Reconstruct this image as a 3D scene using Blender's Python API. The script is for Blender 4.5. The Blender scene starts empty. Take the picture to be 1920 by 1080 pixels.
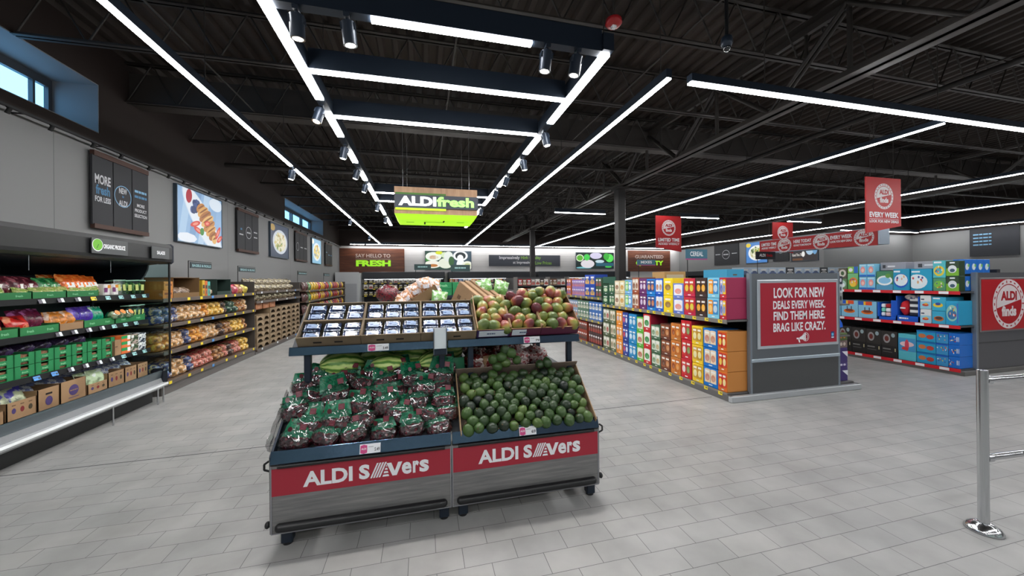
import bpy, math, random
from mathutils import Vector, Matrix, noise

SC = bpy.context.scene
COL = SC.collection
RND = random.Random(11)
PI = math.pi

# ------------------------------------------------------------------ camera, world, exposure
YAW = math.radians(13.84)
cam_data = bpy.data.cameras.new('camera')
cam_data.sensor_width = 36.0
cam_data.lens = 12.7875
cam_data.shift_y = -0.0076
cam_data.clip_start = 0.05
cam_data.clip_end = 200
cam = bpy.data.objects.new('camera', cam_data)
COL.objects.link(cam)
cam.matrix_world = (Matrix.Translation((0, 0, 1.5)) @ Matrix.Rotation(-YAW, 4, 'Z')
                    @ Matrix.Rotation(PI / 2, 4, 'X') @ Matrix.Rotation(-0.0092, 4, 'Z'))
SC.camera = cam

world = bpy.data.worlds.new('sky')
SC.world = world
world.use_nodes = True
wb = world.node_tree.nodes['Background']
wb.inputs[0].default_value = (0.30, 0.58, 1.0, 1)
wb.inputs[1].default_value = 3.0

SC.view_settings.view_transform = 'Standard'
SC.view_settings.look = 'None'
SC.view_settings.gamma = 1
SC.view_settings.use_curve_mapping = False
SC.view_settings.exposure = 0.55
try:
    SC.cycles.use_denoising = True
    SC.cycles.max_bounces = 6
    SC.cycles.diffuse_bounces = 3
    SC.cycles.glossy_bounces = 3
    SC.cycles.transparent_max_bounces = 10
    SC.cycles.caustics_reflective = False
    SC.cycles.caustics_refractive = False
    SC.cycles.sample_clamp_indirect = 4
except Exception:
    pass
STRIP = 30.0      # emission of the ceiling light strips
SPOT_W = 30.0     # watts of each track spotlight

# ------------------------------------------------------------------ materials
def lin(c):
    c = c / 255.0
    return c / 12.92 if c <= 0.04045 else ((c + 0.055) / 1.055) ** 2.4

def rgb(c):
    if isinstance(c, str):
        c = c.lstrip('#')
        c = tuple(int(c[i:i + 2], 16) for i in (0, 2, 4))
    return tuple(lin(x) for x in c) + (1,)

_mats = {}
def M(col, rough=0.5, metal=0.0, spec=0.5, coat=0.0, emit=0.0, bump=None, var=None, alpha=1.0, key=None):
    k = (col if isinstance(col, str) else tuple(col), rough, metal, spec, coat, emit, bump, var, alpha)
    if k in _mats:
        return _mats[k]
    m = bpy.data.materials.new('mat_%03d' % len(_mats))
    m.use_nodes = True
    nt = m.node_tree
    p = nt.nodes['Principled BSDF']
    c = rgb(col)
    p.inputs['Base Color'].default_value = c
    p.inputs['Roughness'].default_value = rough
    p.inputs['Metallic'].default_value = metal
    p.inputs['Specular IOR Level'].default_value = spec
    p.inputs['Coat Weight'].default_value = coat
    p.inputs['Coat Roughness'].default_value = 0.08
    if alpha < 1:
        p.inputs['Alpha'].default_value = alpha
    if emit:
        p.inputs['Emission Color'].default_value = c
        p.inputs['Emission Strength'].default_value = emit
    if bump or var:
        tc = nt.nodes.new('ShaderNodeTexCoord')
    if bump:
        n = nt.nodes.new('ShaderNodeTexNoise')
        n.inputs['Scale'].default_value = bump[0]
        b = nt.nodes.new('ShaderNodeBump')
        b.inputs['Strength'].default_value = bump[1]
        b.inputs['Distance'].default_value = 0.01
        nt.links.new(tc.outputs['Object'], n.inputs['Vector'])
        nt.links.new(n.outputs['Fac'], b.inputs['Height'])
        nt.links.new(b.outputs['Normal'], p.inputs['Normal'])
    if var:     # (second colour, scale, position): blotches of a second colour
        n = nt.nodes.new('ShaderNodeTexNoise')
        n.inputs['Scale'].default_value = var[1]
        n.inputs['Detail'].default_value = 3
        r = nt.nodes.new('ShaderNodeValToRGB')
        r.color_ramp.elements[0].position = var[2] - 0.08
        r.color_ramp.elements[1].position = var[2] + 0.08
        r.color_ramp.elements[0].color = c
        r.color_ramp.elements[1].color = rgb(var[0])
        oi = nt.nodes.new('ShaderNodeObjectInfo')
        va = nt.nodes.new('ShaderNodeVectorMath')
        va.operation = 'ADD'
        sc = nt.nodes.new('ShaderNodeVectorMath')
        sc.operation = 'SCALE'
        sc.inputs['Scale'].default_value = 7.3
        cx = nt.nodes.new('ShaderNodeCombineXYZ')
        for i in range(3):
            nt.links.new(oi.outputs['Random'], cx.inputs[i])
        nt.links.new(cx.outputs[0], sc.inputs[0])
        nt.links.new(tc.outputs['Object'], va.inputs[0])
        nt.links.new(sc.outputs[0], va.inputs[1])
        nt.links.new(va.outputs[0], n.inputs['Vector'])
        nt.links.new(n.outputs['Fac'], r.inputs['Fac'])
        nt.links.new(r.outputs['Color'], p.inputs['Base Color'])
    _mats[k] = m
    return m

def node_mat(name):
    m = bpy.data.materials.new(name)
    m.use_nodes = True
    nt = m.node_tree
    return m, nt, nt.nodes['Principled BSDF'], nt.links

def N(nt, t, **kw):
    n = nt.nodes.new(t)
    for k, v in kw.items():
        if k in n.inputs.keys():
            n.inputs[k].default_value = v
        else:
            setattr(n, k, v)
    return n

def ramp(nt, stops):
    r = nt.nodes.new('ShaderNodeValToRGB')
    e = r.color_ramp.elements
    while len(e) < len(stops):
        e.new(0.5)
    for i, (p, c) in enumerate(stops):
        e[i].position = p
        e[i].color = rgb(c)
    return r

def floor_material():
    m, nt, p, L = node_mat('floor_tiles')
    tc = N(nt, 'ShaderNodeTexCoord')
    br = N(nt, 'ShaderNodeTexBrick', Scale=1.0)
    br.offset = 0.5
    br.inputs['Brick Width'].default_value = 0.287
    br.inputs['Row Height'].default_value = 0.148
    br.inputs['Mortar Size'].default_value = 0.0016
    br.inputs['Mortar Smooth'].default_value = 0.2
    br.inputs['Color1'].default_value = rgb((164, 164, 163))
    br.inputs['Color2'].default_value = rgb((171, 170, 168))
    br.inputs['Mortar'].default_value = rgb((88, 88, 88))
    mp = N(nt, 'ShaderNodeMapping')
    mp.inputs['Location'].default_value = (0.085, 0.02, 0)
    L.new(tc.outputs['Object'], mp.inputs['Vector'])
    L.new(mp.outputs[0], br.inputs['Vector'])
    n = N(nt, 'ShaderNodeTexNoise', Scale=3.0, Detail=6.0)
    L.new(tc.outputs['Object'], n.inputs['Vector'])
    r = ramp(nt, [(0.3, (222, 222, 222)), (0.7, (255, 255, 255))])
    L.new(n.outputs['Fac'], r.inputs['Fac'])
    mx = N(nt, 'ShaderNodeMix', data_type='RGBA', blend_type='MULTIPLY')
    mx.inputs[0].default_value = 1.0
    L.new(br.outputs['Color'], mx.inputs[6])
    L.new(r.outputs['Color'], mx.inputs[7])
    L.new(mx.outputs[2], p.inputs['Base Color'])
    p.inputs['Roughness'].default_value = 0.42
    p.inputs['Specular IOR Level'].default_value = 0.4
    return m

def plank_material(name, c1, c2, c3, sx, sz, axis='x', rough=0.45):
    """horizontal timber: long streaks along one axis, boards stacked on z"""
    m, nt, p, L = node_mat(name)
    tc = N(nt, 'ShaderNodeTexCoord')
    mp = N(nt, 'ShaderNodeMapping')
    mp.inputs['Scale'].default_value = (sx, sx, sz) if axis == 'x' else (sz, sz, sx)
    L.new(tc.outputs['Object'], mp.inputs['Vector'])
    n = N(nt, 'ShaderNodeTexNoise', Scale=1.0, Detail=6.0, Roughness=0.65)
    L.new(mp.outputs[0], n.inputs['Vector'])
    r = ramp(nt, [(0.25, c1), (0.5, c2), (0.75, c3)])
    L.new(n.outputs['Fac'], r.inputs['Fac'])
    L.new(r.outputs['Color'], p.inputs['Base Color'])
    p.inputs['Roughness'].default_value = rough
    return m

def deck_material():
    m, nt, p, L = node_mat('roof_deck')
    tc = N(nt, 'ShaderNodeTexCoord')
    n = N(nt, 'ShaderNodeTexNoise', Scale=0.8, Detail=5.0)
    L.new(tc.outputs['Object'], n.inputs['Vector'])
    r = ramp(nt, [(0.3, (36, 28, 24)), (0.7, (54, 43, 37))])
    L.new(n.outputs['Fac'], r.inputs['Fac'])
    L.new(r.outputs['Color'], p.inputs['Base Color'])
    p.inputs['Roughness'].default_value = 0.7
    return m

def cherry_material():
    """printed clear bag: dark cherries seen through crinkled film"""
    m, nt, p, L = node_mat('cherries_in_film')
    tc = N(nt, 'ShaderNodeTexCoord')
    v = N(nt, 'ShaderNodeTexVoronoi', Scale=46.0)
    L.new(tc.outputs['Object'], v.inputs['Vector'])
    r = ramp(nt, [(0.0, (112, 28, 44)), (0.45, (72, 14, 28)), (0.8, (22, 8, 12))])
    L.new(v.outputs['Distance'], r.inputs['Fac'])
    # upper third of the film carries a green print
    sep = N(nt, 'ShaderNodeSeparateXYZ')
    L.new(tc.outputs['Object'], sep.inputs[0])
    n1 = N(nt, 'ShaderNodeTexNoise', Scale=16.0, Detail=2.0)
    L.new(tc.outputs['Object'], n1.inputs['Vector'])
    ma = N(nt, 'ShaderNodeMath', operation='MULTIPLY_ADD')
    ma.inputs[1].default_value = 0.07
    L.new(n1.outputs['Fac'], ma.inputs[0])
    L.new(sep.outputs['Z'], ma.inputs[2])
    mr = N(nt, 'ShaderNodeMapRange')
    mr.inputs[1].default_value = 0.110
    mr.inputs[2].default_value = 0.118
    L.new(ma.outputs[0], mr.inputs[0])
    mx = N(nt, 'ShaderNodeMix', data_type='RGBA')
    L.new(mr.outputs[0], mx.inputs[0])
    L.new(r.outputs['Color'], mx.inputs[6])
    mx.inputs[7].default_value = rgb((16, 100, 70))
    L.new(mx.outputs[2], p.inputs['Base Color'])
    n = N(nt, 'ShaderNodeTexNoise', Scale=38.0, Detail=3.0, Distortion=1.5)
    L.new(tc.outputs['Object'], n.inputs['Vector'])
    b = N(nt, 'ShaderNodeBump', Strength=1.0, Distance=0.02)
    L.new(n.outputs['Fac'], b.inputs['Height'])
    L.new(b.outputs['Normal'], p.inputs['Normal'])
    L.new(b.outputs['Normal'], p.inputs['Coat Normal'])
    p.inputs['Roughness'].default_value = 0.22
    p.inputs['Coat Weight'].default_value = 0.8
    p.inputs['Coat Roughness'].default_value = 0.06
    return m

def film_print_material(name, base, blotch, scale=22.0, thr=0.62):
    m, nt, p, L = node_mat(name)
    tc = N(nt, 'ShaderNodeTexCoord')
    v = N(nt, 'ShaderNodeTexNoise', Scale=scale, Detail=2.0)
    L.new(tc.outputs['Object'], v.inputs['Vector'])
    r = ramp(nt, [(0.30, tuple(int(c * .6) for c in base)), (0.46, base), (thr - 0.03, base), (thr + 0.03, blotch)])
    L.new(v.outputs['Fac'], r.inputs['Fac'])
    L.new(r.outputs['Color'], p.inputs['Base Color'])
    n = N(nt, 'ShaderNodeTexNoise', Scale=30.0, Detail=3.0, Distortion=1.2)
    L.new(tc.outputs['Object'], n.inputs['Vector'])
    b = N(nt, 'ShaderNodeBump', Strength=0.8, Distance=0.01)
    L.new(n.outputs['Fac'], b.inputs['Height'])
    L.new(b.outputs['Normal'], p.inputs['Normal'])
    p.inputs['Roughness'].default_value = 0.25
    p.inputs['Coat Weight'].default_value = 0.5
    return m

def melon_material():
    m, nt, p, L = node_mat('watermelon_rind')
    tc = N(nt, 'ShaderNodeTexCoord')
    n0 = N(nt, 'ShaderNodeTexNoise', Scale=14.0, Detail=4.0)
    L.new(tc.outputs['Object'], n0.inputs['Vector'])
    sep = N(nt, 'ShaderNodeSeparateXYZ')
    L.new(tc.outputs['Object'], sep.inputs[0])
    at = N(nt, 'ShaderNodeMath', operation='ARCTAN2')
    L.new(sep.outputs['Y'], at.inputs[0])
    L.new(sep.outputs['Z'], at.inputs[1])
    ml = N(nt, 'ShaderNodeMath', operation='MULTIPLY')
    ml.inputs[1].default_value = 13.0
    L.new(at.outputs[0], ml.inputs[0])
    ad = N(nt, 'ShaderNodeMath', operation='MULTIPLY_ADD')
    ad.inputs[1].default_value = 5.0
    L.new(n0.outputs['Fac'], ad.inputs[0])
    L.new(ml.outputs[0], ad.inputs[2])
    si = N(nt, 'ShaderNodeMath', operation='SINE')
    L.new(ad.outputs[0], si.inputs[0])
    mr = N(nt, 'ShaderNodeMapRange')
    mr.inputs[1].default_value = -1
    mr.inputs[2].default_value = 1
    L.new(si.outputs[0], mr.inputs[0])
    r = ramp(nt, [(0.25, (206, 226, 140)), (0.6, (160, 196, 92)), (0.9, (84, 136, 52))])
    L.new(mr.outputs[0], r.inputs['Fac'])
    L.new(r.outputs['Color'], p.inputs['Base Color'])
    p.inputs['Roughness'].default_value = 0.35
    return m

def mango_material(name, seedshift):
    m, nt, p, L = node_mat(name)
    tc = N(nt, 'ShaderNodeTexCoord')
    oi = N(nt, 'ShaderNodeObjectInfo')
    sep = N(nt, 'ShaderNodeSeparateXYZ')
    L.new(tc.outputs['Object'], sep.inputs[0])
    n = N(nt, 'ShaderNodeTexNoise', Scale=10.0, Detail=3.0)
    L.new(tc.outputs['Object'], n.inputs['Vector'])
    a = N(nt, 'ShaderNodeMath', operation='MULTIPLY_ADD')
    a.inputs[1].default_value = 7.0
    L.new(sep.outputs['X'], a.inputs[0])
    L.new(n.outputs['Fac'], a.inputs[2])
    b = N(nt, 'ShaderNodeMath', operation='MULTIPLY_ADD')
    b.inputs[1].default_value = 0.5
    b.inputs[2].default_value = -0.25 + seedshift
    L.new(oi.outputs['Random'], b.inputs[0])
    s = N(nt, 'ShaderNodeMath', operation='ADD')
    L.new(a.outputs[0], s.inputs[0])
    L.new(b.outputs[0], s.inputs[1])
    r = ramp(nt, [(0.1, (84, 102, 48)), (0.36, (132, 138, 64)), (0.52, (164, 128, 66)),
                  (0.68, (150, 70, 58)), (0.95, (98, 40, 50))])
    L.new(s.outputs[0], r.inputs['Fac'])
    L.new(r.outputs['Color'], p.inputs['Base Color'])
    p.inputs['Roughness'].default_value = 0.35
    return m

def avocado_material():
    m, nt, p, L = node_mat('avocado_skin')
    tc = N(nt, 'ShaderNodeTexCoord')
    oi = N(nt, 'ShaderNodeObjectInfo')
    r = ramp(nt, [(0.0, (24, 34, 28)), (0.25, (44, 66, 36)), (0.75, (64, 92, 44)), (1.0, (84, 106, 50))])
    L.new(oi.outputs['Random'], r.inputs['Fac'])
    n = N(nt, 'ShaderNodeTexNoise', Scale=90.0, Detail=3.0)
    L.new(tc.outputs['Object'], n.inputs['Vector'])
    b = N(nt, 'ShaderNodeBump', Strength=0.35, Distance=0.004)
    L.new(n.outputs['Fac'], b.inputs['Height'])
    L.new(b.outputs['Normal'], p.inputs['Normal'])
    L.new(r.outputs['Color'], p.inputs['Base Color'])
    p.inputs['Roughness'].default_value = 0.36
    return m

def clear_material(name, tint=(255, 255, 255), mixfac=0.25, rough=0.08):
    """thin clear plastic or glass sheet: mostly see-through with a glossy skin"""
    m = bpy.data.materials.new(name)
    m.use_nodes = True
    nt = m.node_tree
    nt.nodes.clear()
    o = nt.nodes.new('ShaderNodeOutputMaterial')
    t = nt.nodes.new('ShaderNodeBsdfTransparent')
    t.inputs[0].default_value = rgb(tint)
    g = nt.nodes.new('ShaderNodeBsdfGlossy')
    g.inputs['Roughness'].default_value = rough
    fr = nt.nodes.new('ShaderNodeFresnel')
    fr.inputs[0].default_value = 1.5
    ad = nt.nodes.new('ShaderNodeMath')
    ad.operation = 'ADD'
    ad.use_clamp = True
    ad.inputs[1].default_value = mixfac
    mx = nt.nodes.new('ShaderNodeMixShader')
    ge = nt.nodes.new('ShaderNodeNewGeometry')
    iv = nt.nodes.new('ShaderNodeMath')
    iv.operation = 'SUBTRACT'
    iv.inputs[0].default_value = 1.0
    ml = nt.nodes.new('ShaderNodeMath')
    ml.operation = 'MULTIPLY'
    nt.links.new(ge.outputs['Backfacing'], iv.inputs[1])
    nt.links.new(fr.outputs[0], ad.inputs[0])
    nt.links.new(ad.outputs[0], ml.inputs[0])
    nt.links.new(iv.outputs[0], ml.inputs[1])
    nt.links.new(ml.outputs[0], mx.inputs[0])
    nt.links.new(t.outputs[0], mx.inputs[1])
    nt.links.new(g.outputs[0], mx.inputs[2])
    nt.links.new(mx.outputs[0], o.inputs[0])
    return m

MAT_FLOOR = floor_material()
MAT_WOODRED = plank_material('red_brown_boards', (58, 30, 20), (92, 50, 32), (124, 74, 48), 0.7, 9.0)
MAT_GREYWOOD = plank_material('grey_laminate', (92, 92, 94), (118, 117, 117), (142, 140, 138), 3.0, 60.0)
MAT_SIGNWOOD = plank_material('light_sign_boards', (150, 112, 82), (178, 138, 104), (196, 158, 124), 12.0, 1.5)
MAT_DECK = deck_material()
MAT_CHERRY = cherry_material()
MAT_BAGGREEN = film_print_material('green_cherry_print', (18, 112, 76), (92, 14, 30), 24.0, 0.68)
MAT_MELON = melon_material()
MAT_MANGOS = [mango_material('mango_%d' % i, d) for i, d in enumerate((-0.22, 0.02, 0.24))]
MAT_AVO = avocado_material()
MAT_GLASS = clear_material('glass', (225, 240, 240), 0.03, 0.02)
MAT_TINT = clear_material('tinted_glass', (190, 172, 150), 0.03, 0.02)  # tint added to weaken blue daylight from the unseen shop front
MAT_LID = clear_material('clear_lid', (235, 242, 248), 0.10, 0.13)
MAT_TUB = clear_material('clear_tub', (225, 240, 235), 0.12, 0.15)
MAT_STRIP = M('#ffffff', emit=STRIP)
MAT_DARKSTEEL = M((48, 44, 42), 0.55, 0.2)
MAT_JOIST = M((42, 37, 34), 0.55)
MAT_NAVY = M((34, 44, 58), 0.38, 0.3)
MAT_RAIL = M((82, 100, 122), 0.14, 1.0)
MAT_BLACK = M((18, 19, 22), 0.4)
MAT_CHANNEL = M((40, 50, 64), 0.4, 0.4)
MAT_RED = M((186, 40, 62), 0.4)
MAT_WHITE = M((238, 240, 244), 0.5)
MAT_STEEL = M((200, 202, 205), 0.18, 1.0)
MAT_BRUSHED = M((150, 156, 162), 0.32, 0.9)
MAT_CARD = M((166, 132, 98), 0.8, var=((150, 118, 86), 3.0, 0.5))
MAT_CARDDARK = M((110, 84, 60), 0.85)
MAT_TRAYTAN = M((128, 112, 90), 0.8, var=((116, 100, 80), 4.0, 0.5))
MAT_YELLOW = M((232, 206, 40), 0.5)
MAT_GREYPANEL = M((94, 97, 102), 0.45)
MAT_GREYFRAME = M((132, 142, 152), 0.35, 0.4)

# ------------------------------------------------------------------ mesh builder
def TR(x=0, y=0, z=0, rx=0, ry=0, rz=0):
    return (Matrix.Translation((x, y, z)) @ Matrix.Rotation(rz, 4, 'Z')
            @ Matrix.Rotation(ry, 4, 'Y') @ Matrix.Rotation(rx, 4, 'X'))

def FACE(d, x, y, z):
    """frame of an upright surface: local x to the reader's right, y up, z towards the reader"""
    if d == '-y':
        c = ((1, 0, 0), (0, 0, 1), (0, -1, 0))
    elif d == '-x':
        c = ((0, -1, 0), (0, 0, 1), (-1, 0, 0))
    elif d == '+x':
        c = ((0, 1, 0), (0, 0, 1), (1, 0, 0))
    else:
        c = ((-1, 0, 0), (0, 0, 1), (0, 1, 0))
    m = Matrix.Identity(4)
    for j in range(3):
        for i in range(3):
            m[i][j] = c[j][i]
    return Matrix.Translation((x, y, z)) @ m

_text_cache = {}
def text_geo(body, bold=0.0):
    k = (body, bold)
    if k in _text_cache:
        return _text_cache[k]
    cu = bpy.data.curves.new('lettering', 'FONT')
    cu.body = body
    cu.size = 1.0
    cu.offset = bold
    cu.resolution_u = 3
    cu.fill_mode = 'FRONT'
    ob = bpy.data.objects.new('lettering', cu)
    me = bpy.data.meshes.new_from_object(ob)
    vs = [tuple(v.co) for v in me.vertices]
    fs = [tuple(p.vertices) for p in me.polygons]
    bpy.data.objects.remove(ob)
    bpy.data.meshes.remove(me)
    bpy.data.curves.remove(cu)
    if vs:
        x0 = min(v[0] for v in vs); x1 = max(v[0] for v in vs)
        y0 = min(v[1] for v in vs); y1 = max(v[1] for v in vs)
        vs = [((v[0] - x0) / max(x1 - x0, 1e-6), (v[1] - y0) / max(y1 - y0, 1e-6), 0) for v in vs]
    _text_cache[k] = (vs, fs)
    return vs, fs

class MB:
    def __init__(s):
        s.v = []; s.f = []; s.mi = []; s.ms = []; s.sm = []; s.clip = None
    def add(s, vs, fs, mat, T=None, smooth=False):
        if mat not in s.ms:
            s.ms.append(mat)
        mi = s.ms.index(mat)
        b = len(s.v)
        if T is not None:
            vs = [tuple(T @ Vector(v)) for v in vs]
        s.v.extend(vs)
        for f in fs:
            s.f.append(tuple(i + b for i in f)); s.mi.append(mi); s.sm.append(smooth)
        return s
    def box(s, x0, x1, y0, y1, z0, z1, mat, T=None, b=0.0):
        if b <= 0:
            vs = [(x, y, z) for x in (x0, x1) for y in (y0, y1) for z in (z0, z1)]
            fs = [(0, 1, 3, 2), (4, 6, 7, 5), (0, 4, 5, 1), (2, 3, 7, 6), (0, 2, 6, 4), (1, 5, 7, 3)]
            return s.add(vs, fs, mat, T)
        b = min(b, (x1 - x0) * .49, (y1 - y0) * .49, (z1 - z0) * .49)
        cx, cy, cz = (x0 + x1) / 2, (y0 + y1) / 2, (z0 + z1) / 2
        hx, hy, hz = (x1 - x0) / 2, (y1 - y0) / 2, (z1 - z0) / 2
        vs = []; idx = {}
        for sx in (-1, 1):
            for sy in (-1, 1):
                for sz in (-1, 1):
                    for a in range(3):
                        idx[(sx, sy, sz, a)] = len(vs)
                        q = [hx - b, hy - b, hz - b]
                        q[a] = (hx, hy, hz)[a]
                        vs.append((cx + sx * q[0], cy + sy * q[1], cz + sz * q[2]))
        fs = []
        I = idx
        for sg in (-1, 1):
            fs.append([I[(sg, a, c, 0)] for a, c in ((-1, -1), (1, -1), (1, 1), (-1, 1))][::sg])
            fs.append([I[(a, sg, c, 1)] for a, c in ((-1, -1), (1, -1), (1, 1), (-1, 1))][::-sg])
            fs.append([I[(a, c, sg, 2)] for a, c in ((-1, -1), (1, -1), (1, 1), (-1, 1))][::sg])
        for s1 in (-1, 1):
            for s2 in (-1, 1):
                fs.append([I[(-1, s1, s2, 1)], I[(1, s1, s2, 1)], I[(1, s1, s2, 2)], I[(-1, s1, s2, 2)]][::-s1 * s2 or 1])
                fs.append([I[(s1, -1, s2, 0)], I[(s1, 1, s2, 0)], I[(s1, 1, s2, 2)], I[(s1, -1, s2, 2)]][::s1 * s2 or 1])
                fs.append([I[(s1, s2, -1, 0)], I[(s1, s2, 1, 0)], I[(s1, s2, 1, 1)], I[(s1, s2, -1, 1)]][::-s1 * s2 or 1])
        for sx in (-1, 1):
            for sy in (-1, 1):
                for sz in (-1, 1):
                    fs.append([I[(sx, sy, sz, 0)], I[(sx, sy, sz, 1)], I[(sx, sy, sz, 2)]][::sx * sy * sz])
        return s.add(vs, [tuple(f) for f in fs], mat, T)
    def cyl(s, p0, p1, r0, mat, r1=None, n=12, T=None, caps=True, smooth=True):
        r1 = r0 if r1 is None else r1
        p0 = Vector(p0); p1 = Vector(p1)
        d = (p1 - p0).normalized()
        a = Vector((0, 0, 1)) if abs(d.z) < 0.9 else Vector((1, 0, 0))
        u = d.cross(a).normalized(); w = d.cross(u)
        vs = []
        for i in range(n):
            t = 2 * PI * i / n
            o = u * math.cos(t) + w * math.sin(t)
            vs.append(tuple(p0 + o * r0)); vs.append(tuple(p1 + o * r1))
        fs = [(2 * i, 2 * i + 1, (2 * i + 3) % (2 * n), (2 * i + 2) % (2 * n)) for i in range(n)]
        s.add(vs, fs, mat, T, smooth)
        if caps:
            s.add([vs[2 * i] for i in range(n)], [tuple(range(n))], mat, T)
            s.add([vs[2 * i + 1] for i in range(n)], [tuple(range(n))[::-1]], mat, T)
        return s
    def path(s, pts, r, mat, n=8, T=None):
        for a, b in zip(pts[:-1], pts[1:]):
            s.cyl(a, b, r, mat, n=n, T=T)
        return s
    def lathe(s, prof, n, mat, T=None, smooth=True):
        vs = []
        for (r, z) in prof:
            for i in range(n):
                t = 2 * PI * i / n
                vs.append((r * math.cos(t), r * math.sin(t), z))
        fs = []
        for k in range(len(prof) - 1):
            for i in range(n):
                j = (i + 1) % n
                fs.append((k * n + i, k * n + j, (k + 1) * n + j, (k + 1) * n + i))
        fs.append(tuple(range(n))[::-1])
        fs.append(tuple((len(prof) - 1) * n + i for i in range(n)))
        return s.add(vs, fs, mat, T, smooth)
    def ball(s, c, r, mat, n=12, m=8, T=None, lump=0.0, seed=0.0, fr=6.0, fn=None):
        """ellipsoid of radii r=(a,b,c); lump pushes the skin in and out by noise; fn reshapes a unit vector"""
        if not isinstance(r, (tuple, list)):
            r = (r, r, r)
        vs = [(0, 0, -1)]
        for k in range(1, m):
            ph = -PI / 2 + PI * k / m
            for i in range(n):
                t = 2 * PI * i / n
                vs.append((math.cos(ph) * math.cos(t), math.cos(ph) * math.sin(t), math.sin(ph)))
        vs.append((0, 0, 1))
        out = []
        for q in vs:
            if fn:
                q = fn(q)
            p = Vector((q[0] * r[0], q[1] * r[1], q[2] * r[2]))
            if lump:
                p *= 1 + lump * noise.noise(Vector(q) * fr * 0.3 + Vector((seed, seed * 1.7, -seed)))
            out.append((p.x + c[0], p.y + c[1], p.z + c[2]))
        fs = []
        for i in range(n):
            j = (i + 1) % n
            fs.append((0, 1 + j, 1 + i))
            fs.append((len(vs) - 1, 1 + (m - 2) * n + i, 1 + (m - 2) * n + j))
        for k in range(m - 2):
            for i in range(n):
                j = (i + 1) % n
                fs.append((1 + k * n + i, 1 + k * n + j, 1 + (k + 1) * n + j, 1 + (k + 1) * n + i))
        return s.add(out, fs, mat, T, True)
    def poly(s, pts, mat, T=None):
        return s.add(pts, [tuple(range(len(pts)))], mat, T)
    def prism(s, pts, h0, h1, mat, T=None):
        """2-D outline (x, y) counter-clockwise, raised from h0 to h1 on z"""
        n = len(pts)
        vs = [(p[0], p[1], h0) for p in pts] + [(p[0], p[1], h1) for p in pts]
        fs = [tuple(range(n))[::-1], tuple(range(n, 2 * n))]
        fs += [(i, (i + 1) % n, n + (i + 1) % n, n + i) for i in range(n)]
        return s.add(vs, fs, mat, T)
    def ell(s, cx, cy, rx, ry, z, mat, T=None, n=20, a0=0.0, a1=2 * PI, rot=0.0):
        """flat disc, or a sector's chord piece, in the local x-y plane"""
        full = abs(a1 - a0) >= 2 * PI - 1e-4
        k = n if full else n + 1
        pts = []
        for i in range(k):
            t = a0 + (a1 - a0) * i / n
            x, y = rx * math.cos(t), ry * math.sin(t)
            px, py = cx + x * math.cos(rot) - y * math.sin(rot), cy + x * math.sin(rot) + y * math.cos(rot)
            if s.clip:
                px = min(max(px, s.clip[0]), s.clip[1]); py = min(max(py, s.clip[2]), s.clip[3])
            pts.append((px, py, z))
        return s.poly(pts, mat, T)
    def ring(s, cx, cy, r0, r1, z, mat, T=None, n=32, sy=1.0):
        vs = []
        for i in range(n):
            t = 2 * PI * i / n
            vs.append((cx + r0 * math.cos(t), cy + r0 * sy * math.sin(t), z))
            vs.append((cx + r1 * math.cos(t), cy + r1 * sy * math.sin(t), z))
        fs = [(2 * i, 2 * i + 1, (2 * i + 3) % (2 * n), (2 * i + 2) % (2 * n)) for i in range(n)]
        return s.add(vs, fs, mat, T)
    def text(s, body, x, y, w, h, mat, T=None, z=0.0, bold=0.02, align='l', skew=0.0):
        """lettering fitted in a box whose lower-left corner is x, y"""
        if align == 'c':
            x -= w / 2
        if body.startswith('='):          # too small to read in the photo: a worn row of print
            q = x
            for k, f in enumerate((.30, .18, .26, .14)):
                s.poly([(q, y + h * .2, z), (q + w * f, y + h * .2, z), (q + w * f, y + h * .8, z), (q, y + h * .8, z)], mat, T)
                q += w * (f + .04)
            return s
        vs, fs = text_geo(body, bold)
        vs = [(x + v[0] * w + v[1] * h * skew, y + v[1] * h, z) for v in vs]
        return s.add(vs, fs, mat, T)
    def pillow(s, w, h, d, mat, T=None, seed=0.0, nx=9, nz=9, crimp=0.06, mat2=None, split=None, lump=0.35):
        """filled bag: upright in x-z, bulging along y, flat crimped seams at top and bottom; base at z=0"""
        def pt(i, k, sd):
            u = i / (nx - 1) * 2 - 1
            v = k / (nz - 1)
            prof = (1 - abs(u) ** 2.4) ** 0.55
            vv = min(max((v - crimp) / (1 - 2 * crimp), 0), 1)
            pz = math.sin(PI * min(vv ** 0.8, 1)) ** 0.6 if 0 < vv < 1 else 0.0
            y = sd * d / 2 * prof * pz
            nn = noise.noise(Vector((u * 2.1 + seed, v * 2.7 - seed, sd * 1.3 + seed * 0.7)))
            y *= 1 + lump * nn
            wx = w / 2 * (1 - 0.10 * pz) + 0.02 * w * noise.noise(Vector((v * 5, seed, u)))
            return (u * wx, y + 0.03 * d * nn, v * h + 0.02 * h * noise.noise(Vector((u * 3, seed, 2.0))) * (1 if v > 0.1 else 0))
        for sd in (-1, 1):
            vs = [pt(i, k, sd) for k in range(nz) for i in range(nx)]
            lo = []; hi = []
            for k in range(nz - 1):
                for i in range(nx - 1):
                    a = k * nx + i
                    q = (a, a + 1, a + nx + 1, a + nx)
                    q = q if sd < 0 else q[::-1]
                    (hi if (split is not None and (k + 0.5) / (nz - 1) > split) else lo).append(q)
            s.add(vs, lo, mat, T, True)
            if hi:
                s.add(vs, hi, mat2, T, True)
        return s
    def mesh(s, name):
        me = bpy.data.meshes.new(name)
        me.from_pydata(s.v, [], s.f)
        for m in s.ms:
            me.materials.append(m)
        me.polygons.foreach_set('material_index', s.mi)
        me.polygons.foreach_set('use_smooth', s.sm)
        me.update()
        return me
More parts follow.
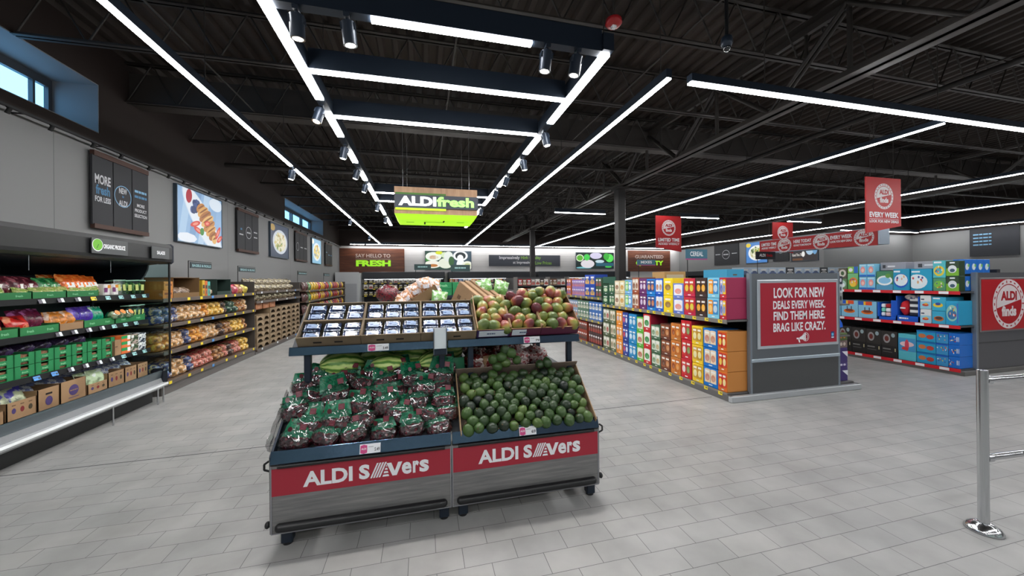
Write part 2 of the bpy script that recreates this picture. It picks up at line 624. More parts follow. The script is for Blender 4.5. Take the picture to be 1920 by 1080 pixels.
    def build(s, name, parent=None, **kw):
        o = bpy.data.objects.new(name, s.mesh(name))
        COL.objects.link(o)
        if parent is not None:
            o.parent = parent
        if kw:
            tag(o, **kw)
        return o

def tag(o, label=None, cat=None, group=None, kind=None):
    if label: o['label'] = label
    if cat: o['category'] = cat
    if group: o['group'] = group
    if kind: o['kind'] = kind
    return o

def thing(name, label, cat, loc=(0, 0, 0), rot=(0, 0, 0), group=None, kind=None):
    o = bpy.data.objects.new(name, None)
    o.empty_display_size = 0.1
    COL.objects.link(o)
    o.location = loc
    o.rotation_euler = rot
    return tag(o, label, cat, group, kind)

def pieces(name, parent, mat, *boxes, b=0.0):
    for q in boxes:
        MB().box(*q, mat, b=b).build(name, parent)

def struct(name, mb, parent=None):
    o = mb.build(name, parent)
    if parent is None:
        o['kind'] = 'structure'
    return o

_kids = {}
def copy_tree(o, parent=None):
    c = o.copy()
    COL.objects.link(c)
    if parent is not None:
        c.parent = parent
    for ch in o.children:
        copy_tree(ch, c)
    return c

class Proto:
    """first placement uses the original, later ones are copies of it and of its parts"""
    def __init__(s, make):
        s.make = make; s.o = None
    def place(s, loc, rot=(0, 0, 0), label=None, group=None, scale=None):
        if s.o is None:
            s.o = s.make(); o = s.o
        else:
            o = copy_tree(s.o)
        o.location = loc
        o.rotation_euler = rot
        o.scale = scale if scale else (1, 1, 1)
        if label: o['label'] = label
        if group: o['group'] = group
        elif 'group' in o and group is None: pass
        return o

# ================================================================== the setting
BY = 21.08           # back wall
struct('floor', MB().box(-4.4, 24, -4.0, BY + .1, -0.1, 0, MAT_FLOOR))
m = MB()
m.box(-3.3, 3.55, -0.005, 0.005, -0.002, 0.0006, M((60, 60, 62), 0.7), TR(0, 3.80, 0, rz=0.02))
struct('floor_trim', m)

# roof deck: ribs run away from the camera
m = MB()
xs = []
x = -4.9
while x < 24:
    xs += [(x, 4.92), (x + .09, 4.92), (x + .12, 4.86), (x + .18, 4.86)]
    x += .21
vs = [(a, -4.1, b) for a, b in xs] + [(a, BY + .2, b) for a, b in xs]
n = len(xs)
m.add(vs, [(i, n + i, n + i + 1, i + 1) for i in range(n - 1)], MAT_DECK)
m.box(-4.9, 24, -4.1, BY + .2, 5.0, 5.05, MAT_DECK)
struct('ceiling', m)

WALLGREY = M((132, 132, 133), 0.7)
WALLBACK = M((196, 194, 192), 0.7)
DARKBROWN = M((30, 17, 12), 0.75)
REVEAL = M((120, 122, 126), 0.6)
m = MB()
m.box(-4.9, -4.3, -4.1, BY + .2, 0, 3.40, WALLGREY)
for y in (1.2, 5.57, 9.6, 13.65, 17.6):
    m.box(-4.3, -4.2995, y, y + .006, 1.6, 3.4, M((96, 97, 99), 0.8))
struct('wall_left', m)
m = MB()
OPEN = [(1.8, 6.22), (13.18, 17.87)]
Z0, Z1 = 3.57, 4.24
m.box(-4.9, -4.3, -4.1, BY + .2, 3.40, Z0, DARKBROWN)
m.box(-4.9, -4.3, -4.1, BY + .2, Z1, 5.0, DARKBROWN)
edges = [-4.1] + [e for o in OPEN for e in o] + [BY + .2]
for a, b in zip(edges[0::2], edges[1::2]):
    m.box(-4.9, -4.3, a, b, Z0, Z1, DARKBROWN)
struct('wall_left_upper', m)
for k, (a, b) in enumerate(OPEN):
    w = thing('window_%d' % (k + 1), None, None, (-4.85, a, Z0), kind='structure')
    L_ = b - a
    mr = MB()
    mr.box(0.0, .545, 0, .012, 0, Z1 - Z0, REVEAL)
    mr.box(0.0, .545, L_ - .012, L_, 0, Z1 - Z0, REVEAL)
    mr.box(0.0, .545, 0, L_, 0, .012, REVEAL)
    mr.box(0.0, .545, 0, L_, Z1 - Z0 - .012, Z1 - Z0, REVEAL)
    mr.build('reveal', w)
    mf = MB()
    fm = M((60, 64, 70), 0.4)
    mf.box(.0, .05, 0.012, L_ - .012, .012, .15, fm)
    mf.box(.0, .05, 0.012, L_ - .012, .55, Z1 - Z0 - .012, fm)
    y = L_ - .012
    while y > 0:
        mf.box(.0, .05, max(y - .05, .012), y, .15, .55, fm)
        mf.box(.0, .05, max(y - .25, .012), max(y - .22, .013), .15, .55, fm)
        y -= 1.15
    mf.build('frame', w)
    MB().box(.02, .026, 0.012, L_ - .012, .15, .55, MAT_GLASS).build('pane', w)

# back wall, pale boards with a dark frieze above
m = MB()
m.box(-4.3, 16.8, BY, BY + .2, 0, 3.42, WALLBACK)
for z in (2.3, 2.62, 2.94, 3.2):
    m.box(-.95, 12.9, BY - .002, BY, z, z + .012, M((168, 166, 165), 0.8))
m.box(-4.3, 16.8, BY, BY + .2, 3.42, 5.0, DARKBROWN)
struct('wall_back', m)
# right-hand walls: a stockroom block steps forward
m = MB()
m.box(16.8, 17.0, 12.0, BY + .2, 0, 3.42, WALLGREY)
m.box(16.8, 17.0, 12.0, BY + .2, 3.42, 5.0, DARKBROWN)
m.box(17.0, 22.2, 12.0, 12.2, 0, 3.42, WALLGREY)
m.box(17.0, 22.2, 12.0, 12.2, 3.42, 5.0, DARKBROWN)
struct('wall_right_stockroom', m)
m = MB()
m.box(22.2, 22.4, -4.0, 12.2, 0, 3.42, WALLGREY)
m.box(22.2, 22.4, -4.0, 12.2, 3.42, 5.0, DARKBROWN)
struct('wall_right', m)
# shop front behind the camera: glazed bays between mullions
m = MB()
m.box(-4.4, 22.4, -4.1, -4.0, 3.0, 5.0, DARKBROWN)
m.box(-4.4, 22.4, -4.1, -4.0, 0, .35, WALLGREY)
for a, b in ((-4.4, -3.2), (2.6, 4.4), (9.4, 22.4)):
    m.box(a, b, -4.1, -4.0, .35, 3.0, WALLGREY)
struct('wall_front', m)
for k, (a, b) in enumerate(((-3.2, 2.6), (4.4, 9.4))):
    w = thing('window_%d' % (k + 3), None, None, (a, -4.07, .35), kind='structure')
    mf = MB()
    nb = 5
    for i in range(nb + 1):
        x = (b - a - .06) * i / nb
        mf.box(x, x + .06, 0, .06, 0, 2.65, MAT_BLACK)
    mf.box(0, b - a, 0, .06, 0, .06, MAT_BLACK)
    mf.box(0, b - a, 0, .06, 2.59, 2.65, MAT_BLACK)
    mf.build('frame', w)
    MB().box(.01, b - a - .01, .025, .031, .05, 2.6, MAT_TINT).build('pane', w)

# steel: columns, girders along y, joists along x, a duct and a braced bay
for i, y in enumerate((7.96, 15.23)):
    m = MB()
    m.box(4.58, 4.78, y - .1, y + .1, 0, 3.72, M((38, 36, 36), 0.5), b=.012)
    m.box(4.53, 4.83, y - .15, y + .15, 3.66, 3.72, MAT_DARKSTEEL)
    struct('column_%d' % (i + 1), m)
def girder(x, y0, y1):
    m = MB()
    GM = M((60, 54, 50), .5)  # lighter than the rest: grey highlight painted on the bottom chord
    for dx in (-.13, .02):
        m.box(x + dx, x + dx + .11, y0, y1, 3.72, 3.735, GM)
        m.box(x + dx + (.098 if dx < 0 else 0), x + dx + (.11 if dx < 0 else .012), y0, y1, 3.72, 3.83, GM)
        m.box(x + dx, x + dx + .11, y0, y1, 4.60, 4.615, MAT_JOIST)
    m.box(x - .03, x + .03, y0, y1, 4.52, 4.61, MAT_JOIST)
    y = y0
    step = 1.9
    while y + step <= y1:
        b = (x, y + step / 2, 4.58)
        for o in (-.035, .035):
            m.cyl((x + o, y, 3.76), (x + o, y + step / 2, 4.58), .026, MAT_JOIST, n=6)
            m.cyl((x + o, y + step / 2, 4.58), (x + o, y + step, 3.76), .026, MAT_JOIST, n=6)
        m.cyl((x, y + step / 2, 3.76), b, .028, MAT_JOIST, n=6)
        m.cyl((x, y + step * .25, 4.16), (x, y + step * .25, 4.58), .02, MAT_JOIST, n=6)
        m.cyl((x, y + step * .75, 4.16), (x, y + step * .75, 4.58), .02, MAT_JOIST, n=6)
        y += step
    return m
struct('ceiling_girder', girder(4.68, -3.6, BY))
struct('ceiling_girder', girder(13.6, -3.6, BY))
def joist():
    m = MB()
    for z in (4.22, 4.80):
        for dy in (-.05, .012):
            m.box(-4.3, 22.2, dy, dy + .038, z, z + .008, MAT_JOIST)
            m.box(-4.3, 22.2, -.012 if dy < 0 else .012, -.006 if dy < 0 else .018, z, z + .045, MAT_JOIST)
    x = -4.3
    while x < 22:
        m.cyl((x, 0, 4.23), (x + .32, 0, 4.84), .011, MAT_JOIST, n=5, caps=False)
        m.cyl((x + .32, 0, 4.84), (x + .64, 0, 4.23), .011, MAT_JOIST, n=5, caps=False)
        x += .64
    return m.mesh('ceiling_joist')
jm = joist()
y = -2.6
while y < BY - .3:
    o = bpy.data.objects.new('ceiling_joist', jm)
    COL.objects.link(o)
    o.location = (0, y, 0)
    o['kind'] = 'structure'
    y += 1.55
m = MB()
for x in (-2.6, .4, 2.9, 7.2, 9.9, 12.2, 16.0):       # bridging between the joists
    m.cyl((x, -3.5, 4.25), (x, BY, 4.25), .012, MAT_JOIST, n=5)
struct('ceiling_beam', m)
m = MB()
m.box(-4.3, 22.2, 6.75, 6.95, 4.26, 4.70, M((52, 47, 44), 0.6))
m.box(-4.3, 22.2, 6.70, 7.0, 4.24, 4.27, M((58, 52, 48), 0.6))
struct('ceiling_beam', m)
m = MB()
m.cyl((-4.2, 9.3, 4.1), (22, 9.3, 4.1), .05, M((46, 42, 40), 0.5), n=10)
m.cyl((-4.2, 2.05, 4.12), (22, 2.05, 4.12), .03, M((52, 48, 46), 0.5), n=8)
m.cyl((6.9, -3.8, 4.05), (6.9, BY, 4.05), .04, M((46, 42, 40), 0.5), n=10)
struct('ceiling_pipe', m)

# ================================================================== lighting
LZ = 3.48
def light_run(name, label, axis, c, a, b, segs, hang=(), h=.13, w=.085, lensw=.07, group=None):
    """suspended channel along 'y' (fixed x=c) or 'x' (fixed y=c) with lit lenses over the given spans"""
    t = thing(name, label, 'light', (c, a, LZ) if axis == 'y' else (a, c, LZ), group=group)
    L_ = b - a
    def bx(mb, p0, p1, q, z0, z1, mat):
        if axis == 'y':
            mb.box(-q / 2, q / 2, p0, p1, z0, z1, mat)
        else:
            mb.box(p0, p1, -q / 2, q / 2, z0, z1, mat)
    mb = MB()
    bx(mb, 0, L_, w, .012, h, MAT_CHANNEL)
    mb.build('housing', t)
    for s0, s1 in segs:
        mb = MB()
        bx(mb, s0 - a, s1 - a, lensw, -.004, .013, MAT_STRIP)
        mb.build('lens', t)
    for hp in hang:
        mb = MB()
        p = (0, hp - a, 0) if axis == 'y' else (hp - a, 0, 0)
        mb.cyl((p[0], p[1], h), (p[0], p[1], 4.845 - LZ), .005, MAT_DARKSTEEL, n=5)
        mb.cyl((p[0], p[1], h), (p[0], p[1], h + .05), .012, MAT_DARKSTEEL, n=6)
        mb.build('cable', t)
    return t

def gaps(a, b, cuts):
    out = []; p = a
    for c0, c1 in cuts:
        out.append((p, c0)); p = c1
    out.append((p, b))
    return out

light_run('linear_light', 'long ceiling light run over the left aisle in front of the croissant picture', 'y', -2.16, -3.5, 20.6,
          gaps(-3.5, 20.6, [(6.93, 7.15), (12.2, 12.45), (16.5, 16.7)]), hang=(0, 2.2, 4.4, 6.6, 9, 12, 15, 18), w=.06, lensw=.048, h=.09)
light_run('linear_light', 'long unbroken ceiling light run right of the produce frame ending near the camera', 'y', 2.39, 3.12, 20.6,
          [(3.12, 20.6)], hang=(3.25, 6, 9, 12, 15, 18), w=.06, lensw=.046, h=.1)
light_run('linear_light', 'long ceiling light run above the cereal gondola beside the steel girder', 'y', 6.6, 3.24, 20.6,
          [(3.24, 20.6)], hang=(4, 6.2, 9, 12, 15, 18), w=.045, lensw=.032, h=.08)
light_run('linear_light', 'long ceiling light run passing behind the red every week banner', 'y', 11.35, -3.5, 20.6,
          [(-2.4, 20.6)], hang=(4, 6.2, 9, 12, 15, 18), w=.045, lensw=.030, h=.08)
light_run('linear_light', 'rightmost long ceiling light run beyond the hanging red sign box', 'y', 15.8, -3.5, 20.6,
          [(-3.5, 20.6)], hang=(4, 8, 12, 16), w=.045, lensw=.030, h=.08)
light_run('linear_light', 'crosswise ceiling light run at upper right in front of the girder', 'x', 3.15, 2.65, 14.0,
          [(2.65, 14.0)], hang=(3.6, 6.3, 9), w=.075, lensw=.06, h=.09)
light_run('linear_light', 'crosswise ceiling light run along the back wall above SAY HELLO TO FRESH', 'x', 20.75, -3.7, 16.5,
          gaps(-3.7, 16.5, [(-3.0, -2.9)]), hang=(0, 4, 8, 12), w=.07, lensw=.05)
light_run('linear_light', 'short crosswise ceiling light left of the far steel column', 'x', 10.08, 3.8, 5.42, [(3.8, 5.42)], hang=(4.2, 5.1), w=.06, lensw=.045)
light_run('linear_light', 'short crosswise ceiling light beside the limited time banner', 'x', 10.1, 8.1, 9.58, [(8.1, 9.58)], hang=(8.4, 9.3), w=.06, lensw=.045)
light_run('linear_light', 'short crosswise ceiling light behind the partly hidden red banner', 'x', 10.1, 12.5, 14.0, [(12.5, 14.0)], hang=(12.8, 13.3), w=.06, lensw=.045)
light_run('linear_light', 'ceiling light run along the grey stockroom wall', 'x', 11.6, 17.2, 21.8, [(17.2, 21.8)], hang=(19,), w=.06, lensw=.045)
light_run('linear_light', 'ceiling light run along the far right wall', 'y', 21.6, 2.0, 11.4, [(2.0, 11.4)], hang=(6,), w=.06, lensw=.045)
light_run('linear_light', 'crosswise ceiling light run behind the viewer', 'x', -0.6, -3.2, 9.0, [(-3.2, 9.0)], w=.06, lensw=.05)
light_run('linear_light', 'crosswise ceiling light run along the shop front behind the viewer', 'x', -2.6, -3.2, 12.0, [(-3.2, 12.0)], w=.06, lensw=.05)
light_run('linear_light', 'ceiling light run behind the viewer over the checkout side', 'y', 6.6, -3.6, 2.2, [(-3.6, 2.2)], w=.06, lensw=.045)

# the rectangular produce frame: two long channels, five crossbars
FL, FR = -1.065, 1.59
light_run('frame_light', 'left channel of the produce light frame with broken lit lengths', 'y', FL, 2.86, 13.6,
          [(2.89, 4.33), (4.69, 5.38), (5.98, 6.5), (7.11, 7.6), (7.95, 9.5), (10.1, 11.4), (12.0, 13.6)], hang=(4.5, 7.0, 9.6, 12.4), h=.16, w=.1, lensw=.082)
light_run('frame_light', 'right channel of the produce light frame with broken lit lengths', 'y', FR, 2.86, 13.6,
          [(2.92, 4.36), (4.82, 5.5), (5.85, 6.5), (6.85, 7.55), (7.9, 9.5), (10.1, 11.4), (12.0, 13.6)], hang=(2.95, 4.6, 7.0, 9.6, 12.4), h=.16, w=.1, lensw=.082)
for yy, segs, lab in ((2.93, [(-.36, .91)], 'front crossbar of the produce light frame with short lit length and spotlights'),
                      (3.77, [(-1.0, 1.53)], 'second crossbar of the produce light frame lit end to end'),
                      (4.75, [(-1.0, 1.53)], 'third crossbar of the produce light frame lit end to end'),
                      (8.6, [(-1.0, 1.53)], 'fourth crossbar of the produce light frame behind the fresh sign'),
                      (9.48, [(-1.0, 1.53)], 'farthest crossbar of the produce light frame behind the fresh sign')):
    light_run('frame_light', lab, 'x', yy, FL + .05, FR - .05, segs, h=.2, w=.085, lensw=.06)

def make_spot():
    t = thing('track_spotlight', 'x', 'spotlight')
    m = MB()
    m.cyl((0, 0, .01), (0, 0, -.05), .012, MAT_CHANNEL, n=8)
    m.box(-.02, .02, -.035, .035, -.012, .02, MAT_CHANNEL)
    m.build('stem', t)
    m = MB()
    m.cyl((0, 0, -.04), (0, 0, -.20), .05, MAT_NAVY, n=16)
    for k in range(6):
        m.box(-.052, .052, -.03 + .011 * k, -.026 + .011 * k, -.05, -.10, MAT_CHANNEL)
    m.build('body', t)
    m = MB()
    m.ring(0, 0, .036, .05, -.201, MAT_STEEL, n=16)
    m.ell(0, 0, .036, .036, -.2005, M('#fff8ee', emit=60.0), TR(rx=0), n=16)
    m.build('reflector', t)
    return t
SPOT = Proto(make_spot)
def spot(x, y, label, rx=0.0, ry=0.0, aim=None, z=LZ, power=1.0, group=None):
    o = SPOT.place((x, y, z), (rx, ry, 0), label, group)
    if aim:
        ld = bpy.data.lights.new('spot_beam', 'SPOT')
        ld.energy = SPOT_W * power
        ld.spot_size = math.radians(62)
        ld.spot_blend = 0.7
        ld.shadow_soft_size = 0.04
        ld.color = (1.0, 0.97, 0.92)
        lo = bpy.data.objects.new('spot_beam', ld)
        COL.objects.link(lo)
        p = Vector((x, y, z - .22))
        lo.location = p
        lo.rotation_euler = (Vector(aim) - p).to_track_quat('-Z', 'Y').to_euler()
    return o
spot(-.87, 2.93, 'track spotlight at the left end of the front crossbar', .15, aim=(-.5, 2.6, .7))
spot(-.53, 2.93, 'second track spotlight from the left end of the front crossbar', .12, -.1, aim=(-.2, 2.7, .9))
spot(1.05, 2.93, 'track spotlight right of the lit length of the front crossbar', .1, .1, aim=(.6, 2.65, .8))
spot(1.33, 2.93, 'track spotlight at the right end of the front crossbar', .12, .15, aim=(1.0, 2.6, .7))
spot(FL - .02, 4.5, 'track spotlight in the first gap of the left frame channel', -.2, .25, aim=(-2.6, 4.6, .8))
spot(FL, 5.7, 'track spotlight in the second gap of the left frame channel', 0, .2, aim=(-3.3, 5.3, 1.0))
spot(FL, 6.8, 'track spotlight in the third gap of the left frame channel', 0, .3, aim=(-3.5, 7.0, .8))
spot(FL, 7.78, 'track spotlight in the fourth gap of the left frame channel', 0, .3, aim=(-3.5, 8.2, .8))
spot(FL, 9.75, 'track spotlight in the fifth gap of the left frame channel', 0, .2, aim=(-3.3, 10.0, .7))
spot(FL, 11.7, 'farthest track spotlight on the left frame channel', 0, .1)
spot(FR, 4.6, 'track spotlight in the first gap of the right frame channel', -.1, -.2, aim=(3.4, 4.6, .9))
spot(FR, 5.68, 'track spotlight in the second gap of the right frame channel', 0, -.2, aim=(3.6, 5.6, .9))
spot(FR, 6.68, 'track spotlight in the third gap of the right frame channel', .3, .3, aim=(.3, 5.2, 1.0))
spot(FR, 7.72, 'track spotlight in the fourth gap of the right frame channel', .3, .3)
spot(FR, 9.8, 'track spotlight in the fifth gap of the right frame channel', .3, .2)
spot(-2.16, 7.04, 'track spotlight in the first gap of the left aisle light run', 0, .2, aim=(-4.2, 7.2, 2.6), power=.4)
spot(-2.16, 12.32, 'track spotlight in the second gap of the left aisle light run', 0, .2, aim=(-4.2, 12.5, 2.6), power=.5)
spot(-2.16, 16.6, 'farthest track spotlight in the left aisle light run', 0, .2, aim=(-3.0, 20.9, 2.6), power=.6)

# fire alarm strobe, ceiling camera
t = thing('alarm_strobe', 'red round fire alarm strobe hanging under the ceiling beside the light frame', 'fire alarm', (1.50, 2.62, 3.52))
m = MB()
m.lathe([(.0, .0), (.05, .002), (.066, .02), (.062, .05), (.03, .06), (.0, .06)], 20, M((170, 30, 36), 0.4))
m.build('casing', t)
MB().box(-.02, .02, -.02, .02, -.02, .004, MAT_WHITE, b=.006).build('strobe_lens', t)
MB().cyl((0, 0, .06), (0, 0, 1.34), .009, MAT_DARKSTEEL, n=6).build('conduit', t)
t = thing('security_camera', 'small dome camera on a black ceiling drop pole at upper right', 'camera', (2.45, 2.48, 3.40))
MB().cyl((0, 0, .08), (0, 0, 1.46), .014, MAT_BLACK, n=8).build('pole', t)
MB().lathe([(.03, .0), (.045, .03), (.04, .08), (.015, .1)], 16, MAT_NAVY).build('casing', t)
MB().ball((0, 0, .0), (.03, .03, .035), M((20, 24, 30), 0.05, coat=1), n=14, m=8).build('dome', t)

# ================================================================== left wall: track, banners, light boxes
t = thing('light_track', 'black light track running along the top of the grey left wall', 'track', (-4.16, -3.5, 3.36))
MB().box(-.015, .015, 0, 24.3, -.012, .012, MAT_BLACK).build('rail', t)
m = MB()
for k in range(24):
    m.box(-.14, -.01, .6 + k, .62 + k, -.006, .006, MAT_BLACK)
m.build('bracket', t)
def make_wallspot():
    t = thing('track_spotlight', 'x', 'spotlight', group='small spotlights on the left wall track')
    MB().cyl((0, 0, -.012), (.02, 0, -.05), .008, MAT_BLACK, n=6).build('stem', t)
    MB().cyl((.03, 0, -.025), (.0, 0, -.085), .019, M((12, 12, 14), .6), n=12).build('body', t)
    return t
WS = Proto(make_wallspot)
for y in [4.9, 5.35, 5.9, 6.35, 6.9, 7.35, 7.75, 8.55, 9.2, 9.6, 10.1, 10.7, 11.2, 11.8, 12.6, 13.4, 14.2, 15.0, 16.0, 17.0, 18.2]:
    WS.place((-4.16, y, 3.36), label='small black spotlight on the track along the left wall top',
             group='small spotlights on the left wall track')

WOODBAR = M((70, 42, 32), 0.6)
SLATE = M((46, 47, 51), 0.7)
def text_banner(y0, y1, label, panels, z0=2.25, z1=3.29):
    """three slate cloth panels hung between timber bars on the wall"""
    t = thing('slate_banner', label, 'banner', (-4.27, y0, z0))
    H = z1 - z0; W_ = y1 - y0
    pieces('timber_bar', t, WOODBAR, (0.0, .05, .02, W_ - .02, H - .07, H), (.0, .05, .02, W_ - .02, 0, .06))
    pw = W_ / 3
    for i, lines in enumerate(panels):
        p = MB().box(.012, .035, i * pw + .008, (i + 1) * pw - .008, .05, H - .06, SLATE).build('panel', t)
        if lines:
            tm = MB()
            T = FACE('+x', .0365, i * pw, 0)
            for body, cz, h, w, mat in lines:
                if body == 'O':
                    tm.ring(pw / 2, cz, w * pw, w * pw + .012, 0, mat, T, sy=1.0)
                else:
                    tm.text(body, pw / 2, cz - h / 2, w * pw, h, mat, T, align='c', bold=.03)
            tm.build('lettering', p)
    MB().box(-.015, .0, .05, W_ - .05, H - .05, H - .02, MAT_BLACK).build('wall_cleat', t)
    return t
TW = M((196, 198, 202), 0.6)
TB = M((62, 120, 160), 0.6)
TB2 = M((120, 170, 205), 0.6)
text_banner(6.0, 7.03, 'three-panel slate banner on the left wall reading MORE FOR LESS and NEW', [
    [('MORE', .67, .13, .74, TW), ('fresh', .53, .13, .66, TB), ('FOR LESS', .40, .075, .74, TW)],
    [('O', .52, .0, .42, TB2), ('NEW', .60, .085, .42, TW), ('to', .52, .035, .10, TB), ('ALDI', .42, .085, .46, TW)],
    [('=', .66, .06, .7, TB2), ('=', .58, .06, .72, TB), ('MORE', .45, .05, .45, TW), ('PRODUCT', .37, .05, .7, TW), ('SELECTION', .29, .05, .74, TW)]])
text_banner(9.9, 11.05, 'slate banner on the left wall between the croissant picture and the second picture', [
    [('=', .55, .08, .2, TB), ('=', .42, .05, .5, TW)], [('O', .5, .0, .36, TW), ('=', .5, .06, .5, TW)], [('=', .55, .05, .5, TW), ('=', .42, .05, .5, TW)]])
text_banner(13.96, 15.28, 'slate banner on the left wall after the second lit picture', [
    [('O', .5, .0, .3, TW)], [('=', .5, .06, .6, TW)], [('=', .5, .06, .6, TW)]])
text_banner(17.95, 19.2, 'farthest slate banner on the left wall beside the back corner', [
    [('=', .6, .07, .5, TB2)], [('=', .5, .07, .6, TB2)], [('=', .5, .07, .6, TB)]])

def lightbox(loc, d, w, h, label, draw, glow=1.0, depth=.06):
    """back-lit picture frame facing d"""
    t = thing('lit_picture', label, 'picture', loc)
    F = FACE(d, 0, 0, 0)
    m = MB()
    fr = .018
    fm = M((70, 84, 96), 0.35, 0.5)
    m.box(0, w, 0, h, -depth, -.012, fm, F)
    for a in ((0, w, 0, fr), (0, w, h - fr, h), (0, fr, fr, h - fr), (w - fr, w, fr, h - fr)):
        m.box(a[0], a[1], a[2], a[3], -.012, .0, fm, F)
    m.build('frame', t)
    m = MB()
    m.clip = (.004, w - .004, .004, h - .004)
    draw(m, F, w, h, glow)
    m.build('picture_face', t)
    return t
_glow = {}
def E_(c, e=1.0):
    """back-lit print: dark film that glows in its own colour"""
    k = (tuple(c), e)
    if k not in _glow:
        m = M(tuple(c), 0.45, emit=e * .66).copy()
        p = m.node_tree.nodes['Principled BSDF']
        q = rgb(c)
        p.inputs['Base Color'].default_value = (q[0] * .12, q[1] * .12, q[2] * .12, 1)
        _glow[k] = m
    return _glow[k]
def pic_croissant(m, F, w, h, e):
    z = -.011
    m.poly([(0, 0, z), (w, 0, z), (w, h, z), (0, h, z)], E_((150, 185, 222), e), F)
    for k, c in enumerate(((176, 206, 234), (128, 165, 206), (188, 214, 238), (140, 176, 214))):
        x = .02 + k * .2 * w
        m.poly([(x, 0, z + .0006), (x + .12 * w, 0, z + .0006), (x + .3 * w, h, z + .0006), (x + .16 * w, h, z + .0006)], E_(c, e), F)
    m.ell(.56 * w, .42 * h, .60 * w, .27 * h, z + .0012, E_((205, 222, 240), e), F, n=36, rot=-.75)
    m.ell(.55 * w, .44 * h, .56 * w, .25 * h, z + .0018, E_((232, 240, 248), e), F, n=36, rot=-.75)
    m.ell(.84 * w, .86 * h, .16 * w, .13 * h, z + .0018, E_((222, 234, 246), e), F)
    m.ell(.24 * w, .86 * h, .06 * w, .13 * h, z + .0024, E_((176, 44, 60), e), F, rot=-.2)
    r = random.Random(2)
    for k in range(16):
        m.ell((.30 + .13 * r.random()) * w, (.62 + .16 * r.random()) * h, .045 * w, .045 * w, z + .0026 + k * .0001,
              E_(((40, 60, 110), (62, 84, 140), (30, 44, 86))[k % 3], e), F, n=10)
    pts = [(.48, .70, .10), (.53, .64, .13), (.58, .57, .15), (.63, .49, .16), (.67, .40, .15), (.71, .31, .13), (.75, .22, .10), (.79, .15, .06)]
    for k, (x, y, q) in enumerate(pts):
        m.ell(x * w, y * h, q * w, .085 * h, z + .005 + k * .0004, E_(((196, 134, 66), (222, 168, 92), (176, 110, 52), (232, 186, 116))[k % 4], e), F, n=16, rot=.5)
        m.ell((x + .01) * w, (y + .03) * h, q * .8 * w, .018 * h, z + .0052 + k * .0004, E_(((140, 84, 40)), e), F, n=12, rot=.5)
    for (x, y, q, ro) in ((.36, .38, .11, .3), (.42, .27, .10, -.3), (.88, .30, .11, 1.0), (.92, .18, .08, .6), (.62, .44, .07, .2)):
        m.ell(x * w, y * h, q * w, .05 * h, z + .009, E_((214, 66, 52), e), F, n=14, rot=ro)
        m.ell(x * w, y * h, q * .55 * w, .026 * h, z + .0093, E_((240, 150, 130), e), F, n=12, rot=ro)
    m.ell(.50 * w, .26 * h, .045 * w, .075 * h, z + .0098, E_((70, 140, 60), e), F, n=12, rot=-.3)
    m.ell(.20 * w, .10 * h, .20 * w, .09 * h, z + .0024, E_((236, 242, 250), e), F, n=8)
def pic_dish(cols, dark=False):
    def f(m, F, w, h, e):
        z = -.011
        r = random.Random(len(cols) * 7 + int(w * 100))
        m.poly([(0, 0, z), (w, 0, z), (w, h, z), (0, h, z)], E_(cols[0], e), F)
        m.ell(.52 * w, .48 * h, .40 * w, .36 * h, z + .001, E_(cols[1], e), F, n=28)
        m.ell(.52 * w, .48 * h, .32 * w, .28 * h, z + .0016, E_(cols[2], e), F, n=28)
        for k in range(34):
            a = r.random() * 6.28; q = r.random() ** .6 * .28
            m.ell((.52 + q * math.cos(a)) * w, (.48 + q * math.sin(a)) * h, (.03 + .05 * r.random()) * w, (.02 + .03 * r.random()) * h,
                  z + .002 + k * .00008, E_(cols[3 + k % (len(cols) - 3)], e), F, n=9, rot=r.random() * 3)
        m.ell(.12 * w, .86 * h, .12 * w, .10 * h, z + .0016, E_(cols[-1], e), F, n=14)
    return f
lightbox((-4.24, 7.73, 2.25), '+x', 1.52, 1.04, 'lit croissant and berries picture on the left wall', pic_croissant, .85)
lightbox((-4.24, 11.86, 2.25), '+x', 1.46, 1.02, 'second lit picture along the left wall showing a plate of pasta', pic_dish(
    ((44, 60, 86), (206, 214, 224), (232, 226, 196), (216, 200, 130), (120, 150, 70), (240, 232, 210), (180, 150, 80))), .8)
lightbox((-4.24, 15.92, 2.25), '+x', 1.36, 1.03, 'farthest lit picture along the left wall in blue and yellow', pic_dish(
    ((140, 190, 220), (228, 236, 244), (226, 206, 120), (240, 230, 180), (190, 150, 60), (90, 140, 190), (250, 246, 230))), .95)

# ================================================================== back wall dressing
def boards(name, x0, x1, z0, z1, label):
    t = thing(name, label, 'wall sign', (x0, BY - .05, z0))
    MB().box(0, x1 - x0, 0, .05, 0, z1 - z0, MAT_WOODRED).build('boards', t)
    return t
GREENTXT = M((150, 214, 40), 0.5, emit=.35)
t = boards('timber_sign', -4.28, -.96, 1.98, 3.30, 'red-brown timber sign on the back wall reading SAY HELLO TO FRESH')
m = MB(); T = FACE('-y', 0, -.012, 0)
m.text('SAY HELLO TO', .80, .82, 1.78, .20, M((190, 176, 168), 0.6), T, bold=.012)
m.box(.80, 2.58, -.0, .004, .73, .745, M((190, 176, 168), 0.6), TR(0, -.012, 0))
m.build('lettering', t)
m = MB()
vs, fs = text_geo('FRESH', .055)
m.text('FRESH', .82, .34, 1.78, .34, GREENTXT, T, z=.012, bold=.055)
m.text('FRESH', .80, .33, 1.78, .34, M((80, 130, 30), .6), T, z=.006, bold=.055)
m.build('green_lettering', t)
t = boards('timber_sign', 12.93, 16.06, 2.0, 3.36, 'red-brown timber sign on the back wall reading GUARANTEED QUALITY')
m = MB()
m.text('GUARANTEED', .5, .84, 2.1, .22, M((190, 176, 168), 0.6), T, bold=.012)
m.build('lettering', t)
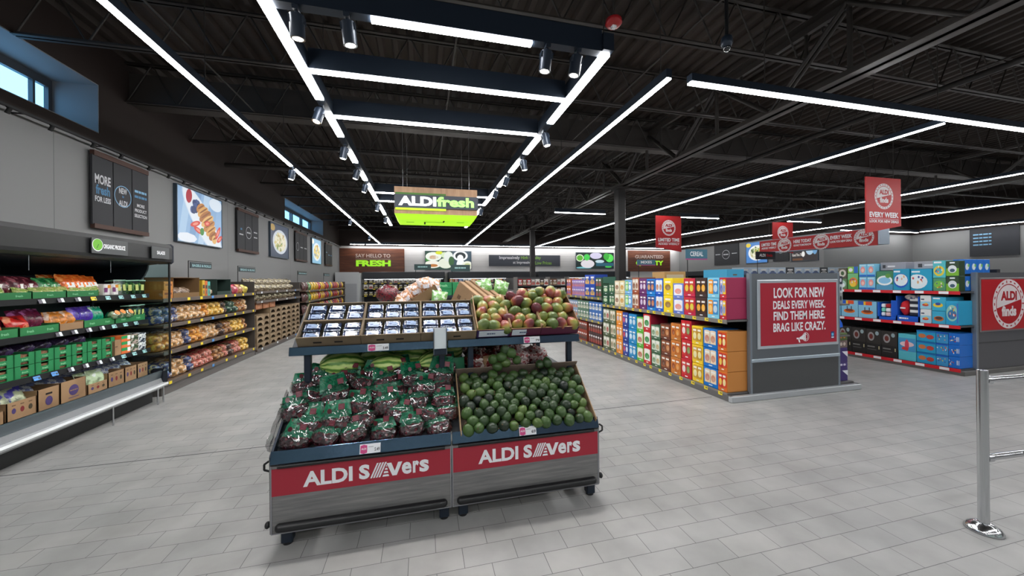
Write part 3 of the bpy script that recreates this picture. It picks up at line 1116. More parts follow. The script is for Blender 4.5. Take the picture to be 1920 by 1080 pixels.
MB().text('QUALITY', .55, .34, 2.05, .36, GREENTXT, T, bold=.055).build('green_lettering', t)
t = thing('slate_sign', 'long slate sign on the back wall reading Impressively High Quality', 'wall sign', (3.8, BY - .04, 2.34))
MB().box(0, 4.45, 0, .04, 0, .66, M((58, 62, 70), .6)).build('board', t)
m = MB()
m.text('Impressively', .62, .36, 1.25, .24, TW, T, bold=.02)
m.text('at Impressively', 1.45, .09, 1.3, .22, TW, T, bold=.02)
GT = M((120, 160, 70), .6)
m.text('High Quality', 1.95, .36, 1.25, .24, GT, T, bold=.02)
m.text('Low Prices', 2.83, .09, 1.05, .20, GT, T, bold=.02)
m.build('lettering', t)
def pic_produce(m, F, w, h, e):
    z = -.011
    m.poly([(0, 0, z), (w, 0, z), (w, h, z), (0, h, z)], E_((48, 78, 64), e), F)
    m.poly([(.60 * w, 0, z + .0005), (w, 0, z + .0005), (w, h, z + .0005), (.58 * w, h, z + .0005)], E_((60, 80, 92), e), F)
    r = random.Random(4)
    for x, y, a, b, c in ((.18, .70, .17, .24, (232, 238, 226)), (.18, .66, .10, .1, (196, 150, 110)), (.30, .90, .08, .09, (206, 214, 40)), (.42, .78, .08, .16, (210, 226, 190)),
                          (.08, .55, .08, .12, (70, 140, 60)), (.50, .70, .1, .28, (224, 230, 224)), (.16, .28, .18, .2, (238, 236, 224)), (.17, .22, .10, .08, (186, 120, 60)),
                          (.44, .34, .16, .28, (226, 232, 214)), (.42, .3, .1, .1, (170, 120, 60)), (.56, .45, .06, .26, (60, 100, 60))):
        m.ell(x * w, y * h, a * w, b * h, z + .001 + x * .002, E_(c, e), F, n=18)
    m.ell(.76 * w, .74 * h, .16 * w, .28 * h, z + .004, E_((236, 240, 240), e), F)
    m.ell(.76 * w, .74 * h, .115 * w, .20 * h, z + .0045, E_((30, 40, 44), e), F)
    m.ell(.755 * w, .62 * h, .07 * w, .19 * h, z + .005, E_((240, 244, 244), e), F, n=10)
    m.ell(.76 * w, .30 * h, .09 * w, .26 * h, z + .0052, E_((242, 246, 246), e), F, n=10)
    m.ell(.91 * w, .22 * h, .12 * w, .24 * h, z + .0056, E_((236, 238, 222), e), F)
    m.ell(.91 * w, .22 * h, .07 * w, .13 * h, z + .006, E_((196, 204, 150), e), F)
lightbox((.15, BY - .06, 2.14), '-y', 2.62, 1.06, 'lit picture of fresh produce on the back wall beside SAY HELLO TO FRESH', pic_produce, 1.0)
def pic_greens(m, F, w, h, e):
    z = -.011
    m.poly([(0, 0, z), (w, 0, z), (w, h, z), (0, h, z)], E_((26, 42, 40), e), F)
    m.ell(.10 * w, .66 * h, .10 * w, .22 * h, z + .001, E_((226, 240, 214), e), F)
    m.ell(.10 * w, .66 * h, .08 * w, .17 * h, z + .0014, E_((90, 170, 50), e), F)
    for x, y, a, b, c in ((.28, .70, .08, .2, (70, 200, 80)), (.52, .80, .16, .2, (206, 200, 226)), (.50, .70, .1, .1, (180, 170, 206)), (.80, .75, .08, .22, (60, 170, 60)),
                          (.88, .66, .11, .26, (90, 220, 90)), (.84, .70, .05, .1, (190, 240, 150)), (.30, .30, .18, .26, (220, 214, 220)), (.28, .26, .12, .14, (190, 176, 190)), (.62, .45, .12, .1, (190, 214, 222)),
                          (.2, .06, .2, .06, (120, 190, 200)), (.85, .12, .09, .06, (70, 190, 80))):
        m.ell(x * w, y * h, a * w, b * h, z + .0016 + y * .003, E_(c, e), F, n=14)
    m.poly([(.52 * w, .16 * h, z + .006), (w, .16 * h, z + .006), (w, .36 * h, z + .006), (.52 * w, .36 * h, z + .006)], E_((44, 92, 110), e), F)
lightbox((9.3, BY - .06, 2.18), '-y', 2.6, 1.02, 'lit picture of greens on the back wall between the two dark columns', pic_greens, 1.0)

# right-hand stockroom wall pictures (face -x)
RX = 16.78
def rbanner(y1, y0, z0, z1, label, words_):
    t = thing('slate_banner', label, 'banner', (RX, y1, z0))
    F = FACE('-x', 0, 0, 0)
    W_ = y1 - y0; H = z1 - z0
    MB().box(0, W_, 0, H, .0, .03, SLATE, F).build('panel', t)
    m = MB()
    for i in range(1, 3):
        m.box(W_ * i / 3 - .006, W_ * i / 3 + .006, 0, H, .0, .0302, MAT_BLACK, F)
    for k, (b_, x, y, w, h) in enumerate(words_):
        if b_ == 'O': m.ring(x * W_, y * H, w * W_, w * W_ + .02, .032, TW, F)
        else: m.text(b_, x * W_, y * H, w * W_, h, TW, F, z=.032, bold=.03, align='c')
    m.build('lettering', t)
rbanner(18.0, 16.3, 2.27, 3.42, 'slate banner on the stockroom wall left of the pasta picture', [('O', .5, .5, .14, 0), ('=', .5, .46, .2, .1), ('=', .16, .5, .2, .07), ('=', .84, .5, .2, .07)])
lightbox((RX - .02, 15.85, 2.27), '-x', 1.25, 1.1, 'lit blue picture of a pasta bowl on the stockroom wall', pic_dish(
    ((74, 130, 196), (236, 240, 244), (214, 216, 180), (190, 176, 110), (110, 140, 60), (240, 236, 214), (90, 110, 60), (226, 200, 60))), .95)
rbanner(14.3, 13.5, 2.3, 3.3, 'narrow slate banner on the stockroom wall behind the red sign box', [('O', .5, .5, .14, 0), ('=', .5, .46, .3, .1)])
def pic_coffee(m, F, w, h, e):
    z = -.011
    m.poly([(0, 0, z), (w, 0, z), (w, h, z), (0, h, z)], E_((52, 46, 48), e), F)
    m.ell(.70 * w, .55 * h, .16 * w, .30 * h, z + .001, E_((170, 200, 224), e), F)
    m.ell(.70 * w, .72 * h, .14 * w, .10 * h, z + .0016, E_((230, 236, 240), e), F)
    m.ell(.88 * w, .60 * h, .1 * w, .34 * h, z + .002, E_((110, 160, 204), e), F)
    m.ell(.46 * w, .30 * h, .06 * w, .12 * h, z + .0022, E_((240, 240, 236), e), F)
    m.text('Good Thru The', .04 * w, .22 * h, .40 * w, .12 * h, E_((230, 226, 220), e), F, z=z + .003)
    for k in range(6):
        m.ell((.1 + .06 * k) * w, .08 * h, .05 * w, .05 * h, z + .002 + k * .0001, E_((110, 74, 50), e), F, n=8)
lightbox((RX - .02, 12.85 + .55, 2.25), '-x', 1.2, 1.05, 'lit coffee cup picture on the stockroom wall under the red sign box', pic_coffee, .9)
t = thing('slate_banner', 'dark banner at the far right edge high on the grey wall', 'banner', (22.18, 10.15, 2.3))
F = FACE('-x', 0, 0, 0)
MB().box(0, 1.3, 0, 1.15, 0, .03, M((44, 46, 52), .7), F).build('panel', t)
m = MB()
for k, b_ in enumerate(('=', '=', '=', '=')):
    m.text(b_, .1, .85 - k * .14, .5, .08, TB2, F, z=.032, bold=.03)
m.build('lettering', t)

# ================================================================== hanging signs
t = thing('fresh_sign', 'hanging timber box sign with green underside reading ALDI fresh', 'sign', (-.46, 6.6, 2.65))
W_, D_, H = 1.445, .85, .50
m = MB()
m.box(0, W_, 0, D_, .03, H, MAT_SIGNWOOD)
m.build('timber_box', t)
LIME = M((150, 206, 30), 0.4, emit=.9)
LIMED = M((70, 110, 24), 0.5)
m = MB()
m.add([(0, 0, .03), (W_, 0, .03), (W_, D_, .03), (0, D_, .03), (.05, .14, -.05), (W_ - .05, .14, -.05), (W_ - .05, D_ - .05, -.05), (.05, D_ - .05, -.05)],
      [(4, 7, 6, 5), (0, 4, 5, 1), (1, 5, 6, 2), (2, 6, 7, 3), (3, 7, 4, 0)], LIME)
m.build('green_underside', t)
m = MB()
for (x0, x1, y0, y1) in ((.50, .86, .30, .33), (.84, .87, .12, .32), (.50, .53, .30, .6), (.18, .32, .34, .38), (1.1, 1.24, .26, .29)):
    m.box(x0, x1, y0 + .06, y1 + .06, -.0525, -.0495, M((40, 62, 20), .6))
m.build('underside_seam', t)
p = MB().box(.005, W_ + .012, -.03, 0, .13, .36, M((56, 62, 74), .5)).build('name_board', t)
m = MB()
m.box(.02, .88, -.024, .0, .36, .395, M((70, 120, 30), .5))
m.box(.02, .88, -.024, .0, .095, .13, M((160, 210, 30), .5, emit=.9))
m.build('green_strip', t)
T = FACE('-y', 0, -.031, 0)
MB().text('ALDI', .07, .165, .64, .165, M('#ffffff', emit=.9), T, z=.012, bold=.045).build('white_lettering', p)
MB().text('fresh', .72, .165, .66, .175, M((150, 240, 110), emit=.9), T, z=.012, bold=.04).build('green_lettering', p)
for x in (.14, .19, 1.24, 1.31):
    MB().cyl((x, .1 if x in (.14, 1.31) else .7, H), (x, .1 if x in (.14, 1.31) else .7, 4.24 - 2.65), .004, M((150, 150, 150), .4, .8), n=5).build('cable', t)

def seal(m, T, cx, cy, r, ground, z=.0):
    """round badge: white ring with a red band of marks, white upper half with ALDI, red lower half with finds"""
    wh = M((226, 218, 220), .5)
    m.ell(cx, cy, r, r, z + .001, wh, T, n=36)
    for k in range(22):
        a = 2 * PI * k / 22
        m.ell(cx + r * .90 * math.cos(a), cy + r * .90 * math.sin(a), r * .07, r * .035, z + .0016, ground, T, n=6, rot=a + (PI / 2 if k % 3 else 0))
    m.ring(cx, cy, r * .77, r * .81, z + .0016, ground, T, n=36)
    m.ell(cx, cy, r * .77, r * .77, z + .002, ground, T, n=28, a0=PI + .22, a1=2 * PI + .22)
    m.text('ALDI', cx, cy + r * .14, r * 1.0, r * .38, ground, T, z=z + .0024, bold=.05, align='c')
    m.text('finds', cx, cy - r * .50, r * .92, r * .42, wh, T, z=z + .0026, bold=.05, align='c')
SIGNRED = M((182, 22, 28), 0.5)
def hang_banner(x, y, z_top, w, h, slant, label, l1, l2):
    t = thing('hanging_banner', label, 'banner', (x, y, z_top))
    m = MB()
    lo = -h + max(slant, 0); ro = -h - min(slant, 0)
    m.prism([(0, lo), (w, ro), (w, 0), (0, 0)], -.012, .012, SIGNRED, FACE('-y', 0, 0, 0))
    m.build('panel', t)
    m = MB()
    F = FACE('-y', 0, -.0125, 0)
    seal(m, F, w / 2, -.335 * h, .27 * w, SIGNRED)
    m.text(l1, w / 2, -.715 * h, .84 * w, .095 * h, MAT_WHITE, F, z=.002, bold=.035, align='c')
    m.box(.08 * w, .92 * w, -.745 * h, -.74 * h, .0, .002, MAT_WHITE, F)
    m.text(l2, w / 2, -.81 * h, .84 * w, .05 * h, MAT_WHITE, F, z=.002, bold=.03, align='c')
    m.build('lettering', t)
    for cx in (.13 * w, .80 * w):
        MB().cyl((cx, 0, 0), (cx, 0, 4.84 - z_top), .004, MAT_DARKSTEEL, n=5).build('cable', t)
    return t
hang_banner(8.03, 5.0, 3.37, .9, 1.05, -.15, 'nearest red hanging banner reading EVERY WEEK', 'EVERY WEEK', 'LOOK FOR NEW DEALS')
hang_banner(6.41, 9.0, 3.29, .83, 1.02, .13, 'red hanging banner reading LIMITED TIME above the cereal gondola', 'LIMITED TIME', 'ADDED WEEKLY')
hang_banner(11.0, 9.4, 3.30, .83, 1.0, .13, 'red hanging banner partly behind the long red sign box', 'HERE TODAY', 'GONE TOMORROW')
t = thing('sign_box', 'long red hanging sign box with three round ALDI finds badges', 'sign', (9.2, 8.24, 2.18))
F = FACE('-x', 0, 0, 0)
Ls = 8.24 - 5.5
m = MB(); m.box(0, .30, -Ls, 0, 0, .35, M((176, 190, 206), .3, .3)); m.build('box', t)
m = MB(); m.prism([(0, .04), (Ls - .02, -.02), (Ls - .02, .34), (0, .34)], .001, .012, SIGNRED, F); m.build('red_face', t)
m = MB()
for cx, l1, l2 in ((.72, 'LIMITED TIME', 'ADDED WEEKLY'), (1.62, 'HERE TODAY', 'GONE TOMORROW'), (2.48, 'EVERY WEEK', 'LOOK FOR NEW DEALS')):
    seal(m, F, cx, .165, .185, SIGNRED, z=.013)
    m.text(l1, cx - .66, .19, .44, .085, MAT_WHITE, F, z=.0135, bold=.035)
    m.text(l2, cx - .66, .11, .44, .05, MAT_WHITE, F, z=.0135, bold=.03)
m.build('lettering', t)
for y in (-.15, -1.4, -2.6):
    MB().cyl((.15, y, .35), (.15, y, 4.84 - 2.18), .004, MAT_DARKSTEEL, n=5).build('cable', t)
t = thing('aisle_sign', 'small dark aisle sign reading ALDI beneath the red sign box', 'sign', (8.35, 7.6, 1.98))
MB().box(0, .62, -.01, .01, 0, .20, M((40, 44, 52), .5)).build('panel', t)
MB().text('ALDI', .1, .07, .2, .075, MAT_WHITE, FACE('-y', 0, -.011, 0), bold=.04).text('finds', .33, .07, .2, .075, SIGNRED, FACE('-y', 0, -.011, 0), bold=.04).build('lettering', t)
MB().cyl((.05, 0, -.5), (.05, 0, 0), .008, MAT_BLACK, n=6).build('stem', t)

# ================================================================== produce tables in the foreground
DX, DY = -.835, 2.30
TRED = M((164, 34, 54), 0.45)
PANELEDGE = M((140, 140, 146), .4)
def savers(m, x, y, w, h, T, mat):
    """ALDI SAVERS lettering with the slashed A"""
    m.text('ALDI', x, y, w * .375, h * .88, mat, T, bold=.035)
    m.text('S', x + w * .425, y, w * .085, h * .88, mat, T, bold=.05)
    x0 = x + w * .513
    for k in range(4):
        q = x0 + k * w * .022
        m.poly([(q, y, 0), (q + w * .014, y, 0), (q + w * .014 + w * .055, y + h * .88, 0), (q + w * .055, y + h * .88, 0)], mat, T)
    for k in range(4):
        q = x0 + w * .098 + k * w * .0095
        yy = y + h * (.0 + .20 * k)
        e = w * (.055 - .0145 * k)
        m.poly([(q, yy, 0), (q + e, yy, 0), (q + e - w * .006, yy + h * .12, 0), (q + w * .006, yy + h * .12, 0)], mat, T)
    m.poly([(x + w * .645, y + h * .80, 0), (x + w * .685, y + h * .80, 0), (x + w * .712, y + h * .28, 0), (x + w * .740, y + h * .80, 0), (x + w * .775, y + h * .80, 0), (x + w * .728, y, 0), (x + w * .693, y, 0)], mat, T)
    m.text('e', x + w * .770, y - h * .01, w * .082, h * .74, mat, T, bold=.035)
    m.text('r', x + w * .862, y, w * .052, h * .74, mat, T, bold=.045)
    m.text('s', x + w * .918, y - h * .01, w * .080, h * .76, mat, T, bold=.035)

def price_card(parent, x, y, z, w, h, tilt, price, ang=0.0):
    p = MB().box(0, w, -.004, 0, 0, h, MAT_WHITE).build('price_card', parent)
    p.location = (x, y, z); p.rotation_euler = (tilt, 0, 0)
    m = MB()
    m.prism([(w * .04, h * .1), (w * .2, h * .0), (w * .36, h * .1), (w * .36, h * .85), (w * .2, h * .95), (w * .04, h * .85)], .0042, .006, M((206, 70, 130), .5), FACE('-y', 0, 0, 0))
    T = FACE('-y', 0, -.0065, 0)
    m.text('ALDI', w * .08, h * .42, w * .24, h * .2, MAT_WHITE, T)
    m.text(price, w * .72, h * .18, w * .24, h * .38, M((60, 60, 70), .6), T)
    m.box(w * .42, w * .66, -.0046, -.0042, h * .66, h * .7, M((90, 90, 100), .6))
    m.build('price_print', p)
    return p

TILT = math.radians(-20)
def produce_table(x0, label, first):
    t = thing('produce_table', label, 'display table', (DX + x0, DY, 0), group=None)
    W_ = 1.0
    fp = MB().box(.004, W_ - .004, 0, .02, .092, .47, MAT_GREYWOOD, b=.002).build('front_panel', t)
    MB().box(.004, W_ - .004, -.0025, 0, .300, .452, TRED).build('red_banner', fp)
    m = MB()
    savers(m, .165, .333, .70, .098, FACE('-y', 0, -.0032, 0), MAT_WHITE)
    m.build('lettering', fp)
    m = MB()
    for a, b in ((0.0, .006), (W_ - .006, W_)):
        m.box(a, b, -.004, .022, .09, .472, PANELEDGE)
    m.box(.0, W_, -.003, .02, .086, .093, PANELEDGE)
    m.build('panel_trim', fp)
    # lower bumper: a long rounded bar in front of the panel
    m = MB()
    m.cyl((.05, -.022, .132), (W_ - .05, -.022, .132), .024, MAT_BLACK, n=14)
    m.ball((.05, -.022, .132), .024, MAT_BLACK); m.ball((W_ - .05, -.022, .132), .024, MAT_BLACK)
    m.box(.08, .11, -.022, 0, .128, .146, MAT_BLACK); m.box(W_ - .11, W_ - .08, -.022, 0, .128, .146, MAT_BLACK)
    m.build('lower_bumper', t)
    m = MB()
    m.cyl((.04, -.012, .468), (W_ - .04, -.012, .468), .011, MAT_BLACK, n=12)
    m.box(.0, W_, -.004, .03, .470, .486, MAT_BLACK)
    m.build('upper_bumper', t)
    # glossy price rail, leaning back
    r = MB().box(0.002, W_ - .002, -.008, .0, 0, .070, MAT_RAIL, b=.002).build('price_rail', t)
    r.location = (0, -.012, .483); r.rotation_euler = (TILT, 0, 0)
    price_card(t, .47 if first else .43, -.0245, .492, .115, .052, TILT, '5.49' if first else '69')
    for x in (.07, W_ - .045):
        for y in (.05, 1.42):
            m = MB()
            m.box(x - .03, x + .03, y - .03, y + .03, .012, .10, MAT_NAVY, b=.006)
            m.cyl((x, y, 0), (x, y, .014), .026, MAT_BLACK, n=16)
            m.build('leg', t)
    m = MB()
    if first:
        m.box(-.006, .006, .0, 1.47, .09, .50, MAT_GREYWOOD)
        m.prism([(0, .50), (.30, .50), (.33, .76), (.0, .52)], -.006, .006, MAT_NAVY, Matrix(((0, 0, 1, 0), (1, 0, 0, 0), (0, 1, 0, 0), (0, 0, 0, 1))))
    else:
        m.box(W_ - .006, W_ + .006, .0, 1.47, .09, .50, MAT_GREYWOOD)
    m.build('side_panel', t)
    # corner hook (wire bumper) at the outer end
    ex = -.008 if first else W_ + .008
    sg = -1 if first else 1
    m = MB()
    m.path([(ex, .0, .50), (ex + sg * .022, .0, .485), (ex + sg * .022, .0, .455), (ex, .01, .44)], .006, MAT_BLACK)
    m.build('corner_hook', t)
    m = MB()
    m.ball((ex + sg * .012, .01, .14), (.014, .02, .02), MAT_BLACK)
    m.build('corner_bumper', t)
    # stepped deck that carries the goods
    prof = [(.01, .47), (.36, .77), (1.12, .77), (1.47, .47), (1.47, .45), (1.10, .74), (.37, .74), (.03, .45)]
    YZ = Matrix(((0, 0, 1, 0), (1, 0, 0, 0), (0, 1, 0, 0), (0, 0, 0, 1)))
    MB().prism(prof, .008, W_ - .008, M((44, 48, 54), .5), YZ).build('deck', t)
    for px in ((.10, .965) if first else (.165, .93)):
        for y in (.345, 1.13):
            MB().box(px - .02, px + .02, y - .02, y + .02, .76, 1.05, MAT_NAVY, b=.004).build('post', t)
    r = MB().box(0.0, W_, .0, .022, 0, .056, MAT_RAIL, b=.003).build('upper_rail', t)
    r.location = (0, .297, 1.026); r.rotation_euler = (math.radians(-10), 0, 0)
    price_card(t, .475 if first else .555, .2965, 1.033, .135 if first else .125, .046, math.radians(-10), '3.49' if first else '79')
    prof = [(.30, 1.05), (.33, 1.055), (.60, 1.27), (.88, 1.27), (1.16, 1.05), (1.18, 1.03), (.30, 1.03)]
    prof2 = [(.325, 1.03), (.62, 1.262), (.86, 1.262), (1.16, 1.03), (1.16, 1.045), (.87, 1.277), (.61, 1.277), (.325, 1.045)]
    MB().prism(prof2, .004, W_ - .004, M((40, 44, 52), .5), YZ).build('upper_shelf', t)
    return t
produce_table(0.0, 'produce table under the bagged cherries with red savers banner, the left of the pair', True)
produce_table(1.005, 'produce table under the avocados with red savers banner, the right of the pair', False)

MAT_FILM = clear_material('crinkled_film', (244, 246, 246), .06, .06)
def L2W(x, y, z):
    return (DX + x, DY + y, z)

# ---- bags of cherries
def make_cherry_bag(k):
    def f():
        t = thing('cherry_bag', 'x', 'fruit bag')
        m = MB()
        r = random.Random(k)
        W_ = (.172, .165, .18, .170)[k % 4]; H = .130; D_ = .11
        def shape(q):
            x, y, z = q
            zz = z
            f_ = 1.0 - .18 * max(z, 0)
            return (math.copysign(abs(x) ** .75, x) * f_, math.copysign(abs(y) ** .8, y) * f_, math.copysign(abs(zz) ** .8, zz))
        m.ball((0, 0, H * .5), (W_ / 2, D_ / 2, H / 2), MAT_CHERRY, n=20, m=12, lump=.22, seed=k * 3.1 + 1, fr=11, fn=shape)
        m.build('bag', t)
        m = MB()
        m.ball((0, 0, H * .5), (W_ / 2 * 1.07, D_ / 2 * 1.10, H / 2 * 1.06), MAT_FILM, n=30, m=20, lump=.30, seed=k * 1.9 + 5, fr=34, fn=shape)
        m.build('clear_film', t)
        # green printed header, crumpled sheet folding over from the fruit
        m = MB()
        nx, nz = 9, 7
        lean = (.3, .9, -.1, .55)[k % 4]
        vs = []
        for j in range(nz):
            v = j / (nz - 1)
            for i in range(nx):
                u = i / (nx - 1) * 2 - 1
                w = W_ * (.50 - .10 * v)
                y = -.030 * (1 - u * u) * (1 - v) + .02 * v - lean * .03 * v * v + .008 * noise.noise(Vector((u * 3, v * 3, k * 2.3)))
                z = H * .74 + ((.098, .075, .11, .085)[k % 4] - .02 * abs(lean)) * v + .006 * noise.noise(Vector((u * 4, v * 2, k * 5.1)))
                vs.append((u * w, y, z))
        fs = [(j * nx + i, j * nx + i + 1, (j + 1) * nx + i + 1, (j + 1) * nx + i) for j in range(nz - 1) for i in range(nx - 1)]
        m.add(vs, fs, MAT_BAGGREEN, smooth=True)
        vs2 = [(x, y + .05 * (1 - (z - H * .74) / .10), z) for x, y, z in vs]
        m.add(vs2, [q[::-1] for q in fs], MAT_BAGGREEN, smooth=True)
        g = m.build('printed_header', t)
        # printed cherry mark and red label
        m = MB()
        m.ell(-W_ * .18, H * .98, .013, .015, 0, M((74, 8, 20), .35, coat=.2), FACE('-y', 0, -.045, .0), n=12)
        m.build('cherry_print', t)
        m = MB()
        T = FACE('-y', 0, 0, 0) @ TR(W_ * .20, H * 1.12, .032, rx=-.1)
        m.prism([(-.018, -.016), (.018, -.016), (.018, .018), (-.018, .018)], 0, .002, M((96, 14, 34), .4), T)
        for q in range(3):
            m.box(-.013, .013, .009 - q * .009, .011 - q * .009, .0021, .0026, M((150, 90, 104), .5), T)
        m.build('red_label', t)
        return t
    return f
BAGS = [Proto(make_cherry_bag(k)) for k in range(4)]
r = random.Random(5)
def deck_z(y):
    return .47 + (.77 - .47) * min(max((y - .01) / .35, 0), 1)
# five rising rows of bags on the sloping deck
for row in range(6):
    cols = 6
    for c_ in range(cols):
        x = .09 + c_ * .172 + (.05 if row % 2 else 0) + r.uniform(-.015, .015)
        if row % 2 and c_ == cols - 1: x -= .03
        y = .035 + row * .064 + r.uniform(-.01, .01)
        z = .505 + row * .062 + r.uniform(-.006, .012)
        if row == 5: z -= .01 + r.uniform(0, .03)
        BAGS[r.randrange(4)].place(L2W(x, y + .03, z), (math.radians(-26 + r.uniform(-14, 10)), r.uniform(-.22, .22), r.uniform(-.4, .4)),
                                   label='bag of dark cherries with green print heaped on the left produce table', group='cherry bags on the left produce table',
                                   scale=(1, 1, r.uniform(.92, 1.08)))
# tissue lining at the left end of the heap
t = thing('clear_liner', 'crumpled clear plastic liner beside the cherry bags at the left table end', 'liner', L2W(.005, .03, .50))
m = MB()
vs = []
for j in range(8):
    for i in range(12):
        v = j / 7; u = i / 11
        vs.append((-.014 - .03 * v * (1 - .5 * u) + .018 * noise.noise(Vector((u * 9, v * 6, 1))), .01 + u * .30 + .01 * noise.noise(Vector((u * 5, v * 5, 4))),
                   -.01 + u * .26 + v * .085 * (1 - .3 * u) + .012 * noise.noise(Vector((u * 7, v * 3, 2)))))
m.add(vs, [(j * 12 + i, j * 12 + i + 1, (j + 1) * 12 + i + 1, (j + 1) * 12 + i) for j in range(7) for i in range(11)], clear_material('liner_film', (240, 240, 240), .38, .18), smooth=True)
m.build('film', t)

# ---- avocados in an open carton
t = thing('avocado_carton', 'large open brown carton holding the avocados on the right produce table', 'carton', L2W(1.06, .015, .50))
CI = M((122, 106, 94), .85)
sl = math.atan2(.30, .35); SL = .46
def slope(mb, x0, x1, u0, u1, n0, n1, mat):
    mb.box(x0, x1, u0, u1, n0, n1, mat, TR(0, 0, 0, rx=sl))
m = MB(); slope(m, 0, .925, 0, SL, -.004, .0, CI); m.build('base', t)
m = MB(); slope(m, 0, .925, SL - .006, SL, -.004, .10, CI); m.build('back_flap', t)
m = MB(); slope(m, .919, .925, .0, SL, 0, .065, M((168, 138, 108), .85)); m.build('side_flap', t)
m = MB(); slope(m, 0, .006, .0, SL, 0, .055, M((168, 138, 108), .85)); m.build('side_flap', t)
def make_avo():
    m = MB()
    def shp(q):
        x, y, z = q
        k = 1 - .15 * max(x, 0) - .05 * max(x, 0) ** 2
        return (x, y * k, z * k)
    m.ball((0, 0, 0), (.041, .036, .036), MAT_AVO, n=16, m=10, fn=lambda q: shp((q[2], q[0], q[1])))
    t = m.build('avocado')
    MB().cyl((.040, 0, 0), (.046, 0, 0), .004, M((92, 70, 44), .8), n=8).build('stem_button', t)
    return tag(t, 'x', 'avocado')
AVO = Proto(make_avo)
AVS = M((226, 228, 226), .4)
r = random.Random(9)
cnt = 0
def avo(lx, u, nrm):
    p = Matrix.Translation(L2W(1.06, .015, .50)) @ Matrix.Rotation(sl, 4, 'X') @ Vector((lx, u, nrm))
    AVO.place(p, (r.uniform(0, 6.3), r.uniform(-1.2, 1.2), r.uniform(0, 6.3)), label='green avocado in the carton on the right produce table',
              group='avocados in the right carton', scale=[r.uniform(.9, 1.08)] * 3)
for row in range(9):
    for c_ in range(12):
        lx = .05 + c_ * .0745 + (.034 if row % 2 else 0) + r.uniform(-.01, .01)
        if lx > .895: continue
        avo(lx, .03 + row * .0475 + r.uniform(-.008, .008), .046 + r.uniform(-.004, .014) + .02 * math.sin(PI * row / 8))
for lx, u, nn in ((.30, .455, .10), (.36, .47, .12), (.33, .50, .15), (.62, .45, .10), (.68, .46, .105), (.40, .52, .17), (.27, .50, .13), (.45, .49, .12), (.36, .54, .18)):
    avo(lx, u, nn)

# ---- watermelons behind the cherry bags
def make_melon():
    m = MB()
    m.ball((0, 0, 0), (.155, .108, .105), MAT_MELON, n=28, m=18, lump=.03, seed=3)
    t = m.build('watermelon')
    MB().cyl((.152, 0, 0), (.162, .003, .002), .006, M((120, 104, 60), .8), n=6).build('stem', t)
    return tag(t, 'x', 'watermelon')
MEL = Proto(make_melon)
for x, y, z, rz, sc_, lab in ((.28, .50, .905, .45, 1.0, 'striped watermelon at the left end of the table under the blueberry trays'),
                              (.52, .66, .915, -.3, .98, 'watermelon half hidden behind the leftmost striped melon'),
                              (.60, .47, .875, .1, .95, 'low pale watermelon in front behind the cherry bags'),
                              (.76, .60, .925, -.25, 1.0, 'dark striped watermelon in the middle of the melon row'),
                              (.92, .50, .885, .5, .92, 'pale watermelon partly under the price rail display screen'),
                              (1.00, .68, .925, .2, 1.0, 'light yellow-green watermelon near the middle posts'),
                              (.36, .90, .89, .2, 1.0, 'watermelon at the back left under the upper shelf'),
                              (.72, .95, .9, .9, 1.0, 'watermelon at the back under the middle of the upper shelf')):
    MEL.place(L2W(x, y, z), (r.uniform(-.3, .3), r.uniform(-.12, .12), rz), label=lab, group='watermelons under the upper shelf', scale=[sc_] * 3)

# ---- net bags and cartons seen under the right half of the upper shelf
def net_mat(name, a, b):
    return film_print_material(name, a, b, 34.0, .55)
NETR = net_mat('red_white_net', (128, 40, 40), (214, 196, 190))
NETW = net_mat('white_pink_net', (206, 180, 178), (150, 66, 66))
def make_netbag(mat):
    def f():
        t = thing('onion_net', 'x', 'net bag')
        MB().ball((0, 0, .07), (.13, .10, .08), mat, n=18, m=12, lump=.35, seed=4, fr=14).build('net', t)
        m = MB()
        m.lathe([(.02, .13), (.012, .16), (.03, .19), (.022, .195)], 10, mat)
        m.build('net_tail', t)
        return t
    return f
NB1 = Proto(make_netbag(NETR)); NB2 = Proto(make_netbag(NETW))
for i, (x, y, z, rz) in enumerate(((1.26, .55, .79, 0), (1.40, .68, .79, 1), (1.24, .74, .86, 2), (1.45, .88, .79, .6), (1.30, .92, .88, .2))):
    NB1.place(L2W(x, y, z), (.2, .1, rz), label='red and white net bag of onions under the right half of the upper shelf', group='onion nets behind the avocados')
for i, (x, y, z, rz) in enumerate(((1.55, .62, .80, 0), (1.62, .80, .79, 1), (1.75, .68, .785, 2), (1.50, .84, .90, .6))):
    NB2.place(L2W(x, y, z), (.2, .15, rz), label='pale pink net bag sliding towards the right end under the upper shelf', group='pale nets behind the avocados')
t = thing('tan_carton', 'small tan carton leaning behind the avocados beside the middle post', 'carton', L2W(1.30, .41, .78), (-.35, 0, .45))
MB().box(0, .13, 0, .012, 0, .15, MAT_CARD).box(0, .13, .012, .10, 0, .01, MAT_CARD).box(0, .008, .012, .1, 0, .14, MAT_CARD).box(.122, .13, .012, .1, 0, .14, MAT_CARD).build('walls', t)
MB().text('=', .02, .06, .09, .022, MAT_CARDDARK, FACE('-y', 0, -.001, 0)).build('printing', t)
t = thing('cherry_carton_card', 'green printed card with red cherries standing at the back of the cherry heap', 'card', L2W(.99, .40, .80), (-.2, 0, .15))
MB().box(0, .15, 0, .006, 0, .13, M((20, 112, 74), .4)).build('card', t)
MB().ell(.04, .085, .018, .018, 0, M((130, 20, 36), .3), FACE('-y', 0, -.0015, 0)).ell(.066, .08, .016, .016, .0005, M((110, 16, 30), .3), FACE('-y', 0, -.0015, 0)).build('cherry_print', t)

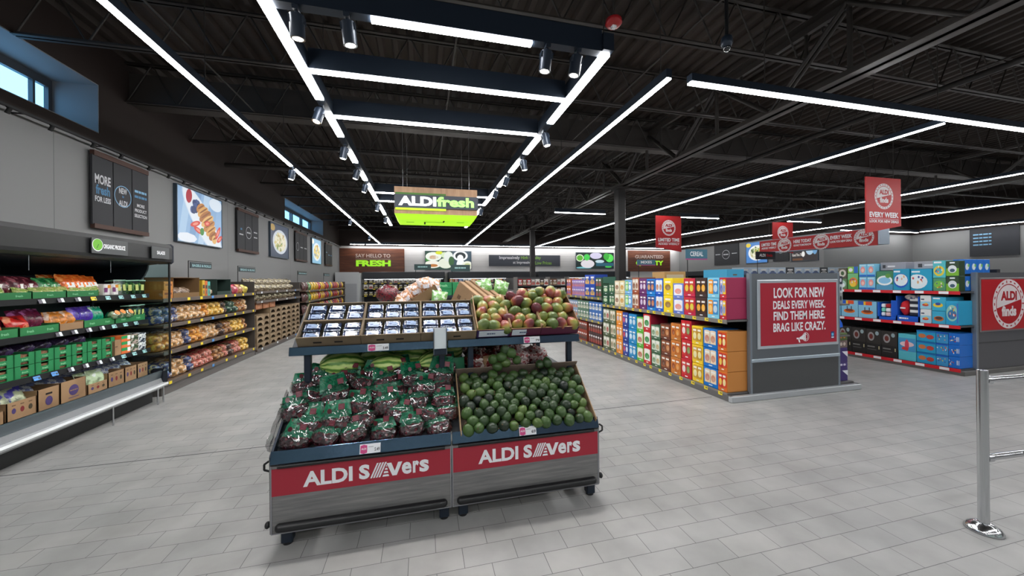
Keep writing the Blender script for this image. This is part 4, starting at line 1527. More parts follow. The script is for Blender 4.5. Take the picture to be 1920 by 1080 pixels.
# ---- blueberry trays on the sloping upper shelf
TLT = math.atan2(.232, .295)
def make_punnet():
    t = thing('blueberry_punnet', 'x', 'punnet')
    w, d, h = .112, .082, .05
    m = MB()
    rr = random.Random(3)
    for i in range(7):
        for j in range(5):
            m.ball((-w / 2 + .012 + i * (w - .024) / 6 + rr.uniform(-.003, .003), -d / 2 + .011 + j * (d - .022) / 4 + rr.uniform(-.003, .003), .034 + rr.uniform(-.003, .003)),
                   .0088, M((74, 92, 136), .5, var=((46, 58, 96), 40.0, .5)), n=8, m=6)
    m.box(-w / 2 + .006, w / 2 - .006, -d / 2 + .006, d / 2 - .006, .004, .030, M((44, 54, 84), .6))
    m.build('blueberries', t)
    m = MB()
    lo, hi = .88, 1.0
    for a, b in (((-1, -1), (1, -1)), ((1, -1), (1, 1)), ((1, 1), (-1, 1)), ((-1, 1), (-1, -1))):
        m.add([(a[0] * w / 2 * lo, a[1] * d / 2 * lo, .0), (b[0] * w / 2 * lo, b[1] * d / 2 * lo, .0), (b[0] * w / 2, b[1] * d / 2, .044), (a[0] * w / 2, a[1] * d / 2, .044)], [(0, 1, 2, 3)], MAT_TUB)
    m.build('tub', t)
    m = MB()
    # lid: raised plateau, slightly domed so that it catches the lamps
    q = []
    nx, ny = 9, 7
    for j in range(ny):
        for i in range(nx):
            u = i / (nx - 1) * 2 - 1; v = j / (ny - 1) * 2 - 1
            e = max(abs(u), abs(v))
            z = .045 + (.009 if e < .85 else 0) + .0015 * noise.noise(Vector((u * 2.2, v * 2.2, 3)))
            q.append((u * w / 2, v * d / 2, z))
    m.add(q, [(j * nx + i, j * nx + i + 1, (j + 1) * nx + i + 1, (j + 1) * nx + i) for j in range(ny - 1) for i in range(nx - 1)], MAT_LID, smooth=True)
    m.box(-w / 2, w / 2, -d / 2, -d / 2 + .003, .043, .047, MAT_LID)
    m.build('lid', t)
    m = MB()
    m.prism([(-.030, -.020), (.034, -.024), (.036, .004), (.012, .018), (-.026, .020)], .0552, .0558, M((112, 138, 176), .35, coat=.3))
    m.ell(-.012, -.002, .011, .007, .0562, M((60, 84, 130), .4), n=10)
    m.box(.0, .028, -.014, -.011, .0559, .0562, M((60, 70, 100), .5))
    m.build('label', t)  # pale patch is lid glare painted on, with small print marks
    return t
PUN = Proto(make_punnet)
def open_tray(name, label, w, d, h, hb, mat, cat='tray', cut=0.0):
    """open cardboard tray, front at y=0: walls with thickness, raised corners, hand slots on the front"""
    t = thing(name, label, cat)
    th = .005
    m = MB()
    m.box(0, w, 0, d, 0, th, mat)
    m.build('base', t)
    fr = MB().box(0, w, -.001, th, 0, h, mat)
    f = fr.build('front_wall', t)
    m = MB()
    for sx in (.25, .58):
        m.box(w * sx, w * sx + .05, -.003, -.001, h * .42, h * .55, M((30, 24, 20), .9))
    m.build('hand_slot', f)
    MB().box(0, w, d - th, d, 0, hb, mat).build('back_wall', t)
    for x in (0, w - th):
        m = MB()
        m.add([(x, 0, 0), (x + th, 0, 0), (x + th, d, 0), (x, d, 0), (x, 0, h), (x + th, 0, h), (x + th, d, hb), (x, d, hb)],
              [(0, 3, 2, 1), (4, 5, 6, 7), (0, 1, 5, 4), (1, 2, 6, 5), (2, 3, 7, 6), (3, 0, 4, 7)], mat)
        m.build('side_wall', t)
    return t
TRW, TRD = .384, .178
names = ('left', 'middle', 'right')
for c_ in range(3):
    for row in range(2):
        base = Matrix.Translation(L2W(.048 + c_ * (TRW + .003), .328, 1.072)) @ Matrix.Rotation(TLT, 4, 'X') @ Matrix.Translation((0, row * (TRD + .003), 0))
        t = open_tray('blueberry_tray', '%s brown cardboard tray of blueberry punnets, %s stack on the upper shelf' % (('lower', 'upper')[row], names[c_]),
                      TRW, TRD, .092 if row == 0 else .07, .07, MAT_TRAYTAN)
        t.matrix_world = base
        for i in range(3):
            for j in range(2):
                mw = base @ Matrix.Translation((.066 + i * .1255 + r.uniform(-.003, .003), .047 + j * .0855, .008)) @ Matrix.Rotation(r.uniform(-.04, .04), 4, 'X') @ Matrix.Rotation(r.uniform(-.04, .04), 4, 'Z')
                PUN.place(mw.to_translation(), mw.to_euler(), label='clear punnet of blueberries in the %s tray of the %s stack' % (('lower', 'upper')[row], names[c_]),
                          group='blueberry punnets on the upper shelf')
# ---- mangoes in purple trays
PUR = M((92, 34, 62), .55)
PURB = M((64, 44, 96), .55)
def mango_tray(x0, w, mat, label, card):
    t = thing('mango_tray', label, 'tray')
    base = Matrix.Translation(L2W(x0, .326, 1.084)) @ Matrix.Rotation(TLT, 4, 'X')
    t.matrix_world = base
    MB().box(0, w, 0, .36, 0, .005, MAT_CARD).build('base', t)
    f = MB().box(0, w, -.001, .006, 0, .075, mat).box(0, w, -.0012, .0062, .075, .078, MAT_CARD).build('front_wall', t)
    if card:
        mb = MB().box(.015, w * card, -.004, -.001, .012, .066, M((214, 222, 232), .5))
        mb.text('=', w * .3, .03, w * .25, .02, M((70, 90, 130), .6), FACE('-y', 0, -.0045, 0))
        mb.build('price_label', f)
    pieces('side_wall', t, MAT_CARD, (0, .005, 0, .36, 0, .10), (w - .005, w, 0, .36, 0, .10))
    MB().box(0, w, .355, .36, 0, .09, MAT_CARD).build('back_wall', t)
    return base
mango_tray(1.212, .243, PURB, 'left purple tray of mangoes with wide white label', .94)
mango_tray(1.458, .236, PUR, 'middle purple tray of mangoes with small white label', .52)
mb_ = mango_tray(1.698, .300, PUR, 'right purple tray of mangoes with cut-down front', 0)
def make_mango(mat):
    def f():
        def shp(q):
            x, y, z = q
            return (x, y * (1 - .12 * x) , z * (1 - .08 * x))
        m = MB()
        m.ball((0, 0, 0), (.058, .041, .044), mat, n=18, m=12, fn=lambda q: shp((q[2], q[0], q[1])), lump=.04, seed=2)
        t = m.build('mango')
        MB().cyl((.052, 0, .004), (.058, 0, .005), .004, M((84, 64, 40), .8), n=6).build('stem_end', t)
        return tag(t, 'x', 'mango')
    return f
MANG = [Proto(make_mango(q)) for q in MAT_MANGOS]
base = Matrix.Translation(L2W(1.212, .326, 1.084)) @ Matrix.Rotation(TLT, 4, 'X')
r = random.Random(21)
for row in range(5):
    for c_ in range(9):
        lx = .05 + c_ * .0865 + (.03 if row % 2 else 0) + r.uniform(-.008, .008)
        if lx > .745: continue
        hgt = .062 + r.uniform(-.006, .014) + (.035 if row >= 3 and 3 <= c_ else 0) + (.02 if row == 2 and c_ > 4 else 0)
        p = base @ Vector((lx, .045 + row * .072 + r.uniform(-.006, .006), hgt))
        tint = (1, 0, 2, 1, 2, 0)[(row * 4 + c_ * 5 + r.randrange(2)) % 6]
        tr = 'left' if lx < .243 else 'middle' if lx < .482 else 'right'
        MANG[tint].place(p, (r.uniform(0, 6.3), r.uniform(-.9, .9), r.uniform(0, 6.3)),
                         label=('ripe yellow-green mango', 'mixed red and green mango', 'red mango')[(1, 1, 2)[tint] if tint != 0 else 0] + ' in the %s purple tray' % tr,
                         group='mangoes on the right half of the upper shelf', scale=[r.uniform(.92, 1.08)] * 3)
for lx, u, hgt in ((.40, .35, .115), (.55, .36, .125), (.64, .35, .13), (.70, .33, .115), (.48, .34, .10)):
    p = base @ Vector((lx, u, hgt))
    MANG[r.randrange(3)].place(p, (r.uniform(0, 6.3), r.uniform(-.9, .9), r.uniform(0, 6.3)), label='mango on the crest of the heap at the back of the purple trays',
                               group='mangoes on the right half of the upper shelf')

# ---- little display stand with a screen, its reflection painted white, hanging at the middle of the upper rail
t = thing('info_stand', 'small tilted display stand, screen glare painted white, clipped to the middle of the upper rail', 'display stand', L2W(.905, .285, .985))
MB().box(0, .092, -.03, -.012, .0, .005, MAT_BLACK).box(0.0, .004, -.03, -.004, 0, .19, M((110, 120, 130), .3, .3)).box(.088, .092, -.03, -.004, 0, .19, M((110, 120, 130), .3, .3)).box(0, .092, -.012, -.004, 0, .19, M((60, 70, 84), .3)).build('holder', t)
MB().box(.006, .086, -.018, -.0125, .045, .188, M((232, 240, 244), .3)).build('card', t)  # white face is the screen's reflection put into the colour
MB().box(.004, .088, -.028, -.013, .006, .04, M((60, 70, 82), .12, .8)).build('tray_front', t)

# ---- stock on the far side of the pair of tables, showing above the blueberries
ORB = film_print_material('orange_film', (206, 146, 104), (226, 214, 210), 26.0, .52)
def make_orange_bag():
    t = thing('orange_bag', 'x', 'fruit bag')
    MB().pillow(.15, .17, .10, ORB, seed=3, crimp=.08).build('bag', t)
    MB().box(-.03, .03, -.052, -.048, .05, .09, M((206, 206, 214), .4), TR(rx=-.05)).build('label', t)
    return t
OB = Proto(make_orange_bag)
t = thing('orange_carton', 'tilted brown carton of clear orange bags behind the middle blueberry tray', 'carton', (-.06, 3.70, 1.24), (0, -.5, .2))
MB().box(0, .27, 0, .24, 0, .012, MAT_CARD).box(0, .012, 0, .24, 0, .11, MAT_CARD).box(.258, .27, 0, .24, 0, .11, MAT_CARD).box(0, .27, 0, .012, 0, .10, MAT_CARD).box(0, .27, .228, .24, 0, .10, MAT_CARD).build('walls', t)
for i, (x, y, z, ry) in enumerate(((-.10, 3.76, 1.26, -.7), (-.03, 3.80, 1.32, -.5), (.04, 3.78, 1.37, -.2), (.11, 3.80, 1.36, .2), (-.01, 3.86, 1.30, -.4), (-.15, 3.72, 1.23, -1.0), (.15, 3.78, 1.31, .6))):
    OB.place((x, y, z), (-.2, ry, .2 * i), label='clear bag of oranges bulging from the tilted carton behind the blueberries', group='orange bags behind the blueberries')
GRB = film_print_material('green_film', (120, 176, 90), (214, 226, 206), 20.0, .56)
def make_greenbag():
    t = thing('green_bag', 'x', 'fruit bag')
    MB().pillow(.16, .19, .10, GRB, seed=8, crimp=.08).build('bag', t)
    return t
GB = Proto(make_greenbag)
for x, y, z, ry in ((.62, 3.52, 1.33, -.2), (.74, 3.56, 1.32, .3), (.14, 3.60, 1.22, .2)):
    GB.place((x, y, z), (-.25, ry, .1), label='pale green printed bag standing behind the mango heap', group='green bags behind the mangoes')
def make_tancarton():
    t = thing('tan_carton', 'x', 'carton')
    MB().box(0, .40, 0, .06, 0, .26, MAT_CARD, b=.004).build('body', t)
    MB().box(.06, .10, -.002, .0, .11, .15, MAT_CARDDARK).text('=', .16, .12, .16, .05, MAT_CARDDARK, FACE('-y', 0, -.0015, 0)).build('printing', t)
    return t
TC_ = Proto(make_tancarton)
for k in range(4):
    TC_.place((.25 + k * .060, 3.60 + k * .046, 1.27 + k * .006), (-.10, .50, -.95), label='flat tan carton leaning in the row behind the right blueberry tray', group='leaning tan cartons behind the blueberries')
t = thing('tan_carton', 'large tan printed carton sloping down towards the mangoes', 'carton', (.50, 3.50, 1.30), (0, .55, -.05))
MB().box(0, .44, 0, .30, 0, .15, MAT_CARD, b=.005).build('body', t)
MB().box(.02, .12, -.002, 0, .05, .062, M((40, 30, 24), .9)).text('=', .16, .07, .2, .05, MAT_CARDDARK, FACE('-y', 0, -.0015, 0)).build('printing', t)
t = thing('rear_shelf', 'dark rear shelf carrying the cartons behind the blueberries and mangoes', 'shelf', (DX + .05, DY + 1.10, 1.19))
MB().box(0, 1.9, 0, .62, 0, .03, M((44, 48, 54), .5)).build('board', t)
for x in (.05, 1.0, 1.85):
    MB().box(x - .02, x + .02, .56, .60, -1.19, 0, MAT_NAVY).build('post', t)

# ================================================================== chilled produce case on the left
CY0, CY1 = 2.4, 5.56
t = thing('produce_cooler', 'open black refrigerated produce case along the left wall', 'cooler', (0, 0, 0))
LIPD = M((52, 56, 60), .35, .3)
KICK = M((26, 27, 28), .5)
SILV = M((150, 152, 155), .35, .4)
YZX = Matrix(((0, 1, 0, 0), (0, 0, 1, 0), (1, 0, 0, 0), (0, 0, 0, 1)))   # prism outline (z, x) extruded along y
def xprof(name, pts, mat, parent, y0=CY0, y1=CY1):
    """outline given as (x, z), carried along y"""
    m = MB()
    m.prism([(p[1], p[0]) for p in pts], y0, y1, mat, YZX)
    return m.build(name, parent)
xprof('kick_plate', [(-4.2, 0.0), (-3.33, 0.0), (-3.33, .16), (-4.2, .16)], KICK, t)
xprof('front_panel', [(-3.34, .16), (-3.22, .17), (-3.20, .21), (-3.23, .30), (-3.34, .30)], SILV, t)
xprof('glass_lip', [(-3.30, .30), (-3.235, .30), (-3.215, .385), (-3.235, .395), (-3.30, .34)], M((96, 106, 112), .2, .4), t)
xprof('bumper_rail', [(-3.225, .205), (-3.165, .205), (-3.155, .225), (-3.165, .245), (-3.225, .245)], M((206, 208, 210), .3, .3), t)
for y in (3.2, 4.75, 5.42, 5.52):
    MB().cyl((-3.19, y, 0), (-3.19, y, .21), .008, MAT_STEEL, n=8).build('bumper_post', t)
xprof('product_deck', [(-4.1, .30), (-3.30, .30), (-3.30, .345), (-4.1, .365)], LIPD, t)
xprof('back_panel', [(-4.24, .16), (-4.10, .16), (-4.10, 1.98), (-4.24, 1.98)], M((40, 48, 56), .35), t)
xprof('canopy', [(-4.2, 1.76), (-3.16, 1.75), (-3.11, 1.77), (-3.105, 1.80), (-3.105, 1.95), (-3.13, 1.99), (-4.2, 2.0)], M((30, 30, 32), .42), t)
xprof('canopy_underside', [(-4.1, 1.60), (-3.72, 1.68), (-3.25, 1.745), (-3.25, 1.76), (-4.1, 1.76)], M((30, 36, 44), .35), t)
MB().box(-3.5, -3.36, CY0 + .05, CY1 - .1, 1.742, 1.75, M('#f4f8ff', emit=9.0)).build('case_light', t)
m = MB()
m.box(-4.15, -3.105, CY1, CY1 + .05, 1.745, 2.0, M((30, 36, 50), .3), b=.03)
m.box(-3.36, -3.18, CY1 - .01, CY1 + .05, .18, .42, M((22, 26, 36), .3), b=.03)
m.build('end_cap', t)
g = MB().box(-4.1, -3.14, CY1 + .004, CY1 + .016, .36, 1.76, MAT_GLASS).build('end_glass', t)
MB().box(-3.155, -3.135, CY1, CY1 + .02, .36, 1.76, MAT_BLACK, b=.004).build('glass_edge', g)
# dark side wing with a quarter-round cut seen behind the glass
pts = [(1.76, -4.1), (1.76, -3.3)]
for k in range(9):
    a = k / 8 * PI / 2
    pts.append((1.76 - .42 * math.sin(a) , -3.34 - .62 * (1 - math.cos(a)) * .9))
pts += [(.4, -3.98), (.4, -4.1)]
MB().prism(pts[::-1], CY1 - .04, CY1 - .012, M((34, 38, 44), .4), YZX).build('side_wing', t)
for y in (3.1, 3.95, 4.78):
    MB().cyl((-3.22, y, 1.62), (-3.22, y, 1.76), .003, MAT_BRUSHED, n=6).build('sign_rod', t)
CS = {'top': (-3.33, 1.37), 'middle': (-3.34, 1.05), 'lower': (-3.32, .695)}
TAGC = {'w': M((216, 226, 230), .4), 'y': MAT_YELLOW, 'g': M((150, 205, 205), .4), 'b': M((80, 150, 220), .4), 'k': M((70, 66, 80), .4)}
def tagcard(parent, y, x, z, kind, w=.06, h=.042):
    m = MB()
    m.box(-.002, .002, -w / 2, w / 2, -h / 2, h / 2, TAGC[kind])
    if kind == 'k':
        m.box(.002, .0026, w * .05, w / 2, -h / 2, h / 2, TAGC['w'])
    else:
        m.box(.002, .0026, -w * .4, w * .1, h * .0, h * .12, M((90, 96, 104), .6))
        m.box(.002, .0026, w * .15, w * .42, -h * .3, h * .1, M((70, 80, 92), .6))
    o = m.build('price_tag', parent)
    o.location = (x, y, z)
    o.rotation_euler = (0, -.35, 0)
for nm, (x, z) in CS.items():
    m = MB()
    m.box(-4.08, x, CY0, CY1 - .05, z - .012, z, LIPD)
    m.box(x - .004, x + .006, CY0, CY1 - .05, z - .045, z + .006, MAT_BLACK)
    s = m.build('case_shelf', t)
    tg = {'top': 'kkkygggg', 'middle': 'kkkkggg', 'lower': 'bbkkkkggg'}[nm]
    ya, yb = {'top': (4.18, 5.42), 'middle': (4.35, 5.3), 'lower': (4.12, 5.4)}[nm]
    for i, k in enumerate(tg):
        tagcard(s, ya + (yb - ya) * i / (len(tg) - 1), x + .01, z - .02, k)
for y in (4.25, 4.7, 4.95, 5.3):
    MB().box(-3.29, -3.25, y - .05, y + .05, .349, .352, TAGC['g' if y > 4.6 else 'w'], TR()).build('deck_tag', t)
def case_sign(y0, w, h, label, body, leaf):
    s = thing('category_sign', label, 'sign', (-3.09, y0, 1.80))
    F = FACE('+x', 0, 0, 0)
    m = MB(); m.box(0, w, 0, h, 0, .008, M((70, 72, 74), .35), F); m.build('plate', s)
    m = MB()
    m.text(body, .30 * w if leaf else .28 * w, h * .36, (.62 if leaf else .46) * w, h * .30, MAT_WHITE, F, z=.009, bold=.03)
    m.build('lettering', s)
    if leaf:
        m = MB()
        m.ell(.145 * w, h * .55, .062, .062, .009, MAT_WHITE, F, n=24)
        m.ell(.145 * w, h * .57, .056, .056, .0095, M((104, 176, 40), .4), F, n=24)
        m.poly([(.11 * w, h * .35, .0098), (.16 * w, h * .62, .0098), (.18 * w, h * .60, .0098), (.13 * w, h * .33, .0098)], M((60, 120, 30), .5), F)
        m.build('leaf_badge', s)
    MB().box(-.012, 0, w * .1, w * .9, h * .4, h * .6, MAT_BLACK).build('clip', s)
case_sign(4.36, .44, .15, 'grey sign with green leaf badge reading ORGANIC PRODUCE on the cooler canopy', 'ORGANIC PRODUCE', True)
case_sign(5.16, .30, .14, 'grey SALADS sign at the end of the cooler canopy', 'SALADS', False)

# ---- goods in the case
def PX(nm): return CS[nm]
GREENCRATE = M((26, 128, 74), .6)
GREENPAPER = M((36, 120, 66), .55)
_bagm = {}
def bag_proto(c1, c2, w, h, d, name='salad_bag', seed=1, lab=True, scale=20.0, thr=.58):
    k = (c1, c2, w, h, d, name, seed)
    if k not in _bagm:
        mt = film_print_material('film_%d' % len(_bagm), c1, c2, scale, thr)
        def f():
            t = thing(name, 'x', 'produce bag')
            MB().pillow(w, h, d, mt, seed=seed, crimp=.07).build('pouch', t)
            if lab:
                m = MB()
                m.prism([(-w * .24, h * .34), (w * .24, h * .34), (w * .2, h * .58), (-w * .2, h * .58)], d * .40, d * .43 + .002, M((232, 230, 226), .4), FACE('-y', 0, 0, 0))
                m.build('label', t)
            return t
        _bagm[k] = Proto(f)
    return _bagm[k]
r = random.Random(31)
RZ = PI / 2        # faces +x
def row(proto, ys, x, z, label, group, tilt=-.25, jitter=.06, depth=0.0):
    for y in ys:
        proto.place((x - depth + r.uniform(-.01, .01), y, z), (tilt + r.uniform(-.1, .1), r.uniform(-jitter, jitter), RZ + r.uniform(-.15, .15)), label=label, group=group)
def frange(a, b, s):
    out = []
    while a < b - 1e-6:
        out.append(a); a += s
    return out
# green cardboard trays on the top and middle shelves
def paper_tray(y0, y1, x, z, h, label, mat, txt=True, kick=0):
    t = thing('shelf_tray', label, 'tray', (x, y0, z))
    MB().box(-.30, 0, 0, y1 - y0, 0, .004, mat).build('base', t)
    f = MB().box(-.005, 0, 0, y1 - y0, 0, h, mat).build('front_wall', t)
    if txt:
        n_ = max(1, int((y1 - y0) / .16))
        m = MB()
        for i in range(n_):
            m.text('fresh', (i + .5) * (y1 - y0) / n_, h * .35, .06, h * .3, M((130, 196, 150), .6), FACE('+x', .0015, 0, 0), align='c', bold=.03)
        m.build('printing', f)
    pieces('end_wall', t, mat, (-.30, 0, 0, .004, 0, h * 1.15), (-.30, 0, y1 - y0 - .004, y1 - y0, 0, h * 1.15))
    return t
x, z = CS['top']
for i, (a, b) in enumerate(((3.5, 4.12), (4.125, 4.44), (4.445, 4.80))):
    paper_tray(a, b, x - .01, z + .002, .062, 'green cardboard tray under the %s bags on the top cooler shelf' % ('dark red', 'green', 'orange')[i], GREENPAPER)
B_MAR = bag_proto((92, 22, 40), (170, 90, 104), .16, .19, .10, seed=2)
B_GRN = bag_proto((22, 120, 64), (92, 180, 110), .16, .18, .10, seed=3)
B_ORG = bag_proto((228, 100, 26), (250, 150, 60), .17, .20, .11, seed=4)
B_ORG2 = bag_proto((222, 92, 30), (240, 190, 120), .17, .19, .11, seed=5, lab=False)
row(B_MAR, [3.62, 3.8, 3.98, 4.14, 4.24], x - .10, z + .02, 'dark red salad bag standing on the top cooler shelf', 'dark red bags on the top cooler shelf')
row(B_GRN, [4.36, 4.46], x - .10, z + .02, 'green salad bag between the dark red and orange bags on the top cooler shelf', 'green bags on the top cooler shelf')
row(B_ORG, [4.56, 4.66, 4.75, 4.84], x - .10, z + .025, 'bright orange carrot bag on the top cooler shelf', 'orange bags on the top cooler shelf')
row(B_ORG2, [4.60, 4.72, 4.82], x - .24, z + .045, 'orange carrot bag in the rear row of the top cooler shelf', 'orange bags in the rear row of the top cooler shelf')
# cream heads of lettuce peeping out under the bags
def make_leafpack():
    t = thing('lettuce_pack', 'x', 'produce pack')
    MB().pillow(.13, .10, .09, film_print_material('lettuce_film', (206, 206, 140), (140, 170, 80), 30.0, .5), seed=6, crimp=.05).build('pouch', t)
    return t
LP = Proto(make_leafpack)
row(LP, [3.7, 3.9, 4.1, 4.22, 4.34, 4.46, 4.58, 4.70, 4.80], x - .055, z + .01, 'pale lettuce pack at the front of the green tray on the top cooler shelf', 'lettuce packs on the top cooler shelf')
def make_dipbox():
    t = thing('salad_box', 'x', 'produce box')
    MB().box(-.05, .05, -.04, .04, 0, .13, M((226, 224, 222), .4), b=.01).build('carton', t)
    MB().box(-.05, -.0, -.0412, -.04, .04, .09, M((120, 50, 110), .4)).box(.0, .05, -.0412, -.04, .085, .12, M((232, 150, 40), .4)).build('front_print', t)
    return t
DB = Proto(make_dipbox)
row(DB, [4.93, 5.03], x - .06, z, 'white salad box with purple print beside the orange bags', 'white salad boxes on the top cooler shelf', tilt=0, jitter=0)
TUBG = clear_material('green_tub', (200, 226, 206), .16, .12)
LEAFM = film_print_material('mixed_leaves', (78, 120, 66), (186, 200, 140), 42.0, .5)
LEAFM2 = film_print_material('tomato_mix', (214, 200, 172), (206, 110, 60), 36.0, .55)
def make_uprighttub(leaf, w=.105, h=.17):
    def f():
        t = thing('clear_tub', 'x', 'produce tub')
        m = MB()
        lo = .78
        q = [(-w / 2 * lo, -.04 * lo, 0), (w / 2 * lo, -.04 * lo, 0), (w / 2 * lo, .04 * lo, 0), (-w / 2 * lo, .04 * lo, 0), (-w / 2, -.04, h), (w / 2, -.04, h), (w / 2, .04, h), (-w / 2, .04, h)]
        m.add(q, [(0, 3, 2, 1), (4, 5, 6, 7), (0, 1, 5, 4), (1, 2, 6, 5), (2, 3, 7, 6), (3, 0, 4, 7)], TUBG)
        m.build('tub', t)
        MB().ball((0, 0, h * .42), (w * .36, .026, h * .38), leaf, n=12, m=8, lump=.4, seed=2, fr=14).build('leaves', t)
        MB().box(-w * .22, w * .22, -.0395, -.038, h * .28, h * .70, M((196, 206, 120), .4), TR(rx=.04)).build('label', t)
        MB().box(-w / 2, w / 2, -.042, .042, h - .008, h + .003, M((150, 196, 176), .25)).build('rim', t)
        return t
    return f
UT = Proto(make_uprighttub(LEAFM))
row(UT, [5.12, 5.20, 5.28, 5.37, 5.45], x - .07, z, 'clear upright tub of green leaves at the right end of the top cooler shelf', 'clear leaf tubs on the top cooler shelf', tilt=-.04, jitter=.05)
# middle shelf
x, z = CS['middle']
for i, (a, b) in enumerate(((3.4, 4.02), (4.03, 4.38), (4.64, 5.02), (5.03, 5.48))):
    paper_tray(a, b, x - .01, z + .002, .075, '%s green cardboard tray along the middle cooler shelf' % ('first', 'second', 'third', 'fourth')[i], GREENPAPER)
paper_tray(4.385, 4.635, x - .01, z + .002, .07, 'brown cardboard tray under the orange bags on the middle cooler shelf', MAT_CARD, False)
B_RED = bag_proto((204, 40, 34), (240, 150, 110), .20, .15, .09, seed=7, lab=False, scale=12.0)
B_MAU = bag_proto((120, 34, 70), (216, 120, 190), .14, .18, .09, seed=8, lab=False, scale=14.0)
B_ORP = bag_proto((226, 140, 50), (236, 210, 190), .15, .16, .09, seed=9, lab=False, scale=14.0)
B_PUR = bag_proto((92, 60, 190), (150, 120, 220), .15, .17, .09, seed=10, lab=False, scale=14.0)
B_TEAL = bag_proto((30, 170, 130), (220, 236, 226), .10, .17, .08, seed=11, lab=False, scale=14.0)
row(B_RED, [3.7, 3.92, 4.12], x - .09, z + .04, 'bright red printed bag lying on the middle cooler shelf', 'red bags on the middle cooler shelf', tilt=-.5)
row(B_MAU, [3.8, 4.02, 4.20, 4.28, 4.36], x - .16, z + .05, 'maroon and pink bag on the middle cooler shelf', 'maroon bags on the middle cooler shelf')
row(B_ORP, [4.46, 4.54, 4.62], x - .11, z + .03, 'orange and white bag in the brown tray on the middle cooler shelf', 'orange bags in the brown tray')
row(B_PUR, [4.69, 4.77, 4.83], x - .11, z + .05, 'violet bag on the middle cooler shelf right of the brown tray', 'violet bags on the middle cooler shelf')
row(B_TEAL, [4.90, 4.95], x - .10, z + .04, 'teal green bag beside the violet bags on the middle cooler shelf', 'teal bags on the middle cooler shelf')
def make_bowl():
    t = thing('salad_bowl', 'x', 'salad bowl')
    MB().lathe([(.035, 0), (.055, .03), (.062, .08), (.05, .10), (.0, .105)], 16, TUBG).build('bowl', t)
    MB().ball((0, 0, .05), (.046, .046, .04), LEAFM2, n=12, m=8, lump=.3, seed=1, fr=14).build('salad', t)
    MB().ell(0, 0, .03, .03, .106, M((222, 130, 50), .4), n=14).build('label', t)
    return t
SB = Proto(make_bowl)
row(SB, [5.02, 5.12, 5.21], x - .07, z + .07, 'clear round salad bowl on the middle cooler shelf', 'salad bowls on the middle cooler shelf', tilt=.9, jitter=.05)
UT2 = Proto(make_uprighttub(film_print_material('blue_mix', (150, 180, 200), (90, 130, 180), 30.0, .5), .075, .18))
row(UT2, [5.29, 5.35, 5.41, 5.47], x - .07, z + .01, 'slim clear pouch tub at the right end of the middle cooler shelf', 'slim tubs on the middle cooler shelf', tilt=0, jitter=.03)
# dark netting goods hung at the back of the middle shelf
B_DK = bag_proto((52, 40, 70), (86, 70, 120), .18, .10, .10, seed=12, lab=False)
row(B_DK, frange(3.9, 4.85, .17), CS['lower'][0] - .16, CS['lower'][1] + .19, 'dark violet bag lying on the green crates of the lower cooler shelf', 'dark bags on the green crates', tilt=-.6)
# lower shelf: green crates two high, brown box, striped cartons
x, z = CS['lower']
def make_crate():
    t = thing('green_crate', 'x', 'crate')
    w, d, h = .168, .28, .105
    m = MB()
    m.box(0, w, 0, d, 0, .005, GREENCRATE); m.build('base', t)
    m = MB()
    m.box(0, w * .30, -.0, .006, 0, h, GREENCRATE); m.box(w * .70, w, 0, .006, 0, h, GREENCRATE); m.box(w * .30, w * .70, 0, .006, h * .30, h * .66, GREENCRATE)
    f = m.build('front_wall', t)
    MB().text('fresh', w / 2, h * .40, w * .3, h * .16, M((150, 210, 160), .6), FACE('-y', 0, -.001, 0), align='c').build('printing', f)
    pieces('side_wall', t, GREENCRATE, (0, .006, 0, d, 0, h), (w - .006, w, 0, d, 0, h))
    MB().box(.008, w - .008, .012, d, .01, h * .82, M((104, 70, 48), .8, var=((150, 110, 80), 30.0, .5))).build('mushrooms', t)
    return t
CR = Proto(make_crate)
for k in range(2):
    for i, y in enumerate(frange(3.62, 4.94, .172)):
        CR.place((x - .012, y, z + .002 + k * .108), (0, 0, RZ), label='green cardboard crate in the %s row on the lower cooler shelf' % ('bottom', 'upper')[k], group='green crates on the lower cooler shelf')
t = thing('brown_box', 'plain brown box between the green crates and the striped cartons in the cooler', 'box', (x - .012, 4.95, z + .002), (0, 0, RZ))
MB().box(0, .13, 0, .2, 0, .17, MAT_CARD, b=.003).build('carton', t)
MB().box(.05, .08, -.001, 0, .09, .105, MAT_CARDDARK).build('printing', t)
def make_stripe():
    t = thing('striped_carton', 'x', 'carton')
    MB().box(0, .13, 0, .18, 0, .068, M((232, 112, 54), .5), b=.002).build('body', t)
    MB().box(0, .13, -.0012, 0, .034, .068, M((30, 150, 80), .5)).box(.085, .13, -.0014, 0, .02, .066, M((236, 236, 232), .5)).build('front_print', t)
    return t
ST = Proto(make_stripe)
for k in range(3):
    ST.place((x - .012, 5.085, z + .002 + k * .0685), (0, 0, RZ), label='green and orange striped carton, %s of three stacked on the lower cooler shelf' % ('bottom', 'middle', 'topmost')[k])
def make_mixcarton(c1, c2, seed):
    def f():
        t = thing('herb_carton', 'x', 'carton')
        MB().box(0, .12, 0, .18, 0, .10, film_print_material('herb_%d' % seed, c1, c2, 26.0, .52), b=.003).build('body', t)
        MB().box(.01, .05, -.001, 0, .06, .09, M((220, 224, 220), .4)).build('label', t)
        return t
    return f
HB = Proto(make_mixcarton((72, 92, 66), (190, 170, 160), 1)); HW = Proto(make_mixcarton((226, 230, 232), (44, 54, 70), 2))
for k in range(2):
    HB.place((x - .012, 5.22, z + .002 + k * .102), (0, 0, RZ), label='%s dark green mottled carton on the lower cooler shelf' % ('bottom', 'top')[k])
    HW.place((x - .012, 5.345, z + .002 + k * .102), (0, 0, RZ), label='%s white carton with dark flower print at the end of the lower cooler shelf' % ('bottom', 'top')[k])
